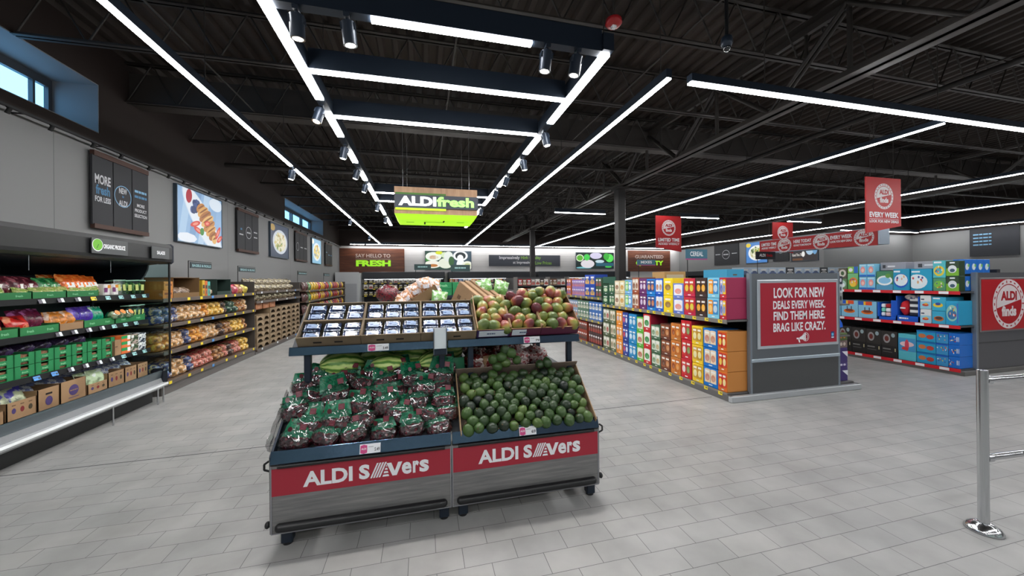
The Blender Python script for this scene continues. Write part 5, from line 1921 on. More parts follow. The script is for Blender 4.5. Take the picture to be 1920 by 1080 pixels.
# deck: brown cartons with round purple badges, bags spilling from them
EMB = M((74, 58, 110), .7)
def deck_carton(y0, w, h, label, emblem, open_=True, d=.30):
    t = thing('brown_carton', label, 'carton', (-3.345, y0, .362), (0, 0, RZ))
    f = MB().box(0, w, 0, .006, 0, h, MAT_CARD).build('front_wall', t)
    T = FACE('-y', 0, -.0012, 0)
    m = MB()
    if emblem == 'big':
        m.ell(w * .5, h * .5, min(w, h) * .26, min(w, h) * .26, 0, EMB, T, n=24)
        m.text('=', w * .5, h * .46, w * .3, h * .08, MAT_CARD, T, z=.0006, align='c')
        m.box(w * .3, w * .7, -.0016, -.0010, h * .14, h * .17, EMB)
    elif emblem == 'slot':
        m.box(w * .35, w * .65, -.0016, -.001, h * .68, h * .77, M((26, 20, 20), .9))
        m.ell(w * .5, h * .38, w * .17, h * .22, 0, EMB, T, n=20)
    else:
        for q in range(3):
            m.ell(w * (.22 + .28 * q), h * .5, w * .07, h * .16, 0, (EMB, M((128, 40, 44), .7), M((70, 60, 40), .7))[q], T, n=12)
            m.box(w * (.16 + .28 * q), w * (.28 + .28 * q), -.0016, -.001, h * .78, h * .84, MAT_CARDDARK)
    m.build('printing', f)
    pieces('side_wall', t, MAT_CARD, (0, .006, 0, d, 0, h), (w - .006, w, 0, d, 0, h))
    MB().box(.006, w - .006, .006, d, 0, .005, MAT_CARD).box(.006, w - .006, d - .006, d, 0, h, MAT_CARD).build('base', t)
    return t
deck_carton(3.60, .30, .10, 'low brown carton of grape bags at the near left end of the cooler deck', 'slot')
deck_carton(3.92, .24, .15, 'low brown carton with lettuce bag on the cooler deck at the picture edge', 'three')
deck_carton(4.17, .20, .19, 'brown carton with a hand slot and violet badge on the cooler deck', 'slot')
deck_carton(4.38, .27, .20, 'brown carton with the large round violet badge on the cooler deck', 'big')
deck_carton(4.67, .24, .10, 'low brown carton under the clear grape bags on the cooler deck', 'three')
deck_carton(4.92, .22, .16, 'printed brown carton right of the clear grape bags on the cooler deck', 'three')
deck_carton(5.15, .18, .165, 'second last printed brown carton on the cooler deck', 'three')
deck_carton(5.34, .17, .165, 'last printed brown carton at the right end of the cooler deck', 'three')
B_GRP = bag_proto((216, 222, 226), (120, 130, 170), .15, .16, .10, seed=14, lab=False, scale=26.0, thr=.52)
B_LET = bag_proto((196, 206, 170), (86, 80, 180), .20, .22, .12, seed=15, lab=False, scale=12.0, thr=.55)
B_GRN2 = bag_proto((178, 200, 160), (210, 220, 214), .20, .20, .11, seed=16, lab=False, scale=14.0)
row(B_LET, [3.75, 4.0, 4.07], -3.42, .40, 'pale lettuce bag with violet print in the low carton on the cooler deck', 'lettuce bags on the cooler deck')
row(B_GRN2, [4.73, 4.84], -3.40, .39, 'pale green bag standing in the low carton on the cooler deck', 'pale green bags on the cooler deck')
row(B_GRP, [4.68, 4.78, 4.88, 4.98, 5.06, 5.14, 5.22, 5.30, 5.38, 5.44], -3.50, .44, 'clear crinkled grape bag heaped over the cooler deck cartons', 'grape bags on the cooler deck', tilt=-.5)
row(B_GRP, [4.2, 4.3, 4.42, 4.54], -3.52, .45, 'clear crinkled bag in the tall brown cartons of the cooler deck', 'bags in the tall brown cartons', tilt=-.5)

# ================================================================== bread shelving along the left wall
BX = -3.35
SHELFBR = M((104, 84, 70), .5)
LIPBR = M((92, 82, 76), .45)
def wall_shelving(y0, y1, label, zs, lip=.035, depth=.70, back=1.52, tags=0, tagk='y', base=.16, x=BX):
    t = thing('shelving_unit', label, 'shelving', (x, y0, 0))
    L_ = y1 - y0
    MB().box(-.92, -.86, 0, L_, 0, back, M((84, 74, 66), .6)).build('back_panel', t)
    MB().box(-.86, -.02, 0, L_, 0, base - .03, M((96, 92, 90), .5)).build('plinth', t)
    for k, z in enumerate(zs):
        m = MB()
        d = depth if k == 0 else depth - .05
        m.box(-.86, -.0, 0, L_, z - .025, z, SHELFBR)
        m.box(-.004, .008, 0, L_, z - .04, z + .012, LIPBR, b=.002)
        s = m.build('shelf', t)
        if tags:
            n_ = max(1, int(L_ * tags))
            for i in range(n_):
                mm = MB().box(-.001, .001, -.03, .03, -.02, .02, TAGC[tagk] if i % 7 != 3 else TAGC['b'])
                o = mm.build('price_tag', s)
                o.location = (.0105, (i + .35 + .3 * ((i * 37) % 10) / 10) * L_ / n_, z - .014)
    MB().box(-.9, -.02, L_, L_ + .012, .05, back, M((74, 70, 68), .5)).build('end_panel', t)
    return t
BZ = (.165, .575, .94, 1.285)
wall_shelving(5.80, 8.56, 'brown wall shelving stacked with bread beside the cooler', BZ, tags=3.2)
# loaves: bag with printed band and twisted tail towards the aisle
def make_loaf(bread, band, tailc, seed):
    def f():
        t = thing('bread_loaf', 'x', 'bread')
        m = MB()
        def shp(q):
            return tuple(math.copysign(abs(c) ** .62, c) for c in q)
        m.ball((0, .17, .064), (.076, .16, .066), film_print_material('loaf_%d' % seed, bread, band, 15.0, .52), n=14, m=10, fn=lambda q: (lambda s_: (s_[0], s_[2], s_[1]))(shp((q[0], q[1], q[2]))), lump=.05, seed=seed)
        m.build('loaf', t)
        m = MB()
        m.lathe([(.003, -.018), (.012, -.016), (.008, -.004), (.012, .0), (.048, .03)], 10, M(tailc, .3, coat=.4), TR(0, .02, .064, rx=-PI / 2))
        m.build('bag_tail', t)
        return t
    return f
LOAF = {
    'white': Proto(make_loaf((210, 160, 104), (236, 228, 214), (226, 214, 196), 1)),
    'orange': Proto(make_loaf((214, 138, 58), (240, 190, 90), (236, 206, 150), 2)),
    'blue': Proto(make_loaf((64, 78, 128), (206, 180, 140), (208, 212, 222), 3)),
    'yellow': Proto(make_loaf((222, 170, 60), (242, 220, 150), (240, 220, 160), 4)),
    'dark': Proto(make_loaf((70, 50, 44), (150, 120, 90), (120, 104, 90), 5)),
    'green': Proto(make_loaf((40, 74, 62), (120, 140, 110), (196, 206, 190), 6)),
    'pink': Proto(make_loaf((204, 130, 110), (176, 56, 66), (230, 200, 190), 7)),
    'brown': Proto(make_loaf((150, 96, 52), (206, 160, 104), (206, 180, 140), 8)),
}
tiers = [
    ('bottom', BZ[0], [('blue', 2), ('white', 2), ('blue', 2), ('pink', 5), ('brown', 2), ('pink', 2), ('dark', 1), ('pink', 3), ('yellow', 3)], 2),
    ('second', BZ[1], [('orange', 2), ('white', 3), ('blue', 1), ('orange', 3), ('white', 3), ('dark', 2), ('brown', 2), ('yellow', 4), ('brown', 2)], 2),
    ('third', BZ[2], [('blue', 3), ('white', 5), ('orange', 2), ('yellow', 3), ('dark', 2), ('green', 3), ('brown', 2), ('white', 2)], 2),
]
r = random.Random(41)
for nm, z, seq, layers in tiers:
    y = 5.88
    total = sum(n_ for _, n_ in seq)
    lst = [k for k, n_ in seq for _ in range(n_)]
    lst = [lst[int(q * total / 17)] for q in range(17)]
    pitch = 2.6 / 17
    for L_ in range(layers):
        for i, k in enumerate(lst):
            if L_ and r.random() < .12: continue
            LOAF[k].place((BX - .055 - (.03 if L_ else 0) + r.uniform(-.02, .02), 5.90 + i * pitch + r.uniform(-.01, .01), z + L_ * .105), (r.uniform(-.06, .1), r.uniform(-.1, .1), RZ + r.uniform(-.14, .14)),
                          label='%s wrapped loaf in the %s layer on the %s shelf of the bread shelving' % ({'dark': 'dark brown'}.get(k, k), ('lower', 'upper')[L_], nm),
                          group='loaves on the %s bread shelf' % nm, scale=(1, 1, r.uniform(.95, 1.1)))
# top shelf: cartons and mixed packs
def sbox(y0, w, d, h, z, col, label, cat='box', name='carton', x=BX - .03, tilt=0.0, accent=None, rz=0.0):
    t = thing(name, label, cat, (x, y0, z), (tilt, 0, RZ + rz))
    MB().box(0, w, 0, d, 0, h, M(col, .6), b=.004).build('body', t)
    m = MB()
    a = accent or (60, 50, 44)
    m.box(w * .15, w * .85, -.0012, 0, h * .5, h * .72, M(a, .6))
    m.ell(w * .5, h * .28, w * .2, h * .14, .0014, M(tuple(min(255, c + 40) for c in a), .6), FACE('-y', 0, 0, 0), n=12)
    m.build('front_print', t)
    return t
z = BZ[3]
sbox(5.86, .20, .3, .12, z, (190, 120, 50), 'orange printed carton at the near end of the top bread shelf', accent=(120, 60, 30))
sbox(5.88, .18, .3, .12, z + .122, (196, 128, 56), 'orange carton stacked on the one at the near end of the top bread shelf', accent=(120, 60, 30))
def open_case(y0, w, h, z, label, mat):
    t = thing('open_carton', label, 'carton', (BX - .05, y0, z), (0, 0, RZ))
    MB().box(0, w, 0, .34, 0, .006, mat).box(0, w, .334, .34, 0, h, mat).box(0, .006, 0, .34, 0, h, mat).box(w - .006, w, 0, .34, 0, h, mat).build('walls', t)
    MB().box(0, w, 0, .006, 0, h * .25, mat).build('front_wall', t)
    MB().box(0, w, .05, .34, h - .006, h, mat).build('top_flap', t)
    return t
open_case(6.10, .62, .30, z, 'large open brown carton lying on the top bread shelf', M((122, 92, 58), .8))
row(bag_proto((140, 116, 96), (90, 70, 56), .18, .15, .14, name='roll_bag', seed=18, lab=False), [6.22, 6.40, 6.57], BX - .17, z + .01, 'bag of brown rolls inside the open carton on the top bread shelf', 'roll bags in the open carton')
for i, (c_, lab) in enumerate((((196, 160, 40), 'yellow'), ((196, 96, 40), 'rust orange'), ((72, 170, 160), 'teal'))):
    sbox(6.76 + i * .075, .07, .22, .26 - .01 * i, z, c_, 'slim %s carton standing beside the open carton on the top bread shelf' % lab, accent=(60, 50, 40))
row(bag_proto((204, 184, 160), (150, 110, 90), .15, .13, .11, name='roll_bag', seed=19, lab=False), [7.04, 7.14], BX - .12, z + .01, 'pale roll bag beside the teal carton on the top bread shelf', 'pale roll bags on the top bread shelf')
open_case(7.22, .46, .28, z, 'dark green open carton on the top bread shelf', M((36, 56, 50), .7))
for i, (c_, lab) in enumerate((((86, 120, 116), 'grey green'), ((160, 40, 60), 'crimson'), ((176, 120, 70), 'tan'), ((190, 170, 60), 'yellow green'))):
    row(bag_proto(c_, tuple(min(255, v + 60) for v in c_), .17, .18, .12, name='bakery_bag', seed=20 + i, lab=False), [7.78 + i * .2], BX - .12, z + .01, '%s bakery bag towards the far end of the top bread shelf' % lab, None)
# sign flags standing on the shelving
def flag_sign(y, z0, z, w, label, body, x=-3.85):
    t = thing('flag_sign', label, 'sign', (x, y, z0))
    MB().cyl((0, 0, 0), (0, 0, z - z0 + .02), .007, MAT_BLACK, n=6).cyl((0, 0, z - z0 + .02), (0, w + .03, z - z0 + .02), .006, MAT_BLACK, n=6).build('bracket', t)
    p = MB().box(-.006, .006, .05, w + .03, z - z0 - .10, z - z0, M((44, 58, 62), .5)).build('plate', t)
    MB().text(body, .05 + w / 2, z - z0 - .075, w * .86, .045, M((150, 190, 196), .5), FACE('+x', .0068, 0, 0), align='c', bold=.03).build('lettering', p)
flag_sign(7.30, 1.285, 1.86, .66, 'dark flag sign reading BAGELS and ROLLS above the bread shelving', 'BAGELS & ROLLS')
flag_sign(9.0, 1.30, 1.84, .80, 'dark flag sign reading BREAD and BUNS above the carton trays', 'BREAD & BUNS')
flag_sign(12.85, 1.3, 1.84, .9, 'dark flag sign further along the left wall shelving', '=')
flag_sign(16.0, 1.3, 1.84, .9, 'farthest dark flag sign on the left wall shelving', '=')

# ---- carton trays further along
wall_shelving(8.60, 11.40, 'brown wall shelving holding brown egg tray stacks', (.10, 1.10, 1.30), back=1.50, base=.10, tags=1.5, tagk='w')
TRAYB = M((140, 120, 94), .8, var=((122, 102, 78), 5.0, .5))
TRAYIN = M((52, 40, 32), .9)
def make_eggtray(w, h):
    def f():
        t = thing('egg_tray', 'x', 'tray')
        m = MB()
        n_ = 2
        sw = w / n_
        # front with arched hand openings along the lower edge
        for i in range(n_):
            a = i * sw
            pts = [(a, 0), (a + sw * .12, 0)]
            for k in range(7):
                q = PI - PI * k / 6
                pts.append((a + sw * .5 + sw * .38 * math.cos(q), h * .62 * math.sin(q)))
            pts += [(a + sw * .88, 0), (a + sw, 0), (a + sw, h), (a, h)]
            m.prism(pts, -.004, .004, TRAYB, FACE('-y', 0, .004, 0))
        m.build('front_wall', t)
        MB().box(.006, w - .006, .09, .34, .008, h * .9, TRAYIN).build('contents', t)
        MB().box(0, w, .0, .34, h - .008, h, TRAYB).box(0, .006, .008, .34, 0, h, TRAYB).box(w - .006, w, .008, .34, 0, h, TRAYB).build('walls', t)
        return t
    return f
EG = Proto(make_eggtray(.66, .115))
stacks = ('first', 'second', 'third', 'fourth')
lv = ('bottom', 'second', 'third', 'fourth', 'fifth', 'sixth', 'topmost')
for s_ in range(4):
    for k in range(7 if s_ else 6):
        EG.place((BX - .02, 8.66 + s_ * .69, .104 + k * .117), (0, 0, RZ), label='brown arched tray, %s level of the %s stack beyond the bread' % (lv[k], stacks[s_]), group='egg tray stacks')
for s_ in range(3):
    sbox(8.66 + s_ * .36, .30, .3, .16, .93 if s_ == 0 else .93, (150, 96, 62), '%s red-brown box on top of the tray stacks' % stacks[s_], accent=(120, 76, 50))
NETB = film_print_material('potato_net', (124, 112, 92), (176, 164, 136), 30.0, .52)
def make_potato():
    t = thing('potato_bag', 'x', 'net bag')
    MB().pillow(.30, .17, .20, NETB, seed=22, crimp=.05).build('net', t)
    MB().box(-.06, .06, -.10, -.094, .05, .1, M((190, 180, 150), .6)).build('label', t)
    return t
PB = Proto(make_potato)
for k, zz in enumerate((1.105, 1.305, 1.43)):
    for i in range(8):
        PB.place((BX - .14 - .05 * k, 8.82 + i * .325, zz), (-.3, r.uniform(-.1, .1), RZ), label='brown net bag in the %s row above the tray stacks' % ('lower', 'middle', 'top')[k], group='potato bags above the tray stacks')
# ---- snack shelving far along the left wall
wall_shelving(11.9, 17.6, 'far wall shelving of red and yellow snack bags along the left wall', (.15, .55, .92, 1.24), back=1.5, tags=1.2)
def make_snack(c, seed):
    def f():
        t = thing('snack_bag', 'x', 'snack bag')
        mt = film_print_material('snack_%d' % seed, c, tuple(min(255, v + 50) for v in c), 12.0, .6)
        MB().pillow(.26, .26, .12, mt, seed=seed, crimp=.06, nx=7, nz=7).build('pouch', t)
        return t
    return f
SN = [(nm, Proto(make_snack(c, 30 + i))) for i, (nm, c) in enumerate((('dark brown', (84, 52, 50)), ('green', (92, 130, 80)), ('yellow', (206, 166, 40)), ('amber', (196, 140, 40)), ('red', (170, 50, 44)), ('crimson', (130, 34, 54))))]
for q, (nm, z) in enumerate((('bottom', .15), ('second', .55), ('third', .92), ('top', 1.24))):
    for i in range(20):
        k = (0, 0, 1, 2, 2, 3, 4, 2, 3, 5, 4, 1, 2, 5, 4, 4, 3, 0, 5, 2)[(i + q * 0) % 20]
        SN[k][1].place((BX - .10, 12.05 + i * .283, z + .003), (-.12, r.uniform(-.06, .06), RZ), label='%s snack bag on the %s shelf of the far left snack shelving' % (SN[k][0], nm), group='snack bags along the left wall')

# ================================================================== cereal gondola on the right
GX, GY0, GY1 = 3.60, 3.66, 8.82
SHG = M((98, 96, 96), .45)
LIPG = M((120, 116, 112), .4)
t = thing('cereal_gondola', 'long double-sided shelving gondola with yellow price tags and a red poster end panel', 'shelving', (0, 0, 0))
m = MB()
m.box(GX - .01, GX + .02, GY0 - .04, GY1, 0, .075, SHG)
m.box(5.64, 5.68, GY0 - .04, GY1, 0, .075, SHG)
m.box(GX + .02, 5.64, GY0 + .02, GY1, 0, .06, M((70, 70, 72), .6))
m.build('plinth', t)
MB().box(GX - .012, 5.682, GY0 - .06, GY0, 0, .072, M((186, 190, 194), .3, .45), b=.006).build('kick_plate', t)
MB().box(4.62, 4.70, GY0 + .05, 7.80, .06, 1.50, M((74, 76, 80), .5)).box(4.62, 4.70, 8.12, GY1, .06, 1.50, M((74, 76, 80), .5)).build('spine', t)
def gshelf(y0, y1, z, n_, x0=GX, x1=4.62, base=False):
    m = MB()
    m.box(x0 + .004, x1, y0, y1, z - .022, z, SHG)
    m.box(x0 - .008, x0 + .006, y0, y1, z - .045, z + .006, LIPG, b=.002)
    s = m.build('shelf', t)
    for i in range(n_):
        o = MB().box(-.001, .001, -.032, .032, -.021, .021, TAGC['y']).box(-.0016, -.001, -.026, .006, -.004, .012, M((120, 110, 60), .6)).build('price_tag', s)
        o.location = (x0 - .0095, y0 + (y1 - y0) * (i + .45 + .3 * ((i * 29) % 7) / 7) / n_, z - .019)
    return s
gshelf(GY0 + .02, 6.86, .09, 14)
gshelf(GY0 + .02, 6.86, .985, 15)
gshelf(6.87, GY1, .09, 7)
gshelf(6.87, GY1, .61, 7)
gshelf(6.87, GY1, 1.115, 7)
m = MB()
m.box(4.70, 5.66, GY0 + .02, GY1, .06, .09, SHG); m.box(4.70, 5.60, GY0 + .02, GY1, .70, .72, SHG); m.box(4.70, 5.60, GY0 + .02, GY1, 1.12, 1.14, SHG)
m.build('rear_shelf', t)
# end panel with poster
px0, px1 = 3.925, 5.365
m = MB()
m.box(px0, px1, GY0 - .01, GY0 + .035, .07, .455, M((74, 75, 77), .5))
m.box(px0, px1, GY0 - .01, GY0 + .035, .495, 1.555, M((98, 104, 110), .45))
m.box(px0 - .012, px0 + .02, GY0 - .014, GY0 + .04, .07, 1.56, MAT_GREYFRAME, b=.004)
m.box(px1 - .02, px1 + .012, GY0 - .014, GY0 + .04, .07, 1.56, MAT_GREYFRAME, b=.004)
ep = m.build('end_panel', t)
MB().box(px0, px1, GY0 - .022, GY0 + .03, .455, .495, M((176, 190, 202), .3, .4), b=.004).build('metal_strip', ep)
MB().box(4.015, 5.33, GY0 - .028, GY0 - .008, .615, 1.475, M((206, 214, 222), .25, .5), b=.006).build('poster_frame', ep)
po = MB().box(4.055, 5.29, GY0 - .031, GY0 - .020, .655, 1.435, M((172, 30, 52), .4)).build('poster', t)
m = MB()
T = FACE('-y', 0, GY0 - .0318, 0)
cx = 4.672
for b_, y0, h, w in (('LOOK FOR NEW', 1.245, .130, .83), ('DEALS EVERY WEEK.', 1.105, .105, .85), ('FIND THEM HERE.', .965, .110, .84), ('BRAG LIKE CRAZY.', .820, .112, .85)):
    m.text(b_, cx, y0, w, h, MAT_WHITE, T, bold=.028, align='c')
m.build('white_lettering', po)
m = MB()
m.poly([(4.66, .735, 0), (4.74, .775, 0), (4.74, .705, 0), (4.66, .715, 0)], MAT_WHITE, T)
m.poly([(4.745, .782, 0), (4.765, .79, 0), (4.765, .69, 0), (4.745, .698, 0)], MAT_WHITE, T)
m.poly([(4.615, .735, 0), (4.655, .735, 0), (4.655, .715, 0), (4.615, .715, 0)], MAT_WHITE, T)
m.poly([(4.64, .712, 0), (4.665, .712, 0), (4.675, .672, 0), (4.655, .672, 0)], MAT_WHITE, T)
for q in (.03, .05):
    m.ring(4.765, .74, q, q + .006, -.0002, MAT_WHITE, TR(0, 0, 0) @ T, n=20)
m.build('megaphone', po)
m = MB()
m.box(5.19, 5.245, GY0 - .0322, GY0 - .0312, .70, .79, M((30, 60, 120), .4))
m.box(5.20, 5.235, GY0 - .0326, GY0 - .0322, .735, .77, M((110, 190, 230), .4))
m.box(5.197, 5.238, GY0 - .0326, GY0 - .0322, .708, .722, MAT_WHITE)
m.build('blue_badge', po)

# ---- cases of cereal and snacks
POUCHES = {}
def case_proto(base, side, pouches, w, h, style='pouch', d=.33):
    """shelf-ready case: coloured tray with printed packs on the front (front at y=0, facing -y)"""
    def f():
        t = thing('cereal_case', 'x', 'case')
        m = MB()
        m.box(0.002, w - .002, .004, d, 0, h - .003, M(side, .55), b=.004)
        m.build('body', t)
        F = FACE('-y', 0, .001, 0)
        fr = MB().box(0.003, w - .003, .001, .006, .002, h - .005, M(base, .45)).build('front_print', t)
        m = MB()
        n_ = len(pouches)
        pw = w * .82 / n_
        for i, (c, a) in enumerate(pouches):
            x0 = w * .09 + i * pw
            cx_ = x0 + pw / 2
            top = h * .90; bot = h * .20
            if style == 'full':
                bot, top = h * .05, h * .95
            ww = pw * .46
            m.prism([(cx_ - ww, bot), (cx_ + ww, bot), (cx_ + ww * 1.02, top * .97), (cx_ + ww * .5, top), (cx_ - ww * .5, top), (cx_ - ww * 1.02, top * .97)], 0, .004, M(c, .32), F)
            m.ell(cx_, bot + (top - bot) * .38, ww * .82, (top - bot) * .26, .0046, M(a, .4), F, n=12)
            m.ell(cx_ + ww * .1, bot + (top - bot) * .30, ww * .45, (top - bot) * .14, .0050, M(tuple(int(v * .7 + 60) for v in a), .4), F, n=10)
            m.box(cx_ - ww * .75, cx_ + ww * .75, -.0042, -.0035, bot + (top - bot) * .74, bot + (top - bot) * .88, M((236, 232, 226), .4), TR())
        m.build('packs', fr)
        m = MB()
        m.box(w * .38, w * .62, -.0002, .001, h * .07, h * .12, M((232, 232, 230), .5))
        m.build('tray_mark', fr)
        return t
    return Proto(f)
GRP_T = 'cereal cases on the upper shelf'
ORD = ('nearest', 'second', 'third', 'fourth', 'fifth', 'sixth', 'seventh', 'eighth', 'ninth', 'tenth', 'eleventh', 'twelfth', 'thirteenth', 'fourteenth')
top_cols = [  # y0, y1, colour word, base, side, packs, height
    (3.70, 3.805, 'red and magenta', (196, 34, 52), (168, 44, 86), [((170, 180, 220), (90, 110, 190)), ((238, 200, 60), (120, 140, 200))], .262),
    (3.812, 4.008, 'light blue and orange', (126, 200, 226), (96, 150, 190), [((240, 150, 50), (250, 200, 110)), ((60, 140, 205), (190, 214, 230))], .262),
    (4.014, 4.220, 'dark brown with orange packs', (64, 44, 42), (52, 38, 36), [((70, 46, 38), (236, 160, 40)), ((76, 50, 40), (240, 176, 60))], .262),
    (4.226, 4.450, 'crimson with yellow packs', (194, 30, 70), (150, 30, 60), [((196, 60, 50), (222, 196, 50)), ((200, 70, 54), (214, 200, 60))], .260),
    (4.456, 4.680, 'periwinkle with white pack', (96, 120, 200), (230, 200, 40), [((232, 232, 240), (226, 150, 140))], .225),
    (4.686, 4.900, 'bright yellow', (240, 212, 30), (226, 196, 30), [((238, 206, 40), (150, 110, 50))], .262),
    (4.906, 5.100, 'royal blue with white packs', (22, 84, 190), (20, 70, 160), [((226, 232, 240), (180, 120, 90)), ((214, 224, 240), (200, 150, 110))], .260),
    (5.106, 5.330, 'sky blue with dark packs', (14, 124, 204), (16, 100, 170), [((40, 60, 120), (206, 150, 90)), ((60, 70, 130), (190, 120, 80))], .258),
    (5.336, 5.545, 'plum purple', (104, 40, 104), (84, 34, 90), [((96, 40, 100), (206, 190, 216)), ((110, 46, 104), (216, 200, 210))], .262),
    (5.551, 5.760, 'chestnut brown', (156, 78, 46), (130, 66, 40), [((206, 190, 170), (120, 70, 50)), ((222, 210, 196), (150, 90, 60))], .270),
    (5.766, 6.005, 'light blue and lime', (120, 180, 226), (96, 150, 190), [((130, 200, 90), (206, 230, 190)), ((110, 160, 220), (226, 236, 240))], .250),
    (6.011, 6.185, 'cream and gold', (214, 196, 140), (180, 160, 110), [((226, 216, 190), (206, 150, 60))], .245),
    (6.191, 6.370, 'ivory with brown print', (206, 190, 160), (170, 150, 120), [((236, 226, 206), (150, 110, 80))], .245),
    (6.376, 6.600, 'dark green patterned', (44, 84, 62), (34, 70, 52), [((70, 120, 80), (206, 216, 190)), ((60, 100, 70), (170, 190, 150))], .215),
    (6.606, 6.850, 'deep green with bottle print', (34, 74, 56), (28, 64, 48), [((50, 96, 66), (190, 206, 170))], .205),
]
r = random.Random(51)
for i, (y0, y1, nm, base, side, packs, h) in enumerate(top_cols):
    P = case_proto(base, side, packs, y1 - y0, h)
    for k in range(2):
        P.place((GX + .012 + r.uniform(0, .008), y1, .988 + k * h), (0, 0, -RZ), label='%s case, %s of two on the upper gondola shelf' % (nm, ('lower', 'upper')[k]), group=GRP_T)
# a dark green display board above the far cases
t = thing('header_card', 'plain dark green card standing on the far upper cases of the gondola', 'card', (GX + .02, 6.62, 1.42))
MB().box(0, .012, -.28, .22, 0, .13, M((26, 78, 60), .5)).build('card', t)
bot_cols = [
    (3.70, 3.845, 'orange with red packs', (214, 110, 30), (206, 136, 66), [((200, 40, 36), (236, 196, 60)), ((214, 60, 40), (240, 220, 150))], .250, 3),
    (3.851, 4.092, 'bright blue with beige packs', (0, 112, 200), (10, 96, 170), [((226, 206, 176), (196, 130, 110)), ((232, 214, 186), (206, 140, 110))], .252, 3),
    (4.098, 4.300, 'yellow with tan packs', (238, 200, 40), (226, 186, 40), [((206, 160, 60), (236, 226, 170)), ((196, 150, 50), (232, 220, 160))], .254, 3),
    (4.306, 4.515, 'red with white-topped packs', (196, 24, 40), (176, 30, 70), [((206, 60, 56), (232, 220, 214)), ((186, 50, 50), (120, 150, 80))], .272, 3),
    (4.521, 4.738, 'amber see-through', (196, 120, 50), (150, 84, 40), [((206, 120, 44), (150, 70, 30)), ((190, 104, 40), (226, 150, 70))], .250, 3),
    (4.744, 4.978, 'dark chestnut', (104, 54, 36), (84, 44, 32), [((150, 86, 50), (90, 46, 30)), ((140, 80, 46), (196, 130, 80))], .238, 3),
    (4.984, 5.226, 'green and white', (70, 104, 76), (56, 84, 62), [((206, 216, 200), (120, 150, 110)), ((214, 220, 206), (190, 170, 120))], .222, 3),
    (5.232, 5.434, 'scarlet with white and green packs', (200, 40, 46), (186, 36, 66), [((230, 232, 226), (60, 140, 70))], .275, 3),
    (5.440, 5.640, 'grass green and cream', (96, 180, 60), (80, 150, 56), [((226, 220, 200), (190, 110, 90))], .252, 3),
    (5.646, 5.896, 'azure with pale packs', (20, 130, 190), (20, 110, 160), [((60, 150, 204), (206, 222, 232)), ((50, 140, 196), (196, 214, 226))], .262, 3),
    (5.902, 6.095, 'navy with red packs', (40, 60, 140), (34, 50, 120), [((60, 80, 170), (206, 60, 70)), ((54, 74, 160), (222, 226, 236))], .265, 3),
    (6.101, 6.328, 'tangerine', (232, 140, 40), (206, 120, 36), [((236, 160, 70), (190, 190, 220)), ((230, 150, 60), (240, 220, 200))], .270, 3),
    (6.334, 6.56, 'sage with cream packs', (96, 110, 80), (80, 92, 66), [((214, 206, 184), (150, 130, 100)), ((220, 212, 190), (120, 130, 90))], .272, 3),
    (6.566, 6.85, 'olive with white packs', (84, 96, 66), (70, 82, 56), [((214, 212, 200), (110, 120, 80)), ((206, 204, 190), (180, 90, 80))], .274, 3),
]
for i, (y0, y1, nm, base, side, packs, h, n_) in enumerate(bot_cols):
    P = case_proto(base, side, packs, y1 - y0, h)
    for k in range(n_):
        P.place((GX + .012 + r.uniform(0, .01), y1, .093 + k * (h + .0005)), (0, 0, -RZ), label='%s case, %s of three on the bottom gondola shelf' % (nm, ('lowest', 'middle', 'topmost')[k]), group='cereal cases on the bottom shelf')
# far block of the gondola: smaller packs on three shelves
def small_proto(base, acc, w, h, name='carton', d=.3, tall=False):
    def f():
        t = thing(name, 'x', 'carton')
        MB().box(.001, w - .001, 0, d, 0, h - .002, M(base, .45), b=.003).build('body', t)
        m = MB()
        m.box(w * .12, w * .88, -.0012, 0, h * .16, h * .46, M(acc, .45))
        m.box(w * .2, w * .8, -.0012, 0, h * .66, h * .82, M((232, 230, 230), .45))
        m.ell(w * .5, h * .45, w * .26, h * .2, .0016, M(tuple((v + 120) // 2 for v in acc), .45), FACE('-y', 0, 0, 0), n=10)
        m.build('front_print', t)
        return t
    return Proto(f)
def far_rows(zs, defs, shelfname, where, grp, x=GX + .014, rot=-RZ, n_lab=True):
    for (y0, y1, nm, base, acc, w, h, lv) in defs:
        P = small_proto(base, acc, w, h)
        y = y0; i = 0
        while y + w <= y1 + 1e-6:
            for k in range(lv):
                P.place((x, y + w, zs + k * h), (0, 0, rot), label='%s pack on the %s of the %s' % (nm, shelfname, where), group='%s packs on the %s of the %s' % (nm, shelfname, where))
            y += w + .003; i += 1
W1 = 'far end of the cereal gondola'
far_rows(1.118, [(6.90, 7.18, 'dark green wine-red', (52, 84, 56), (150, 60, 70), .13, .21, 2), (7.19, 7.70, 'deep blue', (24, 70, 170), (226, 170, 90), .25, .245, 2),
                 (7.71, 8.50, 'lilac', (142, 120, 190), (210, 120, 120), .10, .19, 2), (8.51, 8.80, 'orange and violet', (206, 110, 70), (120, 90, 170), .13, .2, 2)], 'top shelf', W1, None)
far_rows(.613, [(6.90, 7.50, 'blue and white', (60, 110, 180), (226, 226, 220), .145, .2, 2), (7.51, 8.10, 'green and grey', (92, 124, 104), (214, 214, 190), .145, .2, 2),
                (8.11, 8.80, 'pale blue', (140, 160, 190), (206, 130, 80), .11, .19, 2)], 'middle shelf', W1, None)
far_rows(.093, [(6.90, 7.60, 'dark maroon', (60, 36, 36), (170, 60, 44), .1, .23, 2), (7.61, 8.20, 'rust and black', (150, 60, 40), (40, 40, 36), .095, .22, 2), (8.21, 8.80, 'grey and red', (150, 140, 160), (190, 60, 50), .11, .22, 2)], 'bottom shelf', W1, None)
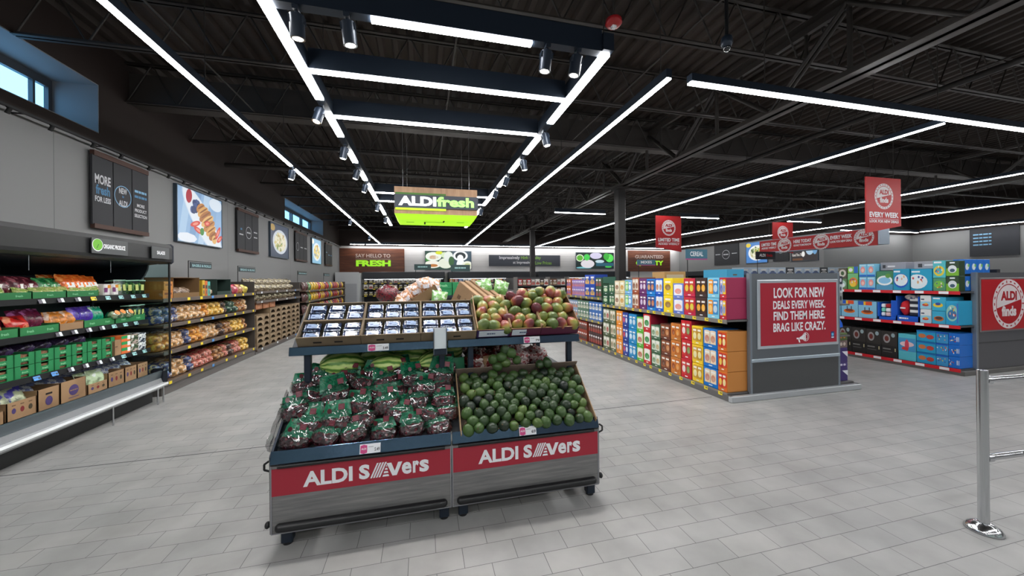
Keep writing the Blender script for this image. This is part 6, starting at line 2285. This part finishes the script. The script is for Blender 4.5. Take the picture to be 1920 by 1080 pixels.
# goods on the far (right-hand) face seen past the end panel
def side_case(x0, x1, y0, d, z, h, base, accent, label, wedge=False):
    t = thing('stacked_case', label, 'case', (x0, y0, z))
    MB().box(0, x1 - x0, 0, d, 0, h - .002, M(base, .5), b=.004).build('body', t)
    m = MB()
    F = FACE('-y', 0, 0, 0)
    w = x1 - x0
    if wedge:
        m.poly([(w * .55, h * .75, .0015), (w, h * .35, .0015), (w, h * .75, .0015)], M((226, 226, 236), .5), F)
        m.box(w * .1, w * .4, -.0012, 0, h * .1, h * .18, M((190, 180, 206), .5))
    else:
        for q in range(3):
            m.ell(w * (.25 + .25 * q), h * .5, w * .1, h * .25, .0015, M(accent, .5), F, n=8)
    m.build('front_print', t)
    return t
PURP = (62, 46, 110)
for k, (h, c, a, nm, wd) in enumerate(((.19, PURP, (200, 190, 216), 'lowest purple', True), (.06, (74, 58, 124), (206, 200, 220), 'thin lilac printed', False), (.20, PURP, (200, 190, 216), 'upper purple', True),
                                    (.10, (120, 100, 96), (206, 190, 180), 'brown printed', False), (.10, (90, 110, 60), (206, 150, 80), 'green and orange', False))):
    z = .093 + sum((.19, .06, .20, .10, .10)[:k])
    side_case(5.385, 5.615, GY0 + .06, .5, z, h, c, a, '%s case in the stack at the right side of the red poster panel' % nm, wd)
t = thing('blue_flap', 'bright blue slanted carton flap sticking out right of the red poster panel', 'carton', (5.385, GY0 + .08, .80))
MB().prism([(0, 0), (.18, .02), (.17, .07), (.05, .24), (0, .24)], -.3, 0, M((10, 100, 226), .4), FACE('-y', 0, 0, 0)).build('body', t)
for k, (h, c, a, nm) in enumerate(((.14, (150, 156, 156), (40, 44, 50), 'grey and black'), (.12, (200, 206, 210), (60, 70, 90), 'white and navy'), (.11, (40, 44, 60), (220, 220, 230), 'black'))):
    side_case(5.385, 5.54, GY0 + .06, .4, 1.145 + sum((.14, .12, .11)[:k]), h, c, a, '%s printed case on the top shelf right of the red poster panel' % nm)
# signs on poles along the gondola spine
def pole_sign(x, y, z0, z, w, h, label, body, ground, strip):
    t = thing('aisle_sign', label, 'sign', (x, y, z0))
    MB().cyl((0, .012, 0), (0, .012, z + h - z0), .008, MAT_BLACK, n=6).build('pole', t)
    p = MB().box(-w * .1, w * .9, -.006, .006, z - z0, z - z0 + h, M(ground, .45)).box(-w * .1, w * .9, -.007, .006, z - z0, z - z0 + h * .12, M(strip, .45)).build('plate', t)
    MB().text(body, w * .4, z - z0 + h * .34, w * .6, h * .45, MAT_WHITE, FACE('-y', 0, -.0075, 0), align='c', bold=.02).build('lettering', p)
    return t
pole_sign(4.66, 5.62, 1.50, 1.84, .46, .19, 'teal aisle sign reading CEREAL standing on the gondola', 'CEREAL', (60, 110, 130), (170, 70, 130))
pole_sign(4.66, 7.15, 1.50, 1.80, .46, .13, 'teal aisle sign reading MIXES standing further along the gondola', 'MIXES', (60, 110, 130), (170, 70, 130))
t = thing('blue_carton', 'long light blue carton lying on top of the gondola behind the poster panel', 'carton', (4.75, 4.85, 1.145))
MB().box(0, .34, 0, .5, 0, .50, M((60, 160, 200), .5), b=.004).build('body', t)
MB().box(.12, .2, -.001, 0, .40, .42, MAT_CARDDARK).build('hand_slot', t)
side_case(5.15, 5.36, 4.2, .5, 1.142, .39, (176, 190, 206), (60, 90, 160), 'pale blue printed case on the rear side of the gondola top')
t = thing('tan_case', 'orange-tan open case standing on the gondola behind the plum cases', 'case', (4.75, 6.4, 1.145))
MB().box(0, .5, 0, .4, 0, .50, M((206, 160, 100), .6), b=.004).build('body', t)
MB().box(.05, .45, -.0012, 0, .3, .44, M((226, 206, 170), .6)).build('front_print', t)

# ================================================================== seasonal gondola further right
SX, SY0, SY1 = 7.85, 3.70, 9.4
t = thing('seasonal_gondola', 'shelving gondola with red and white price strips holding pool toys', 'shelving', (0, 0, 0))
DKB = M((30, 34, 42), .5)
m = MB()
m.box(SX, 9.75, SY0 - .04, SY1, 0, .065, M((100, 98, 96), .45), b=.004)
m.build('plinth', t)
MB().box(8.75, 8.83, SY0 + .02, SY1, .06, 1.60, DKB).build('spine', t)
for z, d in ((.09, .0), (.745, .0), (1.265, .0)):
    m = MB()
    m.box(SX + .004, 8.75, SY0, SY1, z - .025, z, M((70, 72, 76), .5))
    s = m.build('shelf', t)
    m = MB()
    L_ = SY1 - SY0
    m.box(SX - .008, SX + .006, SY0, SY1, z - .045, z + .005, M((206, 32, 44), .4))
    y = SY0 + .12
    while y < SY1 - .2:
        m.box(SX - .0095, SX - .008, y, y + .11, z - .040, z + .0, MAT_WHITE)
        y += .285
    m.build('price_strip', s)
m = MB()
for y in (5.0, 6.2, 7.4, 8.6):
    m.box(8.69, 8.75, y, y + .05, .1, 1.6, M((58, 62, 70), .4))
m.build('upright', t)
# end panel with round badge poster (cut by the picture edge)
e0, e1 = 8.175, 9.62
m = MB()
m.box(e0, e1, SY0 - .02, SY0 + .03, .07, 1.55, M((84, 84, 88), .45))
m.box(e0 - .012, e0 + .03, SY0 - .026, SY0 + .035, .07, 1.555, MAT_GREYFRAME, b=.004)
m.box(e1 - .03, e1 + .012, SY0 - .026, SY0 + .035, .07, 1.555, MAT_GREYFRAME, b=.004)
m.box(e0 + .03, e1 - .03, SY0 - .023, SY0 - .018, .47, .485, M((60, 60, 62), .5))
ep = m.build('end_panel', t)
MB().box(8.24, 9.56, SY0 - .03, SY0 - .018, .64, 1.47, M((150, 144, 146), .3, .5), b=.004).build('poster_frame', ep)
po = MB().box(8.265, 9.535, SY0 - .034, SY0 - .025, .665, 1.445, M((182, 24, 36), .35)).build('poster', t)
m = MB()
seal(m, FACE('-y', 0, SY0 - .035, 0), 8.90, 1.06, .385, M((182, 24, 36), .35))
m.build('badge_lettering', po)

def toy(y1, y0, z, h, base, label, art, d=.42, name='toy_box', dx=.02, tilt=0.0):
    """printed box facing the aisle on the seasonal gondola; art draws on a face of size w x h"""
    w = y1 - y0
    t = thing(name, label, 'box', (SX + dx, y1, z), (tilt, 0, -RZ))
    MB().box(0, w, .001, d, 0, h, M(base, .4), b=.004).build('body', t)
    F = FACE('-y', 0, 0, 0)
    m = MB()
    m.clip = (.003, w - .003, .003, h - .003)
    rr = random.Random(int(y0 * 1000 + z * 77))
    for k, (kind, x, y, a, b, c) in enumerate(art):
        zz = .0008 + k * .0003
        if kind == 'e': m.ell(x * w, y * h, a * w, b * h, zz, M(c, .4), F, n=16)
        elif kind == 'r': m.poly([(x * w, y * h, zz), ((x + a) * w, y * h, zz), ((x + a) * w, (y + b) * h, zz), (x * w, (y + b) * h, zz)], M(c, .4), F)
        elif kind == 'n': m.ring(x * w, y * h, a * w * .6, a * w, zz, M(c, .4), F, sy=b * h / max(a * w, 1e-4))
        elif kind == 'p':     # speckle of people or toys
            for q in range(9):
                m.ell((x + a * (rr.random() - .5)) * w, (y + b * (rr.random() - .5)) * h, .05 * w, .06 * h, zz + q * .00003, M(c[q % len(c)], .4), F, n=7)
    m.build('front_print', t)
    return t
W_ = (232, 238, 242)
PPL = ((222, 170, 140), (206, 60, 60), (240, 240, 240), (60, 80, 150), (236, 200, 60))
z = 1.27
TOP = 'on the top toy shelf'
toy(5.36, 5.215, z, .20, (96, 130, 86), 'green speckled box at the far left end ' + TOP, [('e', .5, .5, .4, .35, (170, 206, 190)), ('e', .5, .4, .25, .2, W_)])
toy(5.36, 5.215, z + .205, .20, (90, 84, 70), 'dark round-badge box stacked at the far left end ' + TOP, [('e', .5, .5, .42, .36, (206, 200, 190)), ('e', .5, .5, .2, .2, (60, 90, 50))])
toy(5.20, 5.03, z, .30, (92, 160, 70), 'green box with orange slide picture ' + TOP, [('r', 0, .6, 1, .4, (120, 190, 130)), ('e', .55, .45, .4, .3, (232, 130, 50)), ('e', .5, .35, .3, .2, (240, 200, 60)), ('p', .5, .5, .5, .3, PPL)])
toy(5.20, 5.03, z + .305, .12, (140, 200, 80), 'lime box stacked over the orange slide box ' + TOP, [('r', .6, 0, .4, 1, (40, 100, 190)), ('e', .3, .5, .2, .3, W_)])
for a in range(2):
    for b in range(2):
        toy(5.015 - a * .125, 4.895 - a * .125, z + b * .235, .23, (130, 200, 232), '%s %s light blue box with pink float picture %s' % (('lower', 'upper')[b], ('left', 'right')[a], TOP),
            [('r', 0, 0, 1, .16, (30, 110, 200)), ('e', .5, .55, .3, .26, (236, 150, 150)), ('e', .5, .5, .18, .14, (246, 200, 190)), ('r', .1, .84, .8, .1, (190, 226, 240))])
toy(4.755, 4.515, z, .33, (60, 130, 90), 'green box with white pool picture ' + TOP, [('r', 0, .0, 1, .3, (70, 150, 190)), ('e', .5, .5, .46, .26, (236, 240, 240)), ('e', .5, .5, .36, .17, (130, 190, 226)), ('e', .7, .75, .16, .12, (90, 150, 60))], tilt=-.04)
toy(4.75, 4.40, z + .34, .14, (150, 150, 160), 'grey printed carton behind the white pool box ' + TOP, [('r', .1, .3, .12, .4, (60, 60, 66)), ('r', .3, .4, .3, .2, (220, 220, 226))], dx=.12)
toy(4.50, 4.29, z, .36, (20, 150, 190), 'cyan box with round blue island float picture ' + TOP, [('e', .5, .45, .46, .34, (30, 90, 190)), ('e', .5, .48, .42, .28, (226, 238, 244)), ('p', .5, .52, .6, .3, PPL), ('r', .05, .84, .4, .08, (226, 240, 244))], dx=.0)
toy(4.28, 4.02, z + .0, .35, (24, 158, 198), 'right-hand cyan box beside the island float box ' + TOP, [('e', .3, .42, .5, .34, (226, 238, 244)), ('p', .35, .5, .5, .3, PPL), ('r', .05, .84, .4, .08, (226, 240, 244))])
toy(4.28, 4.02, z + .355, .12, (160, 160, 168), 'grey carton with dark square mark ' + TOP, [('r', .2, .2, .2, .5, (60, 60, 66)), ('r', .5, .4, .4, .2, (226, 226, 230))], dx=.1)
toy(4.01, 3.865, z, .20, (80, 150, 110), 'lower green swing picture box ' + TOP, [('e', .5, .5, .4, .3, (120, 190, 70)), ('p', .5, .5, .6, .5, PPL)])
toy(4.01, 3.865, z + .205, .27, (80, 190, 200), 'upper teal box with yellow ring picture ' + TOP, [('n', .5, .4, .42, .3, (226, 206, 60)), ('p', .5, .5, .6, .4, PPL), ('r', .1, .85, .6, .1, W_)])
for k in range(2):
    toy(3.86, 3.72, z + k * .235, .23, (40, 66, 40), '%s dark green box with white lounger picture %s' % (('lower', 'upper')[k], TOP), [('r', 0, 0, 1, .5, (120, 180, 50)), ('e', .5, .45, .34, .26, (226, 232, 236)), ('e', .5, .36, .2, .12, (60, 90, 110)), ('r', .3, .82, .4, .1, W_)], d=.14)
BF = Proto(lambda: (lambda t: (MB().box(0, .145, 0, .12, 0, .225, M((20, 110, 206), .4), b=.004).build('body', t), MB().ell(.07, .11, .04, .05, .001, M((226, 236, 240), .4), FACE('-y', 0, 0, 0)).box(.085, .12, -.0014, 0, .11, .15, M((120, 200, 90), .4)).build('front_print', t), t)[2])(thing('float_box', 'x', 'box')))
for k in range(4):
    BF.place((8.03 + k * .152, 3.74, z + .262), label='bright blue boxed float, %s from the left above the dark end panel' % ('first', 'second', 'third', 'fourth')[k])
for k in range(4):
    BF.place((8.03 + k * .152, 3.74, z + .002), label='blue boxed float in the lower row hidden behind the dark end panel', group='lower blue float boxes') if k else BF.place((8.03, 3.74, z + .002), label='blue boxed float under the row, left of the dark end panel', group='blue float under the row')
z = .75
MID = 'on the middle toy shelf'
toy(5.50, 5.33, z, .30, (120, 190, 220), 'leftmost light blue dinghy box ' + MID, [('r', 0, .75, .5, .25, (222, 70, 40)), ('r', .5, .75, .2, .25, (240, 170, 40)), ('e', .5, .35, .3, .14, (232, 120, 40))])
for k in range(2):
    toy(5.315 - k * .285, 5.04 - k * .285, z, .31 - .01 * k, (132, 192, 222), '%s wide light blue box with orange dinghy picture %s' % (('left', 'right')[k], MID),
        [('r', 0, .78, .3, .22, (40, 90, 190)), ('r', .3, .78, .12, .22, (240, 190, 40)), ('r', .42, .78, .35, .22, (226, 80, 40)), ('e', .5, .36, .34, .13, (222, 110, 36)), ('e', .5, .40, .24, .08, (120, 60, 40)), ('r', .35, .45, .05, .2, (50, 50, 70)), ('r', .6, .45, .05, .2, (50, 50, 70))])
# towel display: blue stand with folded and hung towels
t = thing('towel_stand', 'blue display stand of white towels beside the dinghy boxes ' + MID, 'display stand', (SX + .02, 4.735, z), (0, 0, -RZ))
MB().box(0, .25, .0, .3, 0, .05, M((20, 90, 200), .4)).box(0, .02, .0, .3, 0, .30, M((20, 90, 200), .4)).box(.18, .25, .02, .3, 0, .34, M((20, 90, 200), .4)).build('stand', t)
for k, c in enumerate((W_, (120, 214, 190), W_)):
    o = MB().box(.03, .085, .03, .25, .06 + k * .075, .125 + k * .075, M(c, .8), b=.012).build('folded_towel', t)
for k, c in enumerate(((226, 190, 190), W_, (170, 30, 44))):
    MB().box(.095, .17, .03, .25, .06 + k * .075, .125 + k * .075, M(c, .8), b=.012).build('folded_towel', t)
t = thing('towel_stand', 'blue display stand with red and black-striped hung towels ' + MID, 'display stand', (SX + .02, 4.475, z), (0, 0, -RZ))
MB().box(0, .30, .0, .3, 0, .09, M((20, 90, 200), .4)).box(0, .016, .0, .3, 0, .42, M((20, 90, 200), .4)).box(.284, .30, .0, .3, 0, .42, M((20, 90, 200), .4)).box(0, .3, .22, .3, .09, .40, M((20, 90, 200), .4)).build('stand', t)
MB().text('=', .04, .03, .12, .04, W_ and MAT_WHITE, FACE('-y', 0, -.001, 0)).build('lettering', t)
o = MB().ball((.08, .10, .22), (.065, .08, .13), M((196, 24, 40), .8), n=14, m=10, lump=.15, seed=2).build('red_towel', t)
MB().text('=', .045, .20, .07, .04, MAT_WHITE, FACE('-y', 0, .016, 0)).build('towel_print', o)
m = MB()
for k in range(6):
    m.box(.155, .275, .04 + .004 * (k % 2), .20, .10 + k * .048, .148 + k * .048, M((232, 232, 230) if k % 2 else (34, 38, 52), .8), b=.006)
m.build('striped_towel', t)
MB().ball((.17, .12, .40), (.10, .09, .06), M((60, 70, 110), .8, var=((206, 196, 190), 14.0, .5)), n=12, m=8, lump=.3, seed=6).build('rolled_towel', t)
for k in range(2):
    toy(4.165, 4.035, z + k * .225, .22, (226, 230, 232), '%s white box with small red boat picture %s' % (('lower', 'upper')[k], MID), [('r', 0, 0, 1, .55, (150, 206, 226)), ('e', .5, .3, .3, .1, (206, 80, 60)), ('e', .55, .38, .16, .06, (240, 180, 60)), ('r', .1, .65, .3, .1, (80, 90, 110))])
toy(4.025, 3.865, z, .20, (60, 170, 206), 'lower teal box with orange raft picture ' + MID, [('e', .5, .42, .36, .2, (200, 110, 60)), ('e', .5, .46, .26, .12, (90, 60, 50))])
toy(4.025, 3.865, z + .205, .22, (60, 176, 210), 'upper teal box with yellow kayak picture ' + MID, [('e', .45, .42, .36, .16, (236, 206, 60)), ('e', .45, .5, .2, .1, (60, 80, 160)), ('r', .1, .84, .5, .1, W_)])
toy(3.855, 3.72, z, .37, (40, 160, 206), 'large teal box with family raft picture at the near end ' + MID, [('e', .5, .5, .46, .34, (150, 206, 190)), ('e', .5, .44, .36, .2, (60, 120, 170)), ('p', .5, .56, .5, .4, PPL), ('r', .88, .1, .12, .8, (70, 120, 200))], dx=-.0)
z = .095
BOT = 'on the bottom toy shelf'
for k in range(4):
    y1 = 5.37 - k * .228
    toy(y1, y1 - .222, z, .47 - .005 * k, (36, 34, 34), '%s black box with red wheel picture %s' % (('leftmost', 'second', 'third', 'fourth')[k], BOT),
        [('r', 0, .45, 1, .55, (52, 48, 46)), ('e', .35, .72, .2, .15, (110, 50, 44)), ('n', .35, .72, .22, .17, (150, 146, 146)), ('e', .75, .86, .12, .08, (150, 170, 176)), ('r', .1, .3, .5, .05, (120, 118, 116)), ('r', .1, .2, .6, .03, (90, 88, 86)), ('r', .85, .25, .06, .12, (206, 196, 150))])
toy(4.45, 4.222, z, .44, (90, 190, 206), 'turquoise box with pink plane float picture ' + BOT, [('r', 0, .35, 1, .5, (70, 150, 200)), ('e', .5, .62, .4, .1, (232, 200, 206)), ('e', .5, .58, .12, .22, (206, 70, 90)), ('e', .4, .45, .2, .06, (206, 60, 60))])
rows3 = ('bottom', 'middle', 'top')
for k in range(3):
    toy(4.212, 3.985, z + k * .178, .175, (40, 160, 206), '%s sky blue boat box in the left stack of three %s' % (rows3[k], BOT), [('e', .3, .5, .2, .2, (206, 120, 70)), ('e', .72, .45, .2, .2, (190, 70, 60)), ('r', 0, .86, 1, .14, (30, 110, 180))])
    toy(3.98, 3.845, z + k * .178, .175, (60, 150, 206), '%s light blue figure box in the middle stack of three %s' % (rows3[k], BOT), [('p', .5, .5, .8, .5, PPL), ('r', 0, .86, 1, .14, (24, 90, 190))])
    toy(3.84, 3.72, z + k * .178, .175, (24, 110, 206), '%s deep blue figure box in the right stack of three %s' % (rows3[k], BOT), [('p', .35, .5, .6, .5, PPL), ('r', .74, .3, .08, .4, W_), ('r', .9, .3, .06, .4, W_)])

# ================================================================== steel rail at the right front
t = thing('guard_rail', 'stainless steel guard rail post with two rails at the right picture edge', 'rail', (3.20, 1.42, 0))
m = MB(); m.cyl((0, 0, .02), (0, 0, .945), .0235, MAT_STEEL, n=20); m.build('post', t)
MB().lathe([(.078, 0), (.078, .008), (.066, .028), (.040, .046), (.026, .05)], 28, MAT_STEEL).build('base_flange', t)
for z in (.885, .425):
    MB().cyl((.015, 0, z), (1.6, -.10, z), .0185, MAT_STEEL, n=16).build('rail', t)
    MB().cyl((.012, 0, z), (.05, -.0035, z), .025, MAT_STEEL, n=16).build('collar', t)
m = MB(); m.cyl((1.6, -.10, .02), (1.6, -.10, .945), .0235, MAT_STEEL, n=16); m.lathe([(.07, 0), (.06, .02), (.03, .04)], 20, MAT_STEEL, TR(1.6, -.1, 0)); m.build('far_post', t)

# ================================================================== the back of the shop
# wall coolers below the back-wall signs
def wall_cooler(x0, x1, label, y=20.3):
    t = thing('chiller_cabinet', label, 'cooler', (x0, y, 0))
    w = x1 - x0
    MB().box(0, w, 0, BY - y - .02, 0, .30, M((70, 70, 72), .5)).build('base', t)
    MB().box(0, w, .62, BY - y - .02, .30, 1.95, M((40, 44, 48), .5)).build('back_panel', t)
    MB().box(0, w, -.05, BY - y - .02, 1.62, 2.0, M((40, 44, 50), .4), b=.02).build('canopy', t)
    for z in (.34, .74, 1.10, 1.40):
        m = MB(); m.box(0, w, .0, .62, z - .02, z, M((60, 62, 66), .5))
        m.box(0, w, -.01, .0, z - .035, z + .01, M((24, 26, 28), .5))
        s = m.build('shelf', t)
        m = MB()
        q = .1
        while q < w - .15:
            m.box(q, q + .12, -.012, -.01, z - .03, z + .012, MAT_YELLOW); q += .42
        m.build('price_strip', s)
    MB().box(.1, w - .1, .02, .06, 1.612, 1.62, M('#f4f8ff', emit=5.0)).build('case_light', t)
    return t
spans = [(-3.05, 1.2, 'black wall cooler under the SAY HELLO TO FRESH sign'), (1.4, 6.4, 'black wall cooler under the lit produce picture'), (6.6, 12.6, 'black wall cooler under the picture of greens')]
cols = [((226, 222, 214), (110, 80, 60)), ((60, 52, 48), (206, 190, 120)), ((206, 200, 190), (180, 60, 50)), ((40, 110, 70), (226, 226, 220)), ((150, 40, 50), (230, 220, 200)), ((90, 120, 170), (230, 230, 236)), ((222, 150, 60), (240, 230, 200))]
r = random.Random(77)
CPN = [('white', 0), ('dark', 1), ('cream', 2), ('green', 3), ('red', 4), ('blue', 5), ('orange', 6)]
CP = [small_proto(a, b, .22, .24, d=.3, name='chilled_pack') for a, b in cols]
for x0, x1, lab in spans:
    wall_cooler(x0, x1, lab)
    for z, nm in ((.74, 'second'), (1.10, 'third'), (1.40, 'top')):
        x = x0 + .06
        while x < x1 - .25:
            k = r.choice((0, 1, 1, 2, 3, 4, 5, 6, 0)) if x0 > 0 else r.choice((0, 1, 1, 2, 0))
            CP[k].place((x, 20.34, z + .002), (0, 0, 0), label='%s chilled pack on the %s shelf of the %s' % (CPN[k][0], nm, lab.replace('black wall cooler', 'cooler').replace('the lit ', '').replace('the ', '')), group='chilled packs at the back wall',
                        scale=(1, 1, .78 if nm == 'top' else 1))
            x += .25
t = thing('white_freezer', 'white cabinet side standing in the back left corner', 'cabinet', (-4.2, 19.6, 0))
MB().box(0, 1.1, 0, .05, 0, 1.98, M((200, 202, 204), .5)).box(0, 1.1, .05, .75, 0, 1.95, M((180, 182, 184), .5)).build('body', t)
MB().box(.1, 1.0, -.01, 0, .2, 1.4, M((170, 172, 176), .5)).build('side_panel', t)
# second gondola beyond the cross aisle, its end filled with snacks
def end_gondola(x0, x1, y0, y1, label, zs, H=1.62):
    t = thing('end_gondola', label, 'shelving', (x0, y0, 0))
    w = x1 - x0
    MB().box(0, w, 0, y1 - y0, 0, .10, SHG).build('plinth', t)
    MB().box(0, w, .45, .50, .1, H, M((70, 70, 72), .5)).box(w / 2 - .04, w / 2 + .04, .5, y1 - y0, .1, H, M((70, 70, 72), .5)).build('spine', t)
    MB().box(-.02, .02, 0, .5, .1, H, M((120, 116, 112), .5)).box(w - .02, w + .02, 0, .5, .1, H, M((120, 116, 112), .5)).box(w * .62 - .02, w * .62 + .02, 0, .5, .1, H, M((120, 116, 112), .5)).build('upright', t)
    for z in zs:
        MB().box(.02, w - .02, 0, .45, z - .03, z, M((60, 60, 62), .5)).box(.02, w - .02, -.01, 0, z - .04, z + .01, M((46, 46, 48), .5)).build('shelf', t)
    m = MB()
    for z in (.5, 1.0):
        m.box(-.0, w / 2 - .04, .55, y1 - y0, z - .02, z, SHG); m.box(w / 2 + .04, w, .55, y1 - y0, z - .02, z, SHG)
    m.build('side_shelf', t)
    return t
lab2 = 'snack gondola end beyond the cross aisle'
end_gondola(3.55, 5.70, 13.6, 20.0, 'grey snack gondola standing beyond the cross aisle behind the mangoes', (.14, .55, .93, 1.28))
SPK = [('brown', (120, 84, 60), (206, 190, 160)), ('orange', (222, 110, 50), (240, 220, 180)), ('red', (170, 46, 50), (230, 210, 200)), ('grey', (150, 146, 140), (206, 90, 80)), ('dark', (70, 56, 52), (206, 170, 120)), ('white', (222, 218, 210), (190, 70, 50))]
SPP = [small_proto(b, a, .17, .26, d=.25, name='snack_pack') for _, b, a in SPK]
for z, nm in ((.14, 'bottom'), (.55, 'second'), (.93, 'third'), (1.28, 'top')):
    x = 3.60
    while x < 5.5:
        k = r.randrange(6)
        SPP[k].place((x, 13.63, z + .002), (0, 0, 0), label='%s snack pack on the %s shelf of the %s' % (SPK[k][0], nm, lab2), group='snack packs on the far gondola end')
        x += .178
# a third gondola to the left behind the produce tables, and produce stands
end_gondola(.9, 2.6, 15.5, 19.6, 'low gondola end seen over the tan cartons', (.14, .55, .93), H=1.40)
for z, nm in ((.55, 'second'), (.93, 'top')):
    x = .95
    while x < 2.4:
        k = r.randrange(6)
        SPP[k].place((x, 15.53, z + .002), (0, 0, 0), label='%s snack pack on the %s shelf of the low gondola behind the tan cartons' % (SPK[k][0], nm), group='snack packs on the low gondola')
        x += .178
def produce_stand(x0, x1, y0, d, z, label):
    t = thing('produce_stand', label, 'display table', (x0, y0, 0))
    w = x1 - x0
    MB().box(0, w, 0, d, .12, z * .6, MAT_GREYWOOD).build('body', t)
    MB().box(-.02, w + .02, -.02, d + .02, z - .06, z, MAT_NAVY).build('top', t)
    MB().box(.05, w - .05, .1, d - .1, z * .6, z - .06, M((50, 54, 60), .5)).build('column', t)
    for a in (.04, w - .10):
        for b in (.04, d - .1):
            MB().box(a, a + .06, b, b + .06, 0, .12, MAT_NAVY).build('leg', t)
    return t
produce_stand(-.6, 1.1, 5.6, 1.2, .95, 'second produce stand in the aisle behind the front tables')
produce_stand(-.2, 1.7, 9.6, 1.2, 1.12, 'third produce stand with green crates under the fresh sign')
FC = Proto(lambda: (lambda t: (MB().box(0, .44, 0, .3, 0, .17, GREENCRATE, b=.004).build('body', t), MB().text('fresh', .22, .05, .2, .07, M((150, 210, 160), .6), FACE('-y', 0, -.001, 0), align='c').build('printing', t), t)[2])(thing('green_crate', 'x', 'crate')))
for i in range(4):
    for k in range(2):
        FC.place((-.15 + i * .46, 9.64, 1.12 + k * .172), label='%s green crate, %s from the left on the third produce stand' % (('lower', 'upper')[k], ('first', 'second', 'third', 'fourth')[i]), group='green crates on the third produce stand')
RN = Proto(lambda: (lambda t: (MB().ball((0, 0, .12), (.17, .14, .14), net_mat('dark_red_net', (110, 24, 36), (60, 14, 24)), n=14, m=10, lump=.2).build('net', t), MB().lathe([(.03, .24), (.015, .28), (.04, .33)], 8, M((40, 24, 28), .6)).build('net_tail', t), t)[2])(thing('red_net', 'x', 'net bag')))
RN.place((-.50, 5.75, 1.19), label='dark red net bag on the second produce stand left of the orange bags')
RN.place((-.30, 6.2, .95), label='dark red net bag lying further back on the second produce stand')
for i, (x, y) in enumerate(((-.55, 5.66), (-.1, 5.66), (.35, 5.66), (.78, 5.66))):
    FC.place((x, y, .95), label='green crate at the front of the second produce stand, %s from the left' % ('first', 'second', 'third', 'fourth')[i], group='green crates on the second produce stand')
# stockroom-wall freezers and boxed goods in front of the right-hand walls
def low_freezer(x0, x1, y0, y1, label):
    t = thing('shelving_unit', label, 'shelving', (x0, y0, 0))
    MB().box(0, x1 - x0, 0, y1 - y0, 0, 1.0, M((74, 78, 84), .5)).build('body', t)
    MB().box(0, x1 - x0, 0, y1 - y0, 1.0, 1.54, M((44, 48, 54), .4)).build('top_case', t)
    return t
low_freezer(11.5, 21.5, 11.15, 11.85, 'dark wall shelving in front of the grey stockroom wall')
WB = [('white and blue', small_proto((190, 206, 222), (70, 100, 170), .42, .36, d=.4, name='boxed_goods')), ('pale grey', small_proto((206, 206, 206), (90, 96, 110), .42, .36, d=.4, name='boxed_goods')), ('black and white', small_proto((60, 64, 70), (220, 220, 224), .42, .36, d=.4, name='boxed_goods'))]
x = 11.6
while x < 21:
    k = r.choice((0, 0, 1, 2, 0))
    WB[k][1].place((x, 11.2, 1.542), label='%s boxed goods on the dark shelving by the stockroom wall' % WB[k][0], group='boxed goods by the stockroom wall')
    x += .43
t = thing('shelving_unit', 'dark wall cooler along the long stockroom side wall', 'cooler', (16.0, 12.6, 0))
MB().box(0, .75, 0, 8.0, 0, .35, M((70, 70, 72), .5)).build('base', t)
MB().box(.6, .75, 0, 8.0, .35, 1.7, M((46, 50, 54), .5)).build('back_panel', t)
MB().box(.0, .75, 0, 8.0, 1.66, 1.95, M((48, 52, 58), .4), b=.02).build('canopy', t)
for z in (.40, .85, 1.25):
    MB().box(.02, .6, 0, 8.0, z - .03, z, M((60, 62, 66), .5)).build('shelf', t)
for z, nm in ((.40, 'bottom'), (.85, 'middle'), (1.25, 'top')):
    y = 12.8
    while y < 20.4:
        k = r.randrange(7)
        CP[k].place((16.06, y + .22, z + .002), (0, 0, -RZ), label='%s chilled pack on the %s shelf of the long stockroom wall cooler' % (CPN[k][0], nm), group='chilled packs at the stockroom wall')
        y += .5

for x, y, z, body, lab in ((-.25, 14.5, 1.93, '=', 'small dark teal pole sign left of the lit produce picture on the back wall'),
                           (.95, 12.0, 1.80, '=', 'small dark teal sign on a pole above the leaning tan cartons')):
    t = thing('aisle_sign', lab, 'sign', (x, y, 0))
    MB().cyl((0, .02, 0), (0, .02, z + .22), .012, MAT_BLACK, n=8).build('pole', t)
    MB().lathe([(.14, 0), (.14, .012), (.02, .02)], 20, MAT_BLACK, TR(0, .02, 0)).build('foot', t)
    p = MB().box(-.05, .58, -.01, .01, z, z + .22, M((40, 66, 66), .5)).build('plate', t)
    MB().text(body, .26, z + .08, .36, .08, M((150, 190, 190), .5), FACE('-y', 0, -.011, 0), align='c', bold=.03).build('lettering', p)
